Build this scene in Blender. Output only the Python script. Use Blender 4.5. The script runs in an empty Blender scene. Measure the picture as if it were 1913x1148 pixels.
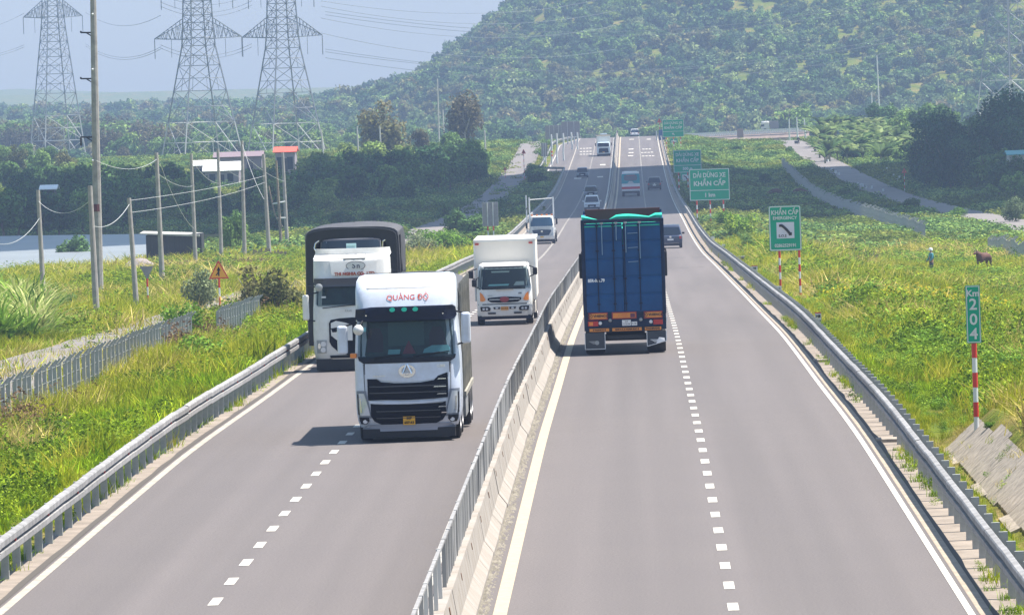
import bpy, bmesh, math, random
import numpy as np
from mathutils import Vector, Matrix, Euler
rng = np.random.default_rng(7); random.seed(7)
S = bpy.context.scene; COL = S.collection
rad = math.radians
# ------------------------------------------------------------------ camera
CAMZ = 8.36; YAW = rad(1.1206); PIT = rad(2.0371); ROLL = rad(1.9); FPX = 12000.0; CX, CY = 956.5, 574.0
r0 = Vector((math.cos(YAW), math.sin(YAW), 0)); u0 = Vector((-math.sin(YAW)*math.sin(PIT), math.cos(YAW)*math.sin(PIT), math.cos(PIT)))
f0 = Vector((-math.sin(YAW)*math.cos(PIT), math.cos(YAW)*math.cos(PIT), -math.sin(PIT)))
cR, sR = math.cos(ROLL), math.sin(ROLL)
RV = r0*cR - u0*sR; UV = r0*sR + u0*cR
cam = bpy.data.cameras.new('camera'); camo = bpy.data.objects.new('camera', cam); COL.objects.link(camo)
M = Matrix.Identity(4)
for i in range(3): M[i][0], M[i][1], M[i][2] = RV[i], UV[i], -f0[i]
M[2][3] = CAMZ
camo.matrix_world = M
cam.sensor_width = 36; cam.lens = FPX/1913*36; cam.clip_start = 1; cam.clip_end = 30000
S.camera = camo
# ------------------------------------------------------------------ light
SUN = Vector((1.75, 0.42, 4.0)).normalized()          # direction towards the sun
sel = math.asin(SUN.z); saz = math.atan2(SUN.x, SUN.y)
W = bpy.data.worlds.new('World'); S.world = W; W.use_nodes = True
nt = W.node_tree; bg = nt.nodes['Background']
sk = nt.nodes.new('ShaderNodeTexSky'); sk.sky_type = 'NISHITA'; sk.sun_disc = False
sk.sun_elevation = sel; sk.sun_rotation = saz; sk.air_density = 1.3; sk.dust_density = 0.6; sk.ozone_density = 2.5
nt.links.new(sk.outputs[0], bg.inputs[0]); bg.inputs[1].default_value = 0.084
sl = bpy.data.lights.new('sun', 'SUN'); sl.energy = 5.0; sl.angle = rad(0.5); sl.color = (1, 0.93, 0.84)
so = bpy.data.objects.new('sun', sl); COL.objects.link(so)
so.rotation_euler = SUN.to_track_quat('Z', 'Y').to_euler(); so.location = (40, 0, 80)
vs = S.view_settings; vs.view_transform = 'Standard'; vs.look = 'None'; vs.exposure = 1.2; vs.gamma = 1; vs.use_curve_mapping = False
try:
    S.cycles.volume_bounces = 1; S.cycles.max_bounces = 8; S.cycles.transparent_max_bounces = 12
    S.cycles.volume_step_rate = 10
except Exception: pass
HAZE_DENS = 0.00022; HAZE_COL = (0.345, 0.462, 0.725)
# ------------------------------------------------------------------ terrain functions
KN = np.array([0, 60, 100, 140, 180, 220, 260, 320, 400, 480, 560, 660, 780, 900, 1020, 1150, 1290, 1400, 1540, 1700, 2100, 12000.])
KZ = np.array([0, 0, 0, 0, -.33, -.72, -1.36, -2.34, -3.66, -5.0, -5.9, -6.6, -7.5, -7.8, -6.96, -5.65, -4.15, -5.6, -9, -10.5, -11, -11.])
MZ = np.gradient(KZ, KN); MZ[2] = 0; MZ[3] = -.001
def hermite(d):
    d = np.clip(np.asarray(d, float), 0, 11999); i = np.clip(np.searchsorted(KN, d) - 1, 0, len(KN) - 2)
    h = KN[i+1] - KN[i]; t = (d - KN[i])/h
    return (2*t**3-3*t**2+1)*KZ[i]+(t**3-2*t**2+t)*h*MZ[i]+(-2*t**3+3*t**2)*KZ[i+1]+(t**3-t**2)*h*MZ[i+1]
def R(y): return hermite(y)
def Rf(y): return float(hermite(y))
def sst(a, b, x):
    t = np.clip((x - a)/(b - a), 0, 1); return t*t*(3 - 2*t)
def vnoise(x, y, sc, seed=0):
    x = np.asarray(x, float)/sc + seed*17.3; y = np.asarray(y, float)/sc + seed*9.1
    xi = np.floor(x); yi = np.floor(y); fx = x-xi; fy = y-yi; fx = fx*fx*(3-2*fx); fy = fy*fy*(3-2*fy)
    def h(a, b): return np.mod(np.sin(a*127.1 + b*311.7 + seed*3.3)*43758.5453, 1.0)
    return (h(xi, yi)*(1-fx)+h(xi+1, yi)*fx)*(1-fy)+(h(xi, yi+1)*(1-fx)+h(xi+1, yi+1)*fx)*fy
RX = np.array([-900, -420, -260, -185, -150, -125, -99, -82, -64, -51, -17, 27, 80, 157, 300, 900.])
RZ = np.array([-6, -6, -6, -7, -7, -5, 3, 9, 21, 31, 52, 66, 68, 60, 40, 10.])
def lbay(y): return sst(1028, 1036, y)*(1 - sst(1215, 1290, y))
def gz(x, y):
    x = np.asarray(x, float); y = np.asarray(y, float); x, y = np.broadcast_arrays(x, y)
    base = R(y)
    o = np.zeros_like(base)
    ls = -11.6 - 4.2*lbay(y)
    o = np.where(x < ls, -.65*sst(0, 3.5, ls - x) - .8*sst(20, 55, ls - x), o)
    near = 1 - sst(150, 156, y)
    xr = 6.25
    prof_far = -.35*sst(0, 1.2, x-xr) - 1.5*sst(2, 14, x-xr)*(sst(150, 300, y)*(1+.15*sst(900, 1200, y)))
    prof_near = -.65*sst(.15, .6, x-xr) + 1.0*np.clip((x-xr-.8)/1.15, 0, 1) - .5*sst(2.4, 7, x-xr)
    o = np.where(x > xr, prof_near*near + prof_far*(1-near), o)
    rough = (np.abs(x + 2.7) > 9.6)
    trk = np.minimum(np.abs(x+21), np.abs(x-36.5))
    o = o + (.15+.85*sst(3.5, 6, trk))*np.where(rough & ((x < ls-1) | (x > 8.5)), (vnoise(x, y, 6, 1)-.5)*.45 + (vnoise(x, y, 2.1, 2)-.5)*.16, 0)
    # under the pavement keep the soil below the road sheets
    o = np.where((x > -11.2) & (x < 6.2), -.12, o)
    z = base + o
    # pond pit
    pit = sst(538, 562, y)*(1-sst(722, 740, y))*sst(43, 48, -x)*(1-sst(215, 230, -x))
    z = z - 1.6*pit
    # frontage tracks slightly levelled
    # hill
    k = sst(1850, 2640, y)
    rz = np.interp(x, RX, RZ) + (vnoise(x, y, 60, 5)-.5)*10 + (vnoise(x, y, 28, 6)-.5)*6
    z = z*(1-k) + rz*k
    k2 = sst(3200, 4200, y); z = z*(1-k2) + (-8)*k2
    k3 = sst(4800, 5600, y)*(1-sst(6200, 6900, y)); z = z + k3*(6 + 12*vnoise(x, y, 260, 8) + 6*sst(-350, -560, x))
    return z
def gzf(x, y): return float(gz(x, y))
def ray(u, v):
    qx, qy = u - CX, v - CY
    d = RV*(qx/FPX) - UV*(qy/FPX) + f0
    return d / d.y
def atY(u, v, y):
    d = ray(u, v); return Vector((d.x*y, y, CAMZ + d.z*y))
YS = np.arange(80, 3400, 1.0)
def ground(u, v, ymin=80, road=False):
    d = ray(u, v); ys = YS[YS >= ymin]; zz = CAMZ + d.z*ys; g = (R(ys)) if road else gz(d.x*ys, ys)
    i = int(np.argmax(zz <= g))
    if zz[i] > g[i]: i = len(ys)-1
    y = ys[i]; return Vector((d.x*y, y, float(g[i])))
def proj(p):
    q = Vector(p) - Vector((0, 0, CAMZ)); Z = q.dot(f0); return CX + FPX*q.dot(RV)/Z, CY - FPX*q.dot(UV)/Z
def pxm(y): return FPX/y
# ------------------------------------------------------------------ object helpers
def tag(o, label=None, cat=None, group=None, kind=None):
    if label: o['label'] = label
    if cat: o['category'] = cat
    if group: o['group'] = group
    if kind: o['kind'] = kind
    return o
def link(o, parent=None):
    COL.objects.link(o)
    if parent is not None: o.parent = parent
    return o
def empty(name, loc, rz=0, sc=1):
    o = bpy.data.objects.new(name, None); o.empty_display_size = .2; o.location = loc; o.rotation_euler = (0, 0, rz); o.scale = (sc, sc, sc)
    return link(o)
def inst(name, me, parent=None, loc=(0, 0, 0), rot=(0, 0, 0), sc=(1, 1, 1)):
    o = bpy.data.objects.new(name, me); o.location = loc; o.rotation_euler = rot; o.scale = sc
    return link(o, parent)
def npmesh(name, V, F, mats, mi=None, smooth=False):
    me = bpy.data.meshes.new(name); V = np.asarray(V, np.float32); F = np.asarray(F, np.int32); n, k = F.shape
    me.vertices.add(len(V)); me.vertices.foreach_set('co', V.ravel())
    me.loops.add(n*k); me.loops.foreach_set('vertex_index', F.ravel())
    me.polygons.add(n); me.polygons.foreach_set('loop_start', np.arange(0, n*k, k, dtype=np.int32)); me.polygons.foreach_set('loop_total', np.full(n, k, np.int32))
    for m in (mats if isinstance(mats, (list, tuple)) else [mats]): me.materials.append(m)
    if mi is not None: me.polygons.foreach_set('material_index', np.asarray(mi, np.int32))
    me.polygons.foreach_set('use_smooth', np.full(n, smooth, bool))
    me.update(calc_edges=True); return me
class MB:
    def __init__(s): s.v = []; s.f = []
    def add(s, vs, fs):
        b = len(s.v); s.v += [tuple(p) for p in vs]; s.f += [tuple(i+b for i in f) for f in fs]; return s
    def box(s, x0, x1, y0, y1, z0, z1):
        return s.add([(x0,y0,z0),(x1,y0,z0),(x1,y1,z0),(x0,y1,z0),(x0,y0,z1),(x1,y0,z1),(x1,y1,z1),(x0,y1,z1)],
                     [(0,3,2,1),(4,5,6,7),(0,1,5,4),(1,2,6,5),(2,3,7,6),(3,0,4,7)])
    def tube(s, a, b, r, n=6, r2=None, cap=True):
        a = Vector(a); b = Vector(b); d = (b-a)
        if d.length < 1e-6: return s
        d.normalize(); t = Vector((0,0,1)) if abs(d.z) < .9 else Vector((1,0,0)); p = d.cross(t).normalized(); q = d.cross(p)
        r2 = r if r2 is None else r2; vs = []
        for c, rr in ((a, r), (b, r2)):
            for i in range(n):
                an = 2*math.pi*(i+.5)/n; vs.append(c + p*(rr*math.cos(an)) + q*(rr*math.sin(an)))
        fs = [(i, (i+1) % n, n+(i+1) % n, n+i) for i in range(n)]
        if cap: fs += [tuple(range(n-1, -1, -1)), tuple(range(n, 2*n))]
        return s.add(vs, fs)
    def path(s, pts, r, n=5):
        for a, b in zip(pts[:-1], pts[1:]): s.tube(a, b, r, n, cap=False)
        return s
    def prism(s, prof, a0, a1, axis='y'):
        m = len(prof)
        def P(p, t): return {'y': (p[0], t, p[1]), 'x': (t, p[0], p[1]), 'z': (p[0], p[1], t)}[axis]
        vs = [P(p, a0) for p in prof] + [P(p, a1) for p in prof]
        fs = [(i, (i+1) % m, m+(i+1) % m, m+i) for i in range(m)] + [tuple(range(m-1, -1, -1)), tuple(range(m, 2*m))]
        return s.add(vs, fs)
    def grid(s, P, flip=False):
        nr = len(P); nc = len(P[0]); vs = [p for r in P for p in r]
        fs = []
        for i in range(nr-1):
            for j in range(nc-1):
                q = (i*nc+j, i*nc+j+1, (i+1)*nc+j+1, (i+1)*nc+j); fs.append(q[::-1] if flip else q)
        return s.add(vs, fs)
    def lathe(s, prof, c=(0,0,0), n=20, axis='x'):
        P = []
        for i in range(n+1):
            a = 2*math.pi*i/n; row = []
            for (t, r) in prof:
                if axis == 'x': row.append((c[0]+t, c[1]+r*math.cos(a), c[2]+r*math.sin(a)))
                elif axis == 'y': row.append((c[0]+r*math.cos(a), c[1]+t, c[2]+r*math.sin(a)))
                else: row.append((c[0]+r*math.cos(a), c[1]+r*math.sin(a), c[2]+t))
            P.append(row)
        return s.grid(P)
    def mesh(s, name, mat, smooth=False):
        me = bpy.data.meshes.new(name); me.from_pydata(s.v, [], s.f)
        me.materials.append(mat)
        bm = bmesh.new(); bm.from_mesh(me); bmesh.ops.remove_doubles(bm, verts=bm.verts, dist=1e-5); bmesh.ops.recalc_face_normals(bm, faces=bm.faces)
        bm.to_mesh(me); bm.free()
        if smooth:
            me.polygons.foreach_set('use_smooth', [True]*len(me.polygons))
            try: me.set_sharp_from_angle(angle=rad(35))
            except Exception: pass
        me.update(); return me
    def build(s, name, mat, parent=None, bevel=0, smooth=False, loc=(0,0,0), rot=(0,0,0)):
        me = s.mesh(name, mat, smooth); o = inst(name, me, parent, loc, rot)
        if bevel:
            b = o.modifiers.new('bevel', 'BEVEL'); b.width = bevel; b.segments = 2; b.limit_method = 'ANGLE'; b.harden_normals = False
        return o
def copy_tree(o, parent=None):
    c = o.copy(); COL.objects.link(c); c.parent = parent
    for ch in list(o.children): copy_tree(ch, c)
    return c
# ------------------------------------------------------------------ materials
MATS = {}
def mat(name, col, rough=.6, metal=0, nz=0, ns=4.0, col2=None, spec=None, coat=0, bump=0, bs=30, world=False, emis=0, alpha=1):
    if name in MATS: return MATS[name]
    m = bpy.data.materials.new(name); m.use_nodes = True; t = m.node_tree; b = t.nodes['Principled BSDF']; L = t.links.new
    b.inputs['Base Color'].default_value = (*col, 1); b.inputs['Roughness'].default_value = rough; b.inputs['Metallic'].default_value = metal
    if spec is not None: b.inputs['Specular IOR Level'].default_value = spec
    if coat: b.inputs['Coat Weight'].default_value = coat; b.inputs['Coat Roughness'].default_value = .08
    if nz or bump:
        if world: g = t.nodes.new('ShaderNodeNewGeometry'); src = g.outputs['Position']
        else: g = t.nodes.new('ShaderNodeTexCoord'); src = g.outputs['Object']
    if nz:
        n = t.nodes.new('ShaderNodeTexNoise'); n.inputs['Scale'].default_value = ns; n.inputs['Detail'].default_value = 6; n.inputs['Roughness'].default_value = .65
        L(src, n.inputs['Vector'])
        r = t.nodes.new('ShaderNodeValToRGB'); c2 = col2 or tuple(max(0, c*(1-nz)) for c in col)
        r.color_ramp.elements[0].position = .35; r.color_ramp.elements[1].position = .65
        r.color_ramp.elements[0].color = (*c2, 1); r.color_ramp.elements[1].color = (*col, 1)
        L(n.outputs['Fac'], r.inputs['Fac']); L(r.outputs['Color'], b.inputs['Base Color'])
    if bump:
        n2 = t.nodes.new('ShaderNodeTexNoise'); n2.inputs['Scale'].default_value = bs; n2.inputs['Detail'].default_value = 4; L(src, n2.inputs['Vector'])
        bp = t.nodes.new('ShaderNodeBump'); bp.inputs['Strength'].default_value = bump; L(n2.outputs['Fac'], bp.inputs['Height']); L(bp.outputs['Normal'], b.inputs['Normal'])
    if emis:
        b.inputs['Emission Color'].default_value = (*col, 1); b.inputs['Emission Strength'].default_value = emis
    MATS[name] = m; return m
def foliage(name, ca, cb, cc=None, ns=.15, trans=.25, obj=True):
    """leaf material: colour drifts with place and from plant to plant"""
    m = bpy.data.materials.new(name); m.use_nodes = True; t = m.node_tree; b = t.nodes['Principled BSDF']; L = t.links.new
    b.inputs['Roughness'].default_value = .6; b.inputs['Specular IOR Level'].default_value = .08
    g = t.nodes.new('ShaderNodeNewGeometry'); n = t.nodes.new('ShaderNodeTexNoise'); n.inputs['Scale'].default_value = ns; n.inputs['Detail'].default_value = 5
    L(g.outputs['Position'], n.inputs['Vector'])
    oi = t.nodes.new('ShaderNodeObjectInfo'); mx = t.nodes.new('ShaderNodeMath'); mx.operation = 'MULTIPLY_ADD'; mx.inputs[1].default_value = .45
    ad = t.nodes.new('ShaderNodeMath'); ad.operation = 'ADD'; ad.inputs[1].default_value = -.22
    L(oi.outputs['Random'], mx.inputs[0]); L(n.outputs['Fac'], ad.inputs[0]); L(ad.outputs[0], mx.inputs[2])
    r = t.nodes.new('ShaderNodeValToRGB'); e = r.color_ramp.elements
    e[0].position = .32; e[0].color = (*ca, 1); e[1].position = .56 if cc else .68; e[1].color = (*cb, 1)
    if cc: q = e.new(.74); q.color = (*cc, 1)
    L(mx.outputs[0], r.inputs['Fac'])
    ri = t.nodes.new('ShaderNodeHueSaturation'); L(r.outputs['Color'], ri.inputs['Color'])
    rn = t.nodes.new('ShaderNodeMapRange'); rn.inputs[3].default_value = .55; rn.inputs[4].default_value = 1.5
    L(g.outputs['Random Per Island'], rn.inputs[0]); L(rn.outputs[0], ri.inputs['Value'])
    L(ri.outputs['Color'], b.inputs['Base Color'])
    tr = t.nodes.new('ShaderNodeBsdfTranslucent'); L(ri.outputs['Color'], tr.inputs['Color'])
    ms = t.nodes.new('ShaderNodeMixShader'); ms.inputs[0].default_value = trans; L(b.outputs[0], ms.inputs[1]); L(tr.outputs[0], ms.inputs[2])
    L(ms.outputs[0], t.nodes['Material Output'].inputs[0]); MATS[name] = m; return m
def tintglass(name, col, f=.5, rough=.05):
    m = bpy.data.materials.new(name); m.use_nodes = True; t = m.node_tree; b = t.nodes['Principled BSDF']; L = t.links.new
    b.inputs['Base Color'].default_value = (*col, 1); b.inputs['Roughness'].default_value = rough; b.inputs['Specular IOR Level'].default_value = .7
    tr = t.nodes.new('ShaderNodeBsdfTransparent'); tr.inputs[0].default_value = (.8, .88, .9, 1)
    ms = t.nodes.new('ShaderNodeMixShader'); ms.inputs[0].default_value = f; L(b.outputs[0], ms.inputs[1]); L(tr.outputs[0], ms.inputs[2])
    L(ms.outputs[0], t.nodes['Material Output'].inputs[0]); MATS[name] = m; return m
def text_mesh(body, size, mat_, ext=.004, align='CENTER', sx=1, bold=0):
    cu = bpy.data.curves.new('lettering', 'FONT'); cu.body = body; cu.size = size; cu.extrude = ext; cu.align_x = align; cu.align_y = 'CENTER'; cu.offset = bold; cu.resolution_u = 3
    o = bpy.data.objects.new('lettering', cu); COL.objects.link(o)
    dg = bpy.context.evaluated_depsgraph_get(); me = bpy.data.meshes.new_from_object(o.evaluated_get(dg)); me.name = 'lettering'
    bpy.data.objects.remove(o); bpy.data.curves.remove(cu)
    if sx != 1: me.transform(Matrix.Diagonal((sx, 1, 1, 1)))
    me.materials.clear(); me.materials.append(mat_); return me
def lettering(body, size, mat_, parent, loc, rot=(math.pi/2, 0, 0), sx=1, bold=0, ext=.004):
    return inst('lettering', text_mesh(body, size, mat_, sx=sx, bold=bold, ext=ext), parent, loc, rot)
m_steel = mat('galvanised_steel', (.52, .54, .55), .45, .35, nz=.22, ns=3)
m_steel_d = mat('weathered_steel', (.40, .41, .41), .55, .3, nz=.3, ns=2)
m_white = mat('white_paint', (.78, .78, .76), .5, nz=.08, ns=3)
m_wline = mat('road_paint_white', (.60, .57, .50), .6, nz=.25, ns=7, world=True)
m_yline = mat('road_paint_cream', (.44, .37, .26), .65, nz=.22, ns=5, world=True)
m_red = mat('red_paint', (.55, .03, .02), .5)
m_black = mat('black_rubber', (.02, .02, .022), .75)
m_dark = mat('dark_plastic', (.012, .013, .02), .45, spec=.2)
m_wood = mat('weathered_wood', (.30, .24, .17), .85, nz=.4, ns=8)
m_conc = mat('concrete_pole', (.38, .355, .325), .9, nz=.3, ns=2.5, bump=.2)
# ------------------------------------------------------------------ ground sheet
def axis(*segs):
    a = [];
    for lo, hi, st in segs: a += list(np.arange(lo, hi, st))
    return np.array(a + [segs[-1][1]])
gx = axis((-3000, -400, 200), (-400, -80, 10), (-80, -30, 2), (-30, -10, .6), (-10, 6, 4), (6, 9, .22), (9, 30, .6), (30, 80, 2), (80, 400, 10), (400, 3000, 200))
gy = axis((-200, 60, 40), (60, 700, 2.5), (700, 1500, 7), (1500, 3300, 24), (3300, 9000, 150))
XX, YY = np.meshgrid(gx, gy); ZZ = gz(XX, YY)
nx, ny = len(gx), len(gy)
I = (np.arange(ny-1)[:, None]*nx + np.arange(nx-1)[None, :]).ravel()
Fg = np.stack([I, I+1, I+nx+1, I+nx], 1)
def ramp_nodes(t, stops):
    r = t.nodes.new('ShaderNodeValToRGB'); e = r.color_ramp.elements
    e[0].position, e[0].color = stops[0][0], (*stops[0][1], 1); e[1].position, e[1].color = stops[-1][0], (*stops[-1][1], 1)
    for p, c in stops[1:-1]: q = e.new(p); q.color = (*c, 1)
    return r
def soil_material():
    m = bpy.data.materials.new('grassy_soil'); m.use_nodes = True; t = m.node_tree; L = t.links.new; b = t.nodes['Principled BSDF']; b.inputs['Roughness'].default_value = .95
    b.inputs['Specular IOR Level'].default_value = .1
    g = t.nodes.new('ShaderNodeNewGeometry')
    n1 = t.nodes.new('ShaderNodeTexNoise'); n1.inputs['Scale'].default_value = .11; n1.inputs['Detail'].default_value = 7; n1.inputs['Roughness'].default_value = .7; L(g.outputs['Position'], n1.inputs['Vector'])
    n2 = t.nodes.new('ShaderNodeTexNoise'); n2.inputs['Scale'].default_value = 2.4; n2.inputs['Detail'].default_value = 6; n2.inputs['Roughness'].default_value = .8; L(g.outputs['Position'], n2.inputs['Vector'])
    r1 = ramp_nodes(t, [(.3, (.06, .09, .008)), (.47, (.12, .16, .015)), (.57, (.19, .17, .04)), (.7, (.28, .21, .10))]); L(n1.outputs['Fac'], r1.inputs['Fac'])
    r2 = ramp_nodes(t, [(.35, (.45, .45, .45)), (.65, (1.25, 1.25, 1.2))]); L(n2.outputs['Fac'], r2.inputs['Fac'])
    mx = t.nodes.new('ShaderNodeMix'); mx.data_type = 'RGBA'; mx.blend_type = 'MULTIPLY'; mx.inputs[0].default_value = 1; L(r1.outputs[0], mx.inputs[6]); L(r2.outputs[0], mx.inputs[7])
    L(mx.outputs[2], b.inputs['Base Color'])
    bp = t.nodes.new('ShaderNodeBump'); bp.inputs['Strength'].default_value = .6; bp.inputs['Distance'].default_value = .3; L(n2.outputs['Fac'], bp.inputs['Height']); L(bp.outputs[0], b.inputs['Normal'])
    return m
gm = npmesh('ground', np.stack([XX.ravel(), YY.ravel(), ZZ.ravel()], 1), Fg, soil_material(), smooth=True)
tag(inst('ground', gm), 'green and tan grassy ground running from the highway verges to the wooded hill', kind='structure')
# ------------------------------------------------------------------ ribbons along the road
ROADY = axis((40, 300, 4), (300, 1500, 6), (1500, 1620, 12))
def ribbon(name, xl, xr, ys, dz, m, parent=None, label=None, kind=None, nxs=1):
    ys = np.asarray(ys, float); fl = xl if callable(xl) else (lambda y: np.full_like(y, xl)); fr = xr if callable(xr) else (lambda y: np.full_like(y, xr))
    a = fl(ys); b = fr(ys); z = R(ys) + dz; V = []
    for k in range(nxs+1):
        V.append(np.stack([a+(b-a)*k/nxs, ys, z], 1))
    n = len(ys); V = np.concatenate(V); F = []
    for k in range(nxs):
        i = np.arange(n-1); F.append(np.stack([k*n+i, (k+1)*n+i, (k+1)*n+i+1, k*n+i+1], 1))
    me = npmesh(name, V, np.concatenate(F), m)
    o = inst(name, me, parent)
    if label or kind: tag(o, label, kind=kind)
    return o
def asphalt():
    m = bpy.data.materials.new('asphalt'); m.use_nodes = True; t = m.node_tree; L = t.links.new; b = t.nodes['Principled BSDF']; b.inputs['Roughness'].default_value = .82; b.inputs['Specular IOR Level'].default_value = .35
    g = t.nodes.new('ShaderNodeNewGeometry')
    mp = t.nodes.new('ShaderNodeMapping'); mp.inputs['Scale'].default_value = (.75, .006, 1); L(g.outputs['Position'], mp.inputs['Vector'])
    n1 = t.nodes.new('ShaderNodeTexNoise'); n1.inputs['Scale'].default_value = 1; n1.inputs['Detail'].default_value = 5; L(mp.outputs[0], n1.inputs['Vector'])
    n2 = t.nodes.new('ShaderNodeTexNoise'); n2.inputs['Scale'].default_value = .22; n2.inputs['Detail'].default_value = 6; L(g.outputs['Position'], n2.inputs['Vector'])
    n3 = t.nodes.new('ShaderNodeTexNoise'); n3.inputs['Scale'].default_value = 22; n3.inputs['Detail'].default_value = 4; n3.inputs['Roughness'].default_value = .9; L(g.outputs['Position'], n3.inputs['Vector'])
    r1 = ramp_nodes(t, [(.3, (.102, .091, .088)), (.7, (.131, .116, .112))]); L(n1.outputs['Fac'], r1.inputs[0])
    r2 = ramp_nodes(t, [(.3, (.975, .975, .98)), (.7, (1.02, 1.02, 1.015))]); L(n2.outputs['Fac'], r2.inputs[0])
    r3 = ramp_nodes(t, [(.3, (.60, .60, .60)), (.7, (1.38, 1.38, 1.38))]); L(n3.outputs['Fac'], r3.inputs[0])
    a = t.nodes.new('ShaderNodeMix'); a.data_type = 'RGBA'; a.blend_type = 'MULTIPLY'; a.inputs[0].default_value = 1; L(r1.outputs[0], a.inputs[6]); L(r2.outputs[0], a.inputs[7])
    c = t.nodes.new('ShaderNodeMix'); c.data_type = 'RGBA'; c.blend_type = 'MULTIPLY'; c.inputs[0].default_value = 1; L(a.outputs[2], c.inputs[6]); L(r3.outputs[0], c.inputs[7])
    sx_ = t.nodes.new('ShaderNodeSeparateXYZ'); L(g.outputs['Position'], sx_.inputs[0]); mr = t.nodes.new('ShaderNodeMapRange'); mr.inputs[1].default_value = -11; mr.inputs[2].default_value = 6; L(sx_.outputs[0], mr.inputs[0])
    st_ = [(0, (1, 1, 1))]
    for lc in (-8.75, -5.35, -.48, 3.1):
        for w_, v_ in ((-1.35, 1.02), (-.9, .935), (-.4, 1.01), (.1, .985), (.45, 1.01), (.9, .935), (1.35, 1.02)): st_.append(((lc+w_+11)/17, (v_, v_, v_)))
    st_.append((1, (1, 1, 1))); r4 = ramp_nodes(t, st_); r4.color_ramp.interpolation = 'EASE'; L(mr.outputs[0], r4.inputs[0])
    d = t.nodes.new('ShaderNodeMix'); d.data_type = 'RGBA'; d.blend_type = 'MULTIPLY'; L(n2.outputs['Fac'], d.inputs[0]); L(c.outputs[2], d.inputs[6]); L(r4.outputs[0], d.inputs[7])
    L(d.outputs[2], b.inputs['Base Color'])
    return m
m_asph = asphalt()
m_shoulder = mat('sandy_concrete', (.27, .225, .18), .9, nz=.35, ns=1.3, col2=(.17, .14, .11), world=True, bump=.3)
m_gutter = mat('gutter_concrete', (.36, .295, .22), .85, nz=.3, ns=2.2, world=True)
m_dirt = mat('packed_dirt', (.30, .245, .19), .95, nz=.3, ns=.6, world=True)
road = ribbon('highway', -10.62, 5.05, ROADY, 0, m_asph, label='grey asphalt highway with two lanes each way running over the rise', kind='structure', nxs=4)
LBX = lambda y: -11.75 - 4.2*lbay(y)
ribbon('left_shoulder', LBX, -10.62, ROADY, -.02, m_shoulder, label='sandy shoulder strip under the left guardrail', kind='structure')
ribbon('right_shoulder', 5.05, 6.35, ROADY, -.03, m_shoulder, label='sandy shoulder strip with weeds under the right guardrail', kind='structure')
ribbon('lay_by', lambda y: -10.62-3.6*lbay(y), -10.6, np.arange(1026, 1292, 3.), .006, m_asph, label='short asphalt lay-by widening the left carriageway', kind='structure')
mk = empty('road_markings', (0, 0, 0)); tag(mk, 'painted white and cream lane lines and dashes on the highway', 'road marking', kind='structure')
ribbon('edge_line', 4.87, 4.98, ROADY, .006, m_wline, mk)
ribbon('gutter_line', 5.052, 5.24, ROADY, .004, m_gutter, mk)
ribbon('edge_line', -2.42, -2.2, ROADY, .006, m_yline, mk)
ribbon('edge_line', -3.72, -3.55, ROADY, .006, m_wline, mk)
ribbon('edge_line', -10.56, -10.40, ROADY, .006, mat('faded_edge_paint', (.40,.36,.30), .8, nz=.4, ns=3, world=True), mk)
m_seam_shade = mat('dark_seam_and_shade', (.07, .06, .05), .95)
ribbon('seam_and_rail_shade', lambda y: -10.72-.05*vnoise(y, y*0, 3, 8), lambda y: -10.625+.02*vnoise(y, y*0, 2, 9), np.arange(60, 520, .8), .008, m_seam_shade, mk)
ribbon('seam_and_rail_shade', lambda y: 5.245-.01*vnoise(y, y*0, 3, 8), lambda y: 5.29+.07*vnoise(y, y*0, 3, 9), np.arange(60, 520, .8), .006, m_seam_shade, mk)  # right strip: guardrail shadow painted as a dark band beside the gutter
ribbon('bay_line', lambda y: -10.46-3.4*lbay(y), lambda y: -10.3-3.4*lbay(y), np.arange(1030, 1289, 2.5), .012, m_wline, mk)
# dashes: one mesh shared, each its own part for the nearest, the rest as one part
def dash_rows(xc, n0=68):
    me = MB().add([(-.085,-.7,0),(.085,-.7,0),(.085,.7,0),(-.085,.7,0)], [(0,1,2,3)]).mesh('dash', m_wline)
    rest = MB(); k = 0
    for i in range(400):
        y = 49.9 + 4.2*i
        if y > 1500: break
        if k < 140:
            sl = (Rf(y+.7)-Rf(y-.7))/1.4; inst('dash', me, mk, (xc, y, Rf(y)+.007), (math.atan(sl), 0, 0), (1+.08*random.random(), 1+.08*random.random(), 1)); k += 1
        else:
            z0 = Rf(y-.7)+.02; z1 = Rf(y+.7)+.02; rest.add([(xc-.085,y-.7,z0),(xc+.085,y-.7,z0),(xc+.085,y+.7,z1),(xc-.085,y+.7,z1)], [(0,1,2,3)])
    tag(rest.build('far_dashes', m_wline, mk), kind='stuff')
dash_rows(1.34); dash_rows(-7.04)
# stacked words and arrows painted near the crest
def paint(cx, y, w, l):
    z0 = Rf(y)+.02; z1 = Rf(y+l)+.02
    MB().add([(cx-w/2,y,z0),(cx+w/2,y,z0),(cx+w/2,y+l,z1),(cx-w/2,y+l,z1)], [(0,1,2,3)]).build('painted_mark', m_wline, mk)
for (u, v, w, l) in [(1178,292,.9,5),(1179,286,.9,5),(1179,279.5,.9,5),(1180,261,.9,6),(1212,261,.8,6),(1126,309,.9,7),(1121,331.5,.9,7),(1079,334.5,1.1,8)]:
    p = ground(u, v, 500, True); paint(p.x, p.y, w, l)
for (u, v, n, w) in [(1211, 292, 4, .42), (1209, 285.5, 4, .42), (1208, 279.5, 3, .42), (1094, 278, 4, .4), (1094, 284, 4, .4), (1094, 289, 4, .4)]:
    p = ground(u, v, 500, True)
    for k in range(n): paint(p.x + (k-(n-1)/2)*(.58), p.y, w, 4+random.random())
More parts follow.
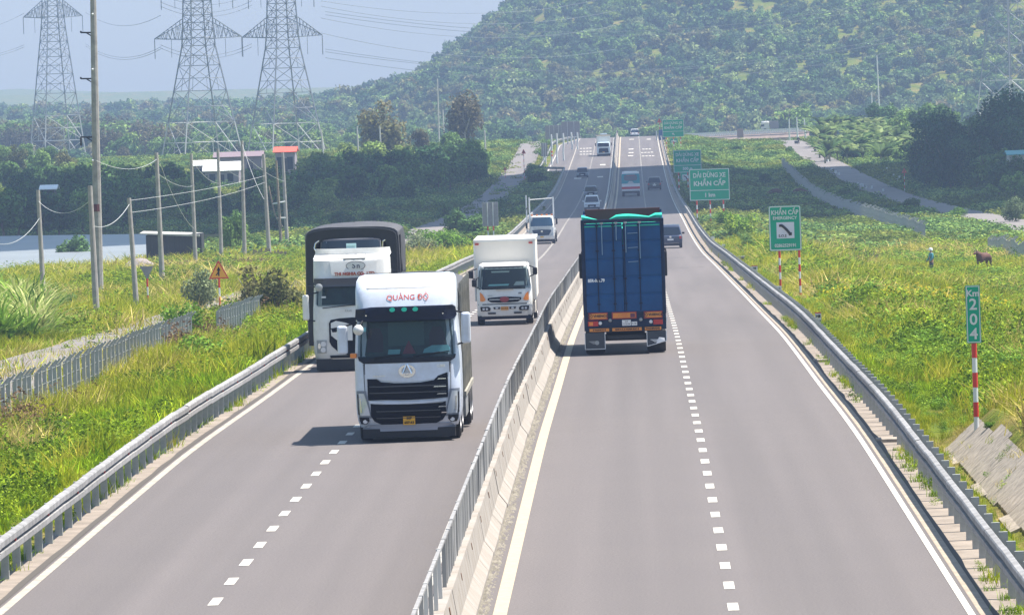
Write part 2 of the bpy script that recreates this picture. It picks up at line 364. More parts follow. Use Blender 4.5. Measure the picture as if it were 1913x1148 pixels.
# expansion joints across the road
mj = mat('joint_tar', (.05, .05, .05), .9)
for (v, xa, xb) in [(484, -2, 4.9), (503, -2.1, 4.9), (497, -10.3, -3.8)]:
    p = ground(1200, v, 200, True); jp = MB(); x = xa
    while x < xb:
        w = .5+random.random()*.5; yy = p.y+random.uniform(-.25, .25)
        jp.add([(x,yy,Rf(p.y)+.008),(min(x+w,xb),yy+random.uniform(-.1,.1),Rf(p.y)+.008),(min(x+w,xb),yy+.35,Rf(p.y)+.008),(x,yy+.28,Rf(p.y)+.008)], [(0,1,2,3)]); x += w+random.random()*.5
    jp.build('pavement_crack', mj, mk)
# ------------------------------------------------------------------ frontage tracks
def track(name, xs, ys, w, m, label, dz=.05):
    ys = np.asarray(ys, float); xs = np.interp(np.arange(ys[0], ys[-1]+1, 4.), ys, xs); yy = np.arange(ys[0], ys[-1]+1, 4.)
    wv = w*(1+.12*(vnoise(yy, yy*0, 14, 3)-.5)); cols = []
    for k in np.linspace(-.5, .5, 5):
        x = xs + k*wv; cols.append(np.stack([x, yy, gz(x, yy) + dz + .05*(1-4*k*k)], 1))
    n = len(yy); V = np.concatenate(cols); F = []
    for k in range(4):
        i = np.arange(n-1); F.append(np.stack([k*n+i, (k+1)*n+i, (k+1)*n+i+1, k*n+i+1], 1))
    tag(inst(name, npmesh(name, V, np.concatenate(F), m)), label, kind='structure')
m_track = mat('track_surface', (.20, .18, .17), .95, nz=.3, ns=.5, world=True)
track('frontage_track', [-21.5, -21, -21.5, -21.5, -21, -19.5, -19, -20], [150, 250, 380, 520, 700, 900, 1100, 1350], 4.6, m_track, 'narrow pale track running beside the left guardrail', .28)
track('right_track', [39, 39.5, 39, 37.5, 35.5, 33.5, 31], [420, 520, 640, 760, 900, 1080, 1300], 5.2, m_track, 'pale winding track crossing the field on the right', .3)
# ------------------------------------------------------------------ pond
m_water = mat('pond_water', (.20, .22, .23), .45, nz=.15, ns=.08, world=True, bump=.15, bs=1.5, spec=.5)
wz = gzf(-60, 534) - .30
wv = [(x, y) for x, y in [(-47,575),(-56,556),(-75,550),(-110,548),(-220,550),(-224,730),(-110,728),(-70,722),(-50,706),(-46.5,650)]]
pw = MB(); pw.add([(x, y, 0) for x, y in wv], [tuple(range(len(wv)))])
tag(pw.build('pond', m_water, loc=(0, 0, wz)), 'grey-blue still pond beside the dark shed', kind='structure')
# ------------------------------------------------------------------ haze and cloud
hz = MB().box(-2600, 2600, -150, 7600, -16, 124)
mh = bpy.data.materials.new('haze_air'); mh.use_nodes = True; t = mh.node_tree; t.nodes.clear()
out = t.nodes.new('ShaderNodeOutputMaterial'); pv = t.nodes.new('ShaderNodeVolumePrincipled'); pv.inputs['Density'].default_value = HAZE_DENS; pv.inputs['Color'].default_value = (*HAZE_COL, 1)
pv.inputs['Anisotropy'].default_value = 0.0
t.links.new(pv.outputs[0], out.inputs['Volume'])
tag(hz.build('haze', mh), 'thin blue haze over the whole valley', kind='stuff')
m_cloud = mat('cloud_white', (.82, .84, .88), 1)
def cloud(cx, cy, cz, rx, ry, rz, seed):
    rg = np.random.default_rng(seed); bm = bmesh.new(); bmesh.ops.create_icosphere(bm, subdivisions=5, radius=1)
    for v in bm.verts:
        a = np.array(v.co); sgn = np.sign(a); a = sgn*np.abs(a)**.62
        n = vnoise(a[0]*rx, a[1]*ry, 45, seed) + .5*vnoise(a[0]*rx, a[1]*ry + a[2]*40, 20, seed+1)
        v.co = (a[0]*rx*(.94+.08*n), a[1]*(ry + 12*(n-.75)) + .8*max(-90, min(60, a[0]*rx*.94)), a[2]*rz*(.7+.5*n))
    me = bpy.data.meshes.new('cloud'); bm.to_mesh(me); bm.free(); me.materials.append(m_cloud); me.polygons.foreach_set('use_smooth', [True]*len(me.polygons))
    tag(inst('cloud', me, loc=(cx, cy, cz)), 'white cumulus cloud whose shade falls across the middle of the highway', 'cloud', kind='structure')
_ch = 420; _o = SUN*(_ch/SUN.z)
cloud(_o.x, 872+_o.y, _ch, 330, 172, 40, 3)
# ------------------------------------------------------------------ guardrails
m_rail = mat('rail_steel', (.31, .305, .30), .65, .0, nz=.4, ns=2.5)
_t = m_rail.node_tree; _b = _t.nodes['Principled BSDF']; _l = _b.inputs['Base Color'].links[0].from_socket; _o = _t.nodes.new('ShaderNodeObjectInfo'); _m = _t.nodes.new('ShaderNodeMapRange'); _m.inputs[3].default_value = .85; _m.inputs[4].default_value = 1.12
_h = _t.nodes.new('ShaderNodeHueSaturation'); _t.links.new(_o.outputs['Random'], _m.inputs[0]); _t.links.new(_m.outputs[0], _h.inputs['Value']); _t.links.new(_l, _h.inputs['Color']); _t.links.new(_h.outputs[0], _b.inputs['Base Color'])
m_post = mat('post_steel', (.36, .37, .35), .6, .0, nz=.3, ns=3)
def wbeam(L, face):
    # W profile, face=+1 means corrugation points to +x
    pr = [(.01,.0),(.06,.02),(.078,.04),(.078,.135),(.0,.15),(.0,.205),(.078,.215),(.078,.31),(.06,.335),(-.02,.352)]
    P = [[(face*x, 0, z) for x, z in pr], [(face*x, L, z) for x, z in pr]]
    m = MB(); m.grid(P); Q = [[(face*(x-.012), 0, z) for x, z in pr], [(face*(x-.012), L, z) for x, z in pr]]; m.grid(Q, True)
    for row in (0, -1): m.add([P[0][row], P[1][row], Q[1][row], Q[0][row]], [(0,1,2,3)])
    return m
def slope_rot(y0, y1): return math.atan2(Rf(y1)-Rf(y0), y1-y0)
def guardrail(name, xf, face, label, y0=66, y1=1410, refl=True, zt=.50):
    root = empty(name, (0, 0, 0)); tag(root, label, 'guardrail')
    STEP = 4.2; beam = wbeam(STEP+.06, face).mesh('beam', m_rail)
    for i in range(int((y1-y0)/STEP)):
        a = y0+i*STEP; b = a+STEP; xa, xb = xf(a), xf(b)
        if i >= 298: continue
        o = inst('beam', beam, root, (xa, a, Rf(a)+zt+random.uniform(-.004,.004)), (slope_rot(a, b)+random.uniform(-.003,.003), random.uniform(-.015,.015), -math.atan2(xb-xa, STEP)), (1, math.hypot(xb-xa, STEP)/STEP, 1))
    post = MB(); post.box(-.07, .07, -.055, .055, -.35, .74 if face > 0 else .87); post = post.mesh('post', m_post)
    blk = MB().box(-.085, .085, -.06, .06, .52, .72).mesh('spacer_block', m_post)
    far = MB(); n = int((y1-y0)/2.1); c = 0
    for i in range(n):
        y = y0+i*2.1+1.0; x = xf(y) - face*.17
        if c < 296:
            p = inst('post', post, root, (x, y, Rf(y)), (random.uniform(-.012,.012), random.uniform(-.012,.012), 0)); c += 1
            if i < 130: inst('spacer_block', blk, p, (face*.08, 0, 0))
        else: far.box(x-.07, x+.07, y-.05, y+.05, Rf(y)-.3, Rf(y)+.82)
    tag(far.build('far_posts', m_post, root), kind='stuff')
    if refl:
        rm = MB().box(-.012, .012, -.05, .05, 0, .075).mesh('reflector', m_red)
        for i in range(110):
            y = y0+i*6.3+1; x = xf(y); inst('reflector', rm, root, (x+face*.03, y, Rf(y)+zt+.12))
    return root
def gxl(y): return -10.95 - 4.1*float(lbay(y))
guardrail('guardrail', gxl, 1, 'sunlit grey steel guardrail on closely set posts along the left edge of the highway')
guardrail('guardrail', lambda y: 5.56, -1, 'guardrail with its dark shaded face along the right edge of the highway', refl=False)
# drain slabs and kerb strip on the right
m_slab = mat('slab_concrete', (.36, .31, .25), .9, nz=.45, ns=4, bump=.3)
for (u, v) in [(1527, 674), (1662, 826)]:
    p = ground(u, v, 80, True)
    MB().box(-.35, .3, -.35, .35, -.08, .05).build('drain_slab', m_slab, loc=(5.6, p.y, Rf(p.y)), bevel=.015)
for i, o in enumerate([o for o in COL.objects if o.name.startswith('drain_slab')]):
    tag(o, ['concrete drain slab under the right guardrail, the farther one', 'concrete drain slab under the right guardrail, nearer the concrete channel'][i % 2], 'drain cover')
# ------------------------------------------------------------------ median barrier with fence
m_bar = mat('barrier_concrete', (.30, .275, .245), .88, nz=.4, ns=1.6, col2=(.23, .20, .165), bump=.25, bs=12)
m_fence = mat('fence_zinc', (.40, .40, .38), .6, .0)
_t = m_fence.node_tree; _g = _t.nodes.new('ShaderNodeNewGeometry'); _o = _t.nodes.new('ShaderNodeObjectInfo'); _a = _t.nodes.new('ShaderNodeMath'); _a.operation = 'ADD'; _f = _t.nodes.new('ShaderNodeMath'); _f.operation = 'FRACT'
_t.links.new(_g.outputs['Random Per Island'], _a.inputs[0]); _t.links.new(_o.outputs['Random'], _a.inputs[1]); _t.links.new(_a.outputs[0], _f.inputs[0]); _r = _t.nodes.new('ShaderNodeValToRGB')
_r.color_ramp.elements[0].color = (.14, .14, .14, 1); _r.color_ramp.elements[1].color = (.60, .58, .54, 1); _t.links.new(_f.outputs[0], _r.inputs[0]); _t.links.new(_r.outputs[0], _t.nodes['Principled BSDF'].inputs['Base Color'])
med = empty('median_barrier', (-3.0, 0, 0)); tag(med, 'pale concrete median barrier topped by a dense grey steel fence', 'barrier')
BX = -3.02
def jersey(L, j=0):
    pr = [(-.36,0),(-.36,.09),(-.20,.30),(-.12,.80),(.12,.80),(.20,.30),(.36,.09),(.36,0)]
    return MB().prism(pr, .008, L-.012)
jm = [jersey(4.2).mesh('barrier_block', m_bar) for _ in range(1)]
y = 66.0
for i in range(298):
    a = 66+i*4.2; o = inst('barrier_block', jm[0], med, (0 + random.uniform(-.008, .008), a, Rf(a)), (slope_rot(a, a+4.2), 0, random.uniform(-.002, .002)))
stain = mat('joint_stain', (.07, .06, .05), .95)
# joint filler lines and rust marks on the barrier face
rust = mat('rusty_plate', (.16, .085, .045), .9)
rp = MB().box(-.015, .012, -.07, .07, -.055, .055).mesh('reflector', rust)
for i in range(110):
    y = 67.4 + i*6.45; inst('reflector', rp, med, (.143, y, Rf(y)+.66), (0, rad(-9), 0))
for i in range(70):
    y = 70.2 + i*4.2 + (random.choice([0, 0, 2.1])); w = random.choice([.02, .03, .06])
    pts = [(.121,.80),(.201,.30),(.361,.09)]
    P = [[(x+.003, y + random.uniform(-.05,.05)+k*.12, Rf(y)+z), (x+.003, y+w+k*.12, Rf(y)+z)] for k, (x, z) in enumerate([(.121,.80),(.15,.62),(.18,.43),(.201,.30),(.28,.195),(.361,.09)])]
    MB().grid(P).build('joint_streak', stain, med)
# debris line at the foot of the barrier
m_deb = mat('gutter_debris', (.34, .31, .25), .95, nz=.5, ns=6, world=True)
V = []; F = []; k = 0
for i in range(5200):
    y = 66 + abs(rng.normal(0, 1))**.9*170; x = BX + .36 + .16*rng.random()**2; s = .012 + .04*rng.random()**2; z = Rf(y)+.0
    V += [(x-s,y-s,z),(x+s,y-s*.8,z),(x+s*.7,y+s,z),(x-s*.6,y+s,z),(x,y,z+s*1.1)]; F += [(k,k+1,k+4),(k+1,k+2,k+4),(k+2,k+3,k+4),(k+3,k,k+4)]; k += 5
tag(inst('gutter_debris', npmesh('gutter_debris', V, F, m_deb)), 'grit and rubble gathered along the foot of the median barrier', kind='stuff')
# fence: posts, top rail, slats
zt0, zt1 = .80, 1.50
pm = MB().box(-.03, .03, -.03, .03, 0, .74).mesh('fence_post', m_fence)
c = 0
for i in range(296):
    y = 66.5 + i*2.1; inst('fence_post', pm, med, (0, y, Rf(y)+.79), (0, random.uniform(-.02,.02), 0))
rm = MB().box(-.025, .025, 0, 4.22, -.02, .02).mesh('fence_rail', m_rail)
for i in range(296):
    a = 66.5+i*4.2; inst('fence_rail', rm, med, (0, a, Rf(a)+1.50+random.uniform(-.006,.006)), (slope_rot(a, a+4.2), 0, 0))
sm = MB().box(-.012, .012, -.022, .022, 0, .68).mesh('slat', m_fence)
yy = np.arange(96.0, 1400, .17); far = MB()
V = []; F = []; k = 0
for j, y in enumerate(yy):
    if j < 298: inst('slat', sm, med, (random.uniform(-.006,.006), y, Rf(y)+.81), (0, random.uniform(-.03,.03), .5))
    elif y < 700 or j % 3 == 0:
        hw = .022 if y < 700 else .05; z = Rf(y); x = BX + random.uniform(-.006,.006); t_ = random.uniform(-.02,.02)
        b0 = z+.81; b1 = z+1.49
        V += [(x-.012,y-hw,b0),(x+.012,y+hw,b0),(x+.012+t_,y+hw,b1),(x-.012+t_,y-hw,b1),(x-.012,y+hw,b0),(x+.012,y-hw,b0),(x+.012+t_,y-hw,b1),(x-.012+t_,y+hw,b1)]
        F += [(k,k+1,k+2,k+3),(k+4,k+5,k+6,k+7)]; k += 8
ff = inst('far_slats', npmesh('far_slats', V, F, m_fence), med, (3.0, 0, 0)); tag(ff, kind='stuff')
for o in med.children:
    if o.name.split('.')[0] in ('barrier_block','reflector','joint_streak','fence_post','fence_rail','slat'): o.location.x += BX + 3.0
# ------------------------------------------------------------------ concrete revetment bottom right
rev = empty('concrete_channel', (0, 0, 0)); tag(rev, 'pale concrete slabs lining the slope beyond the right guardrail', 'retaining slope')
def revslab(y0, y1, a, b):
    P = []
    for y in np.linspace(y0, y1, 9):
        row = []
        for k, x in enumerate(np.linspace(a, b, 7)):
            row.append((x, y, gzf(x, y) + .03 + .028*abs(math.sin(y*3.3+k*.5))))
        P.append(row)
    m = MB().grid(P); m.grid([[(p[0], p[1], p[2]-.09) for p in r] for r in P], True)
    for e in (0, -1): m.grid([P[e], [(p[0], p[1], p[2]-.09) for p in P[e]]])
    m.grid([[r[0] for r in P], [(r[0][0], r[0][1], r[0][2]-.09) for r in P]]); m.grid([[r[-1] for r in P], [(r[-1][0], r[-1][1], r[-1][2]-.09) for r in P]])
    m.build('slab', m_slab, rev)
m_slab.node_tree.nodes
y = 90.0
while y < 150:
    L = random.uniform(2.4, 4.2)
    if random.random() < .97: revslab(y, y+L-.03, 6.98+random.uniform(-.05,.2), 8.02+random.uniform(-.2,.1))
    y += L
# ------------------------------------------------------------------ right of way fences (concrete posts with wires)
m_cp = mat('fence_concrete', (.42, .42, .40), .9, nz=.3, ns=4)
def mesh_fence(name, pts, h, label, group, step=1.0, r=.05, zoff=0, lean=.03):
    root = empty(name, (0, 0, 0)); tag(root, label, 'fence', group)
    L = [0]
    for a, b in zip(pts[:-1], pts[1:]): L.append(L[-1]+math.dist(a, b))
    n = int(L[-1]/step); pm_ = MB().box(-r, r, -r, r, -.3, h)
    pm_.tube((0,0,h-.02), (r*3.5, 0, h+.2), r*.7, 4) ; pm_ = pm_.mesh('post', m_cp); tops = []; rest = MB()
    for i in range(n+1):
        s = i*step; x = float(np.interp(s, L, [p[0] for p in pts])); y = float(np.interp(s, L, [p[1] for p in pts])); z = gzf(x, y)+zoff
        if i < 296: inst('post', pm_, root, (x, y, z), (random.uniform(-lean, lean), random.uniform(-lean, lean), 0))
        else: rest.box(x-r, x+r, y-r, y+r, z-.3, z+h)
        tops.append((x, y, z))
    if rest.v: tag(rest.build('far_posts', m_cp, root), kind='stuff')
    for hh in np.linspace(.25, h-.05, 4):
        w = MB(); w.path([(x, y, z+hh) for x, y, z in tops], .012, 3); w.build('wire', m_steel_d, root)
    return root
fl = lambda Y, X: (X, Y)
mesh_fence('wire_fence', [(-17.6, 150), (-17.4, 185), (-17.2, 215), (-17.3, 248)], 1.4, 'grey concrete-post fence in the grass below the left guardrail, nearest run', 'boundary fences', 1.5, .06)
mesh_fence('wire_fence', [(-16.9, 258), (-16.8, 285)], 1.4, 'short far run of grey post fence beyond the bright green bush on the left', 'boundary fences', 1.5, .06)
mesh_fence('wire_fence', [(29.5, 440), (28.5, 520)], 1.7, 'pale post fence behind the brown cow on the right', 'boundary fences', 2.4, .10)
mesh_fence('wire_fence', [(26.5, 590), (25.5, 700), (24.5, 860), (25, 1080)], 1.8, 'long pale post fence crossing the field on the right into the shade', 'boundary fences', 2.2, .09)
# ------------------------------------------------------------------ vehicle materials
m_silver = mat('silver_cab_paint', (.60, .66, .77), .38, .05, coat=.3, nz=.14, ns=1.8, col2=(.50, .53, .59), bump=.04, bs=3)
m_cabwhite = mat('cab_white_paint', (.72, .72, .70), .4, coat=.25, nz=.14, ns=2.2, col2=(.63, .615, .58), bump=.04, bs=3)
m_boxwhite = mat('box_body_white', (.76, .71, .64), .55, nz=.08, ns=.8)
m_visor = mat('visor_navy', (.007, .010, .028), .4, spec=.2)
m_grille = mat('grille_black', (.005, .006, .012), .55, spec=.1)
m_chrome = mat('chrome', (.75, .77, .8), .18, .9)
m_lens = mat('headlight_lens', (.55, .60, .66), .12, .35, coat=.8)
m_tyre = mat('tyre_rubber', (.022, .022, .024), .8, nz=.4, ns=6)
m_rim = mat('wheel_rim', (.42, .42, .43), .45, .5)
m_under = mat('chassis_black', (.015, .016, .02), .7)
m_glassin = mat('cab_interior', (.012, .022, .026), .7, nz=.5, ns=2.5, col2=(.03, .06, .06))
m_ws = tintglass('windscreen', (.015, .03, .035), .62)
m_cglass = mat('car_glass', (.015, .025, .04), .1, spec=.4)
m_tarp = mat('grey_tarpaulin', (.075, .075, .085), .6, nz=.35, ns=3, bump=.4, bs=5)
m_btarp = mat('black_tarpaulin', (.018, .019, .024), .5, nz=.3, ns=4, bump=.5, bs=6)
m_cyan = mat('dash_paper', (.20, .50, .55), .7)
m_green = mat('green_lamp', (.0, .55, .38), .3)
m_orange = mat('orange_lens', (.75, .22, .03), .3)
m_redl = mat('red_lens', (.45, .015, .015), .3)
m_yplate = mat('yellow_plate', (.75, .42, .03), .5)
m_wplate = mat('white_plate', (.72, .72, .72), .5)
m_redink = mat('red_lettering', (.55, .07, .03), .6)
m_blackink = mat('black_lettering', (.01, .01, .012), .6)
m_whiteink = mat('white_lettering', (.8, .82, .82), .6)
m_blue = mat('container_blue', (.005, .072, .21), .6, nz=.35, ns=1.1, col2=(.005, .05, .155), bump=.1, bs=8, spec=.25)
m_bluedk = mat('container_frame_navy', (.006, .02, .06), .6, nz=.3, ns=3, spec=.25)
m_teal = mat('teal_tarpaulin', (.0, .42, .30), .6, nz=.25, ns=6)
m_maroon = mat('maroon_liner', (.10, .015, .02), .7)
WH = {}
def wheel(parent, x, y, r=.52, w=.30, out=1, name='wheel'):
    key = (r, w)
    if key not in WH:
        t = MB().lathe([(-w/2, r*.62), (-w/2, r*.93), (-w*.38, r), (w*.38, r), (w/2, r*.93), (w/2, r*.62)], n=24)
        q = MB().lathe([(w*.30, .0), (w*.42, r*.12), (w*.40, r*.22), (w*.10, r*.30), (w*.16, r*.5), (w*.5, r*.60), (w*.5, r*.63), (0, r*.63)], n=18)
        WH[key] = (t.mesh('wheel', m_tyre, True), q.mesh('rim', m_rim, True))
    o = inst(name, WH[key][0], parent, (x, y, r)); inst('rim', WH[key][1], o, (0, 0, 0), (0, 0, 0 if out > 0 else math.pi)); return o
# ---- front shell of a truck cab: rows of (z, half width, y of the face)
class Cab:
    def __init__(s, rows, bulge=.07, corner=.20, depth=2.2):
        s.rows = rows; s.bulge = bulge; s.corner = corner; s.depth = depth
        s.z = [r[0] for r in rows]; s.hw = [r[1] for r in rows]; s.y = [r[2] for r in rows]
    def at(s, x, z, off=0):
        hw = float(np.interp(z, s.z, s.hw)); y = float(np.interp(z, s.z, s.y)); t = min(1.05, abs(x)/hw)
        return (x, y + s.bulge*t*t + s.corner*t**12 - off, z)
    def shell(s, name, m, parent):
        P = []
        for z, hw, y in s.rows:
            ts = np.array([-1, -.97, -.92, -.84, -.7, -.5, -.25, 0, .25, .5, .7, .84, .92, .97, 1])
            row = [(-hw, s.depth, z)] + [(-hw, max(y+s.bulge+s.corner+.4, y), z)] + [s.at(t*hw, z) for t in ts] + [(hw, max(y+s.bulge+s.corner+.4, y), z)] + [(hw, s.depth, z)]
            P.append(row)
        mb = MB().grid(P); n = len(P[0])
        mb.add([P[-1][i] for i in range(n)], [tuple(range(n))]); mb.add([P[0][i] for i in range(n)], [tuple(range(n))])
        mb.grid([[r[0], r[-1]] for r in P])
        return mb.build(name, m, parent, smooth=True)
    def rows_patch(s, name, rows, m, parent, off=.02, th=.05, n=10, smooth=True):
        P = [[s.at(xl+(xr-xl)*k/n, z, off) for k in range(n+1)] for z, xl, xr in rows]
        mb = MB().grid(P); bk = lambda p: (p[0], p[1]+th, p[2])
        for e in (P[0], P[-1], [r[0] for r in P], [r[-1] for r in P]): mb.grid([e, [bk(p) for p in e]])
        return mb.build(name, m, parent, smooth=smooth)
    def cols_patch(s, name, cols, m, parent, off=.02, th=.05, n=4):
        P = [[s.at(x, zb+(zt-zb)*k/n, off) for k in range(n+1)] for x, zb, zt in cols]
        mb = MB().grid(P); bk = lambda p: (p[0], p[1]+th, p[2])
        for e in (P[0], P[-1], [r[0] for r in P], [r[-1] for r in P]): mb.grid([e, [bk(p) for p in e]])
        return mb.build(name, m, parent, smooth=True)
    def disc(s, name, x, z, rx, rz, m, parent, off=.04, th=.04, n=16):
        c = s.at(x, z, off); vs = [(c[0]+rx*math.cos(a), c[1], c[2]+rz*math.sin(a)) for a in np.linspace(0, 2*math.pi, n, endpoint=False)]
        return MB().add(vs + [(p[0], p[1]+th, p[2]) for p in vs], [tuple(range(n))] + [(i, (i+1) % n, n+(i+1) % n, n+i) for i in range(n)]).build(name, m, parent)
    def text(s, body, size, x, z, m, parent, off=.02, tilt=None, sx=1, bold=0, ext=.003):
        a = s.at(x, z-.05, off); b = s.at(x, z+.05, off); t = math.atan2(b[2]-a[2], b[1]-a[1]); c = s.at(x, z, off)
        return lettering(body, size, m, parent, c, (t, 0, 0), sx, bold, ext)
def truck_mirror(parent, side, x, z, y=.15, w=.26, h=.62, m=None, arm=.35):
    m = m or m_cabwhite
    mb = MB(); mb.box(x-w/2, x+w/2, y-.08, y+.10, z-h/2, z+h/2); o = mb.build('mirror', m, parent, bevel=.05)
    a = MB().tube((x, y, z+h/2-.02), (x-side*arm, y+.15, z+h/2+.06), .022).tube((x, y, z-h/2+.03), (x-side*arm, y+.15, z-h/2-.06), .022)
    a.build('mirror_arm', m_dark, o); return o
def place(root, u, v, ymin=80, rz=0):
    p = ground(u, v, ymin, True); root.location = p; root.rotation_euler = (0, 0, rz); return p
# ================================================================== silver truck in front
T = empty('truck', (0, 0, 0)); tag(T, 'silver-white lorry cab with red lettering over its navy visor, nearest on the left carriageway', 'truck')
C1 = Cab([(.36,1.14,.12),(.5,1.19,.03),(.7,1.22,0),(1.2,1.235,0),(1.93,1.23,.02),(2.05,1.22,.05),(2.6,1.19,.14),(3.02,1.165,.20),(3.10,1.175,.16),(3.30,1.175,.24),(3.50,1.175,.34),(3.62,1.17,.44),(3.76,1.155,.62),(3.85,1.11,.95),(3.88,1.02,1.5),(3.88,.98,2.1)], .08, .22, 2.25)
C1.shell('cab', m_silver, T)
C1.rows_patch('interior', [(2.0,-1.1,1.1),(2.4,-1.08,1.08),(2.96,-1.04,1.04)], m_glassin, T, .006, .004)
m_cur = mat('cab_curtain', (.06, .11, .10), .9); m_seat = mat('seat_maroon', (.05, .02, .035), .8)
C1.rows_patch('curtain', [(2.25,-.42,.42),(2.8,-.42,.42)], m_cur, T, .014, .004)
for sx in (-1, 1): C1.rows_patch('seat', [(2.12,sx*.74-.2,sx*.74+.2),(2.5,sx*.72-.18,sx*.72+.18),(2.68,sx*.72-.1,sx*.72+.1)], m_seat, T, .012, .004)
C1.rows_patch('dashboard_paper', [(2.07,.38,1.0),(2.16,.42,1.02),(2.24,.6,.98)], m_cyan, T, .02, .004)
C1.rows_patch('dashboard_paper', [(2.06,-.44,-.16),(2.17,-.42,-.14)], m_cyan, T, .02, .004)
m_pen = mat('pennant_red', (.22, .02, .04), .6)
C1.rows_patch('pennant', [(2.06,-.10,.22),(2.36,.05,.07)], m_pen, T, .025, .004)
C1.rows_patch('sticker', [(2.60,-1.02,-.93),(2.70,-1.01,-.92)], m_cyan, T, .03, .004)
C1.rows_patch('windshield', [(1.97,-1.08,1.08),(2.05,-1.15,1.15),(2.5,-1.13,1.13),(3.0,-1.09,1.09)], m_ws, T, .045, .03)
C1.rows_patch('cowl', [(1.86,-1.02,1.02),(1.93,-1.13,1.13),(2.02,-1.15,1.15)], m_dark, T, .03, .03)
C1.rows_patch('visor', [(2.84,-1.12,1.12),(2.92,-1.19,1.19),(3.12,-1.17,1.17),(3.17,-.80,1.10)], m_visor, T, .20, .22)
for x in (-.30, -.02, .24): C1.disc('visor_lamp', x, 3.10, .065, .05, m_green, T, .235)
for x in (-.92, .88): C1.disc('visor_bolt', x, 2.98, .018, .018, m_chrome, T, .225)
C1.text('QUẢNG ĐỘ', .19, .06, 3.37, m_redink, T, .004, sx=.95, ext=.0015)
C1.rows_patch('roof_seam', [(3.585,-1.09,1.09),(3.61,-1.08,1.08)], m_steel_d, T, .006, .006)
C1.rows_patch('panel_gap', [(1.60,-1.0,1.0),(1.855,-1.01,1.01)], m_dark, T, .004, .004)
C1.cols_patch('front_panel', [(-.985,1.48,1.85),(-.9,1.49,1.85),(-.7,1.50,1.85),(-.62,1.46,1.85),(-.35,1.42,1.85),(0,1.41,1.85),(.35,1.42,1.85),(.62,1.46,1.85),(.70,1.50,1.85),(.9,1.53,1.85),(.985,1.55,1.85)], m_silver, T, .022, .03)
C1.disc('emblem', 0, 1.66, .20, .15, m_chrome, T, .05, .03, 20); C1.disc('emblem_field', 0, 1.665, .135, .10, mat('emblem_grey', (.42,.45,.50), .3, .4), T, .056, .01, 20)
a = C1.at(0, 1.66, .065)
for s_ in (-1, 1): MB().tube((s_*.10, a[1], 1.60), (0, a[1]-.01, 1.82), .022, 5).build('emblem_bar', m_chrome, T)
MB().tube((-.11, a[1], 1.60), (.11, a[1], 1.60), .022, 5).build('emblem_bar', m_chrome, T)
C1.text('CHENGLONG', .045, -.66, 1.56, m_chrome, T, .03); C1.text('L280', .09, .80, 1.76, m_chrome, T, .03)
C1.cols_patch('upper_grille', [(-.94,1.08,1.50),(-.93,1.0,1.50),(-.72,1.0,1.49),(-.62,1.0,1.42),(-.3,.99,1.385),(0,.985,1.38),(.3,.99,1.385),(.62,1.0,1.43),(.72,1.01,1.53),(.93,1.02,1.60),(.945,1.1,1.60)], m_grille, T, .03, .05)
C1.cols_patch('grille_bar', [(-.90,.925,.985),(-.5,.90,.95),(0,.89,.94),(.5,.90,.95),(.90,.935,.995)], m_silver, T, .05, .05)
C1.cols_patch('lower_grille', [(-.88,.62,.92),(-.8,.50,.90),(-.6,.40,.89),(-.3,.36,.885),(0,.35,.88),(.3,.36,.885),(.6,.40,.89),(.8,.50,.90),(.88,.62,.93)], m_grille, T, .03, .05)
for z in (1.15, 1.30): C1.rows_patch('grille_slat', [(z,-.9,.9),(z+.025,-.9,.9)], mat('slat_grey', (.05,.055,.07), .3, .3), T, .055, .03)
for z in (.56, .72): C1.rows_patch('grille_slat', [(z,-.74,.74),(z+.022,-.76,.76)], MATS['slat_grey'], T, .055, .03)
for z, w in ((1.45,.20),(1.27,.30),(1.10,.22),(.80,.2),(.66,.14)): C1.rows_patch('grille_trim', [(z,.90-w,.90),(z+.02,.90-w+.03,.90)], m_chrome, T, .066, .02)
for s_ in (-1, 1):
    C1.rows_patch('headlight_bezel', sorted([(.58, s_*.86, s_*1.17),(.80, s_*.90, s_*1.20),(1.22, s_*.99, s_*1.21)]), mat('bezel_grey', (.16,.18,.22), .4), T, .012, .04)
    C1.rows_patch('headlight', [(.64, s_*.90, s_*1.14),(.85, s_*.94, s_*1.16),(1.16, s_*1.03, s_*1.16)], m_lens, T, .026, .03)
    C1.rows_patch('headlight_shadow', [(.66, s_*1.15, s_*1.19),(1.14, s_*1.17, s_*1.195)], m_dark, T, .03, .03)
    C1.rows_patch('daylight_strip', [(.72, s_*1.09, s_*1.125),(1.05, s_*1.115, s_*1.145)], m_chrome, T, .036, .02)
    C1.rows_patch('fog_light', [(.44, s_*.98, s_*1.12),(.52, s_*.92, s_*1.16),(.60, s_*.93, s_*1.17)], m_dark, T, .03, .03)
    C1.disc('fog_lens', s_*1.02, .50, .055, .045, m_lens, T, .045)
    C1.rows_patch('corner_seam', [(1.2, s_*1.0, s_*1.012),(1.85, s_*1.02, s_*1.032)], m_dark, T, .006, .004)
C1.rows_patch('bumper', [(.26,-1.0,1.0),(.33,-1.10,1.10),(.42,-.98,.98)], mat('bumper_grey', (.30,.32,.38), .5), T, .03, .2)
MB().box(-1.08, 1.08, .12, .5, .10, .32).build('air_dam', m_under, T)
C1.rows_patch('number_plate', [(.40,-.13,.15),(.60,-.13,.15)], m_yplate, T, .06, .02)
C1.text('50F', .085, .01, .555, m_blackink, T, .066, bold=.002); C1.text('657.63', .085, .01, .455, m_blackink, T, .066, bold=.002)
truck_mirror(T, -1, -1.50, 2.42, .28, .24, .66, m_silver); truck_mirror(T, 1, 1.40, 2.62, .30, .22, .72, m_silver)
MB().box(-1.33,-1.18,.2,.3,1.99,2.10).build('side_lamp', m_orange, T, bevel=.02)
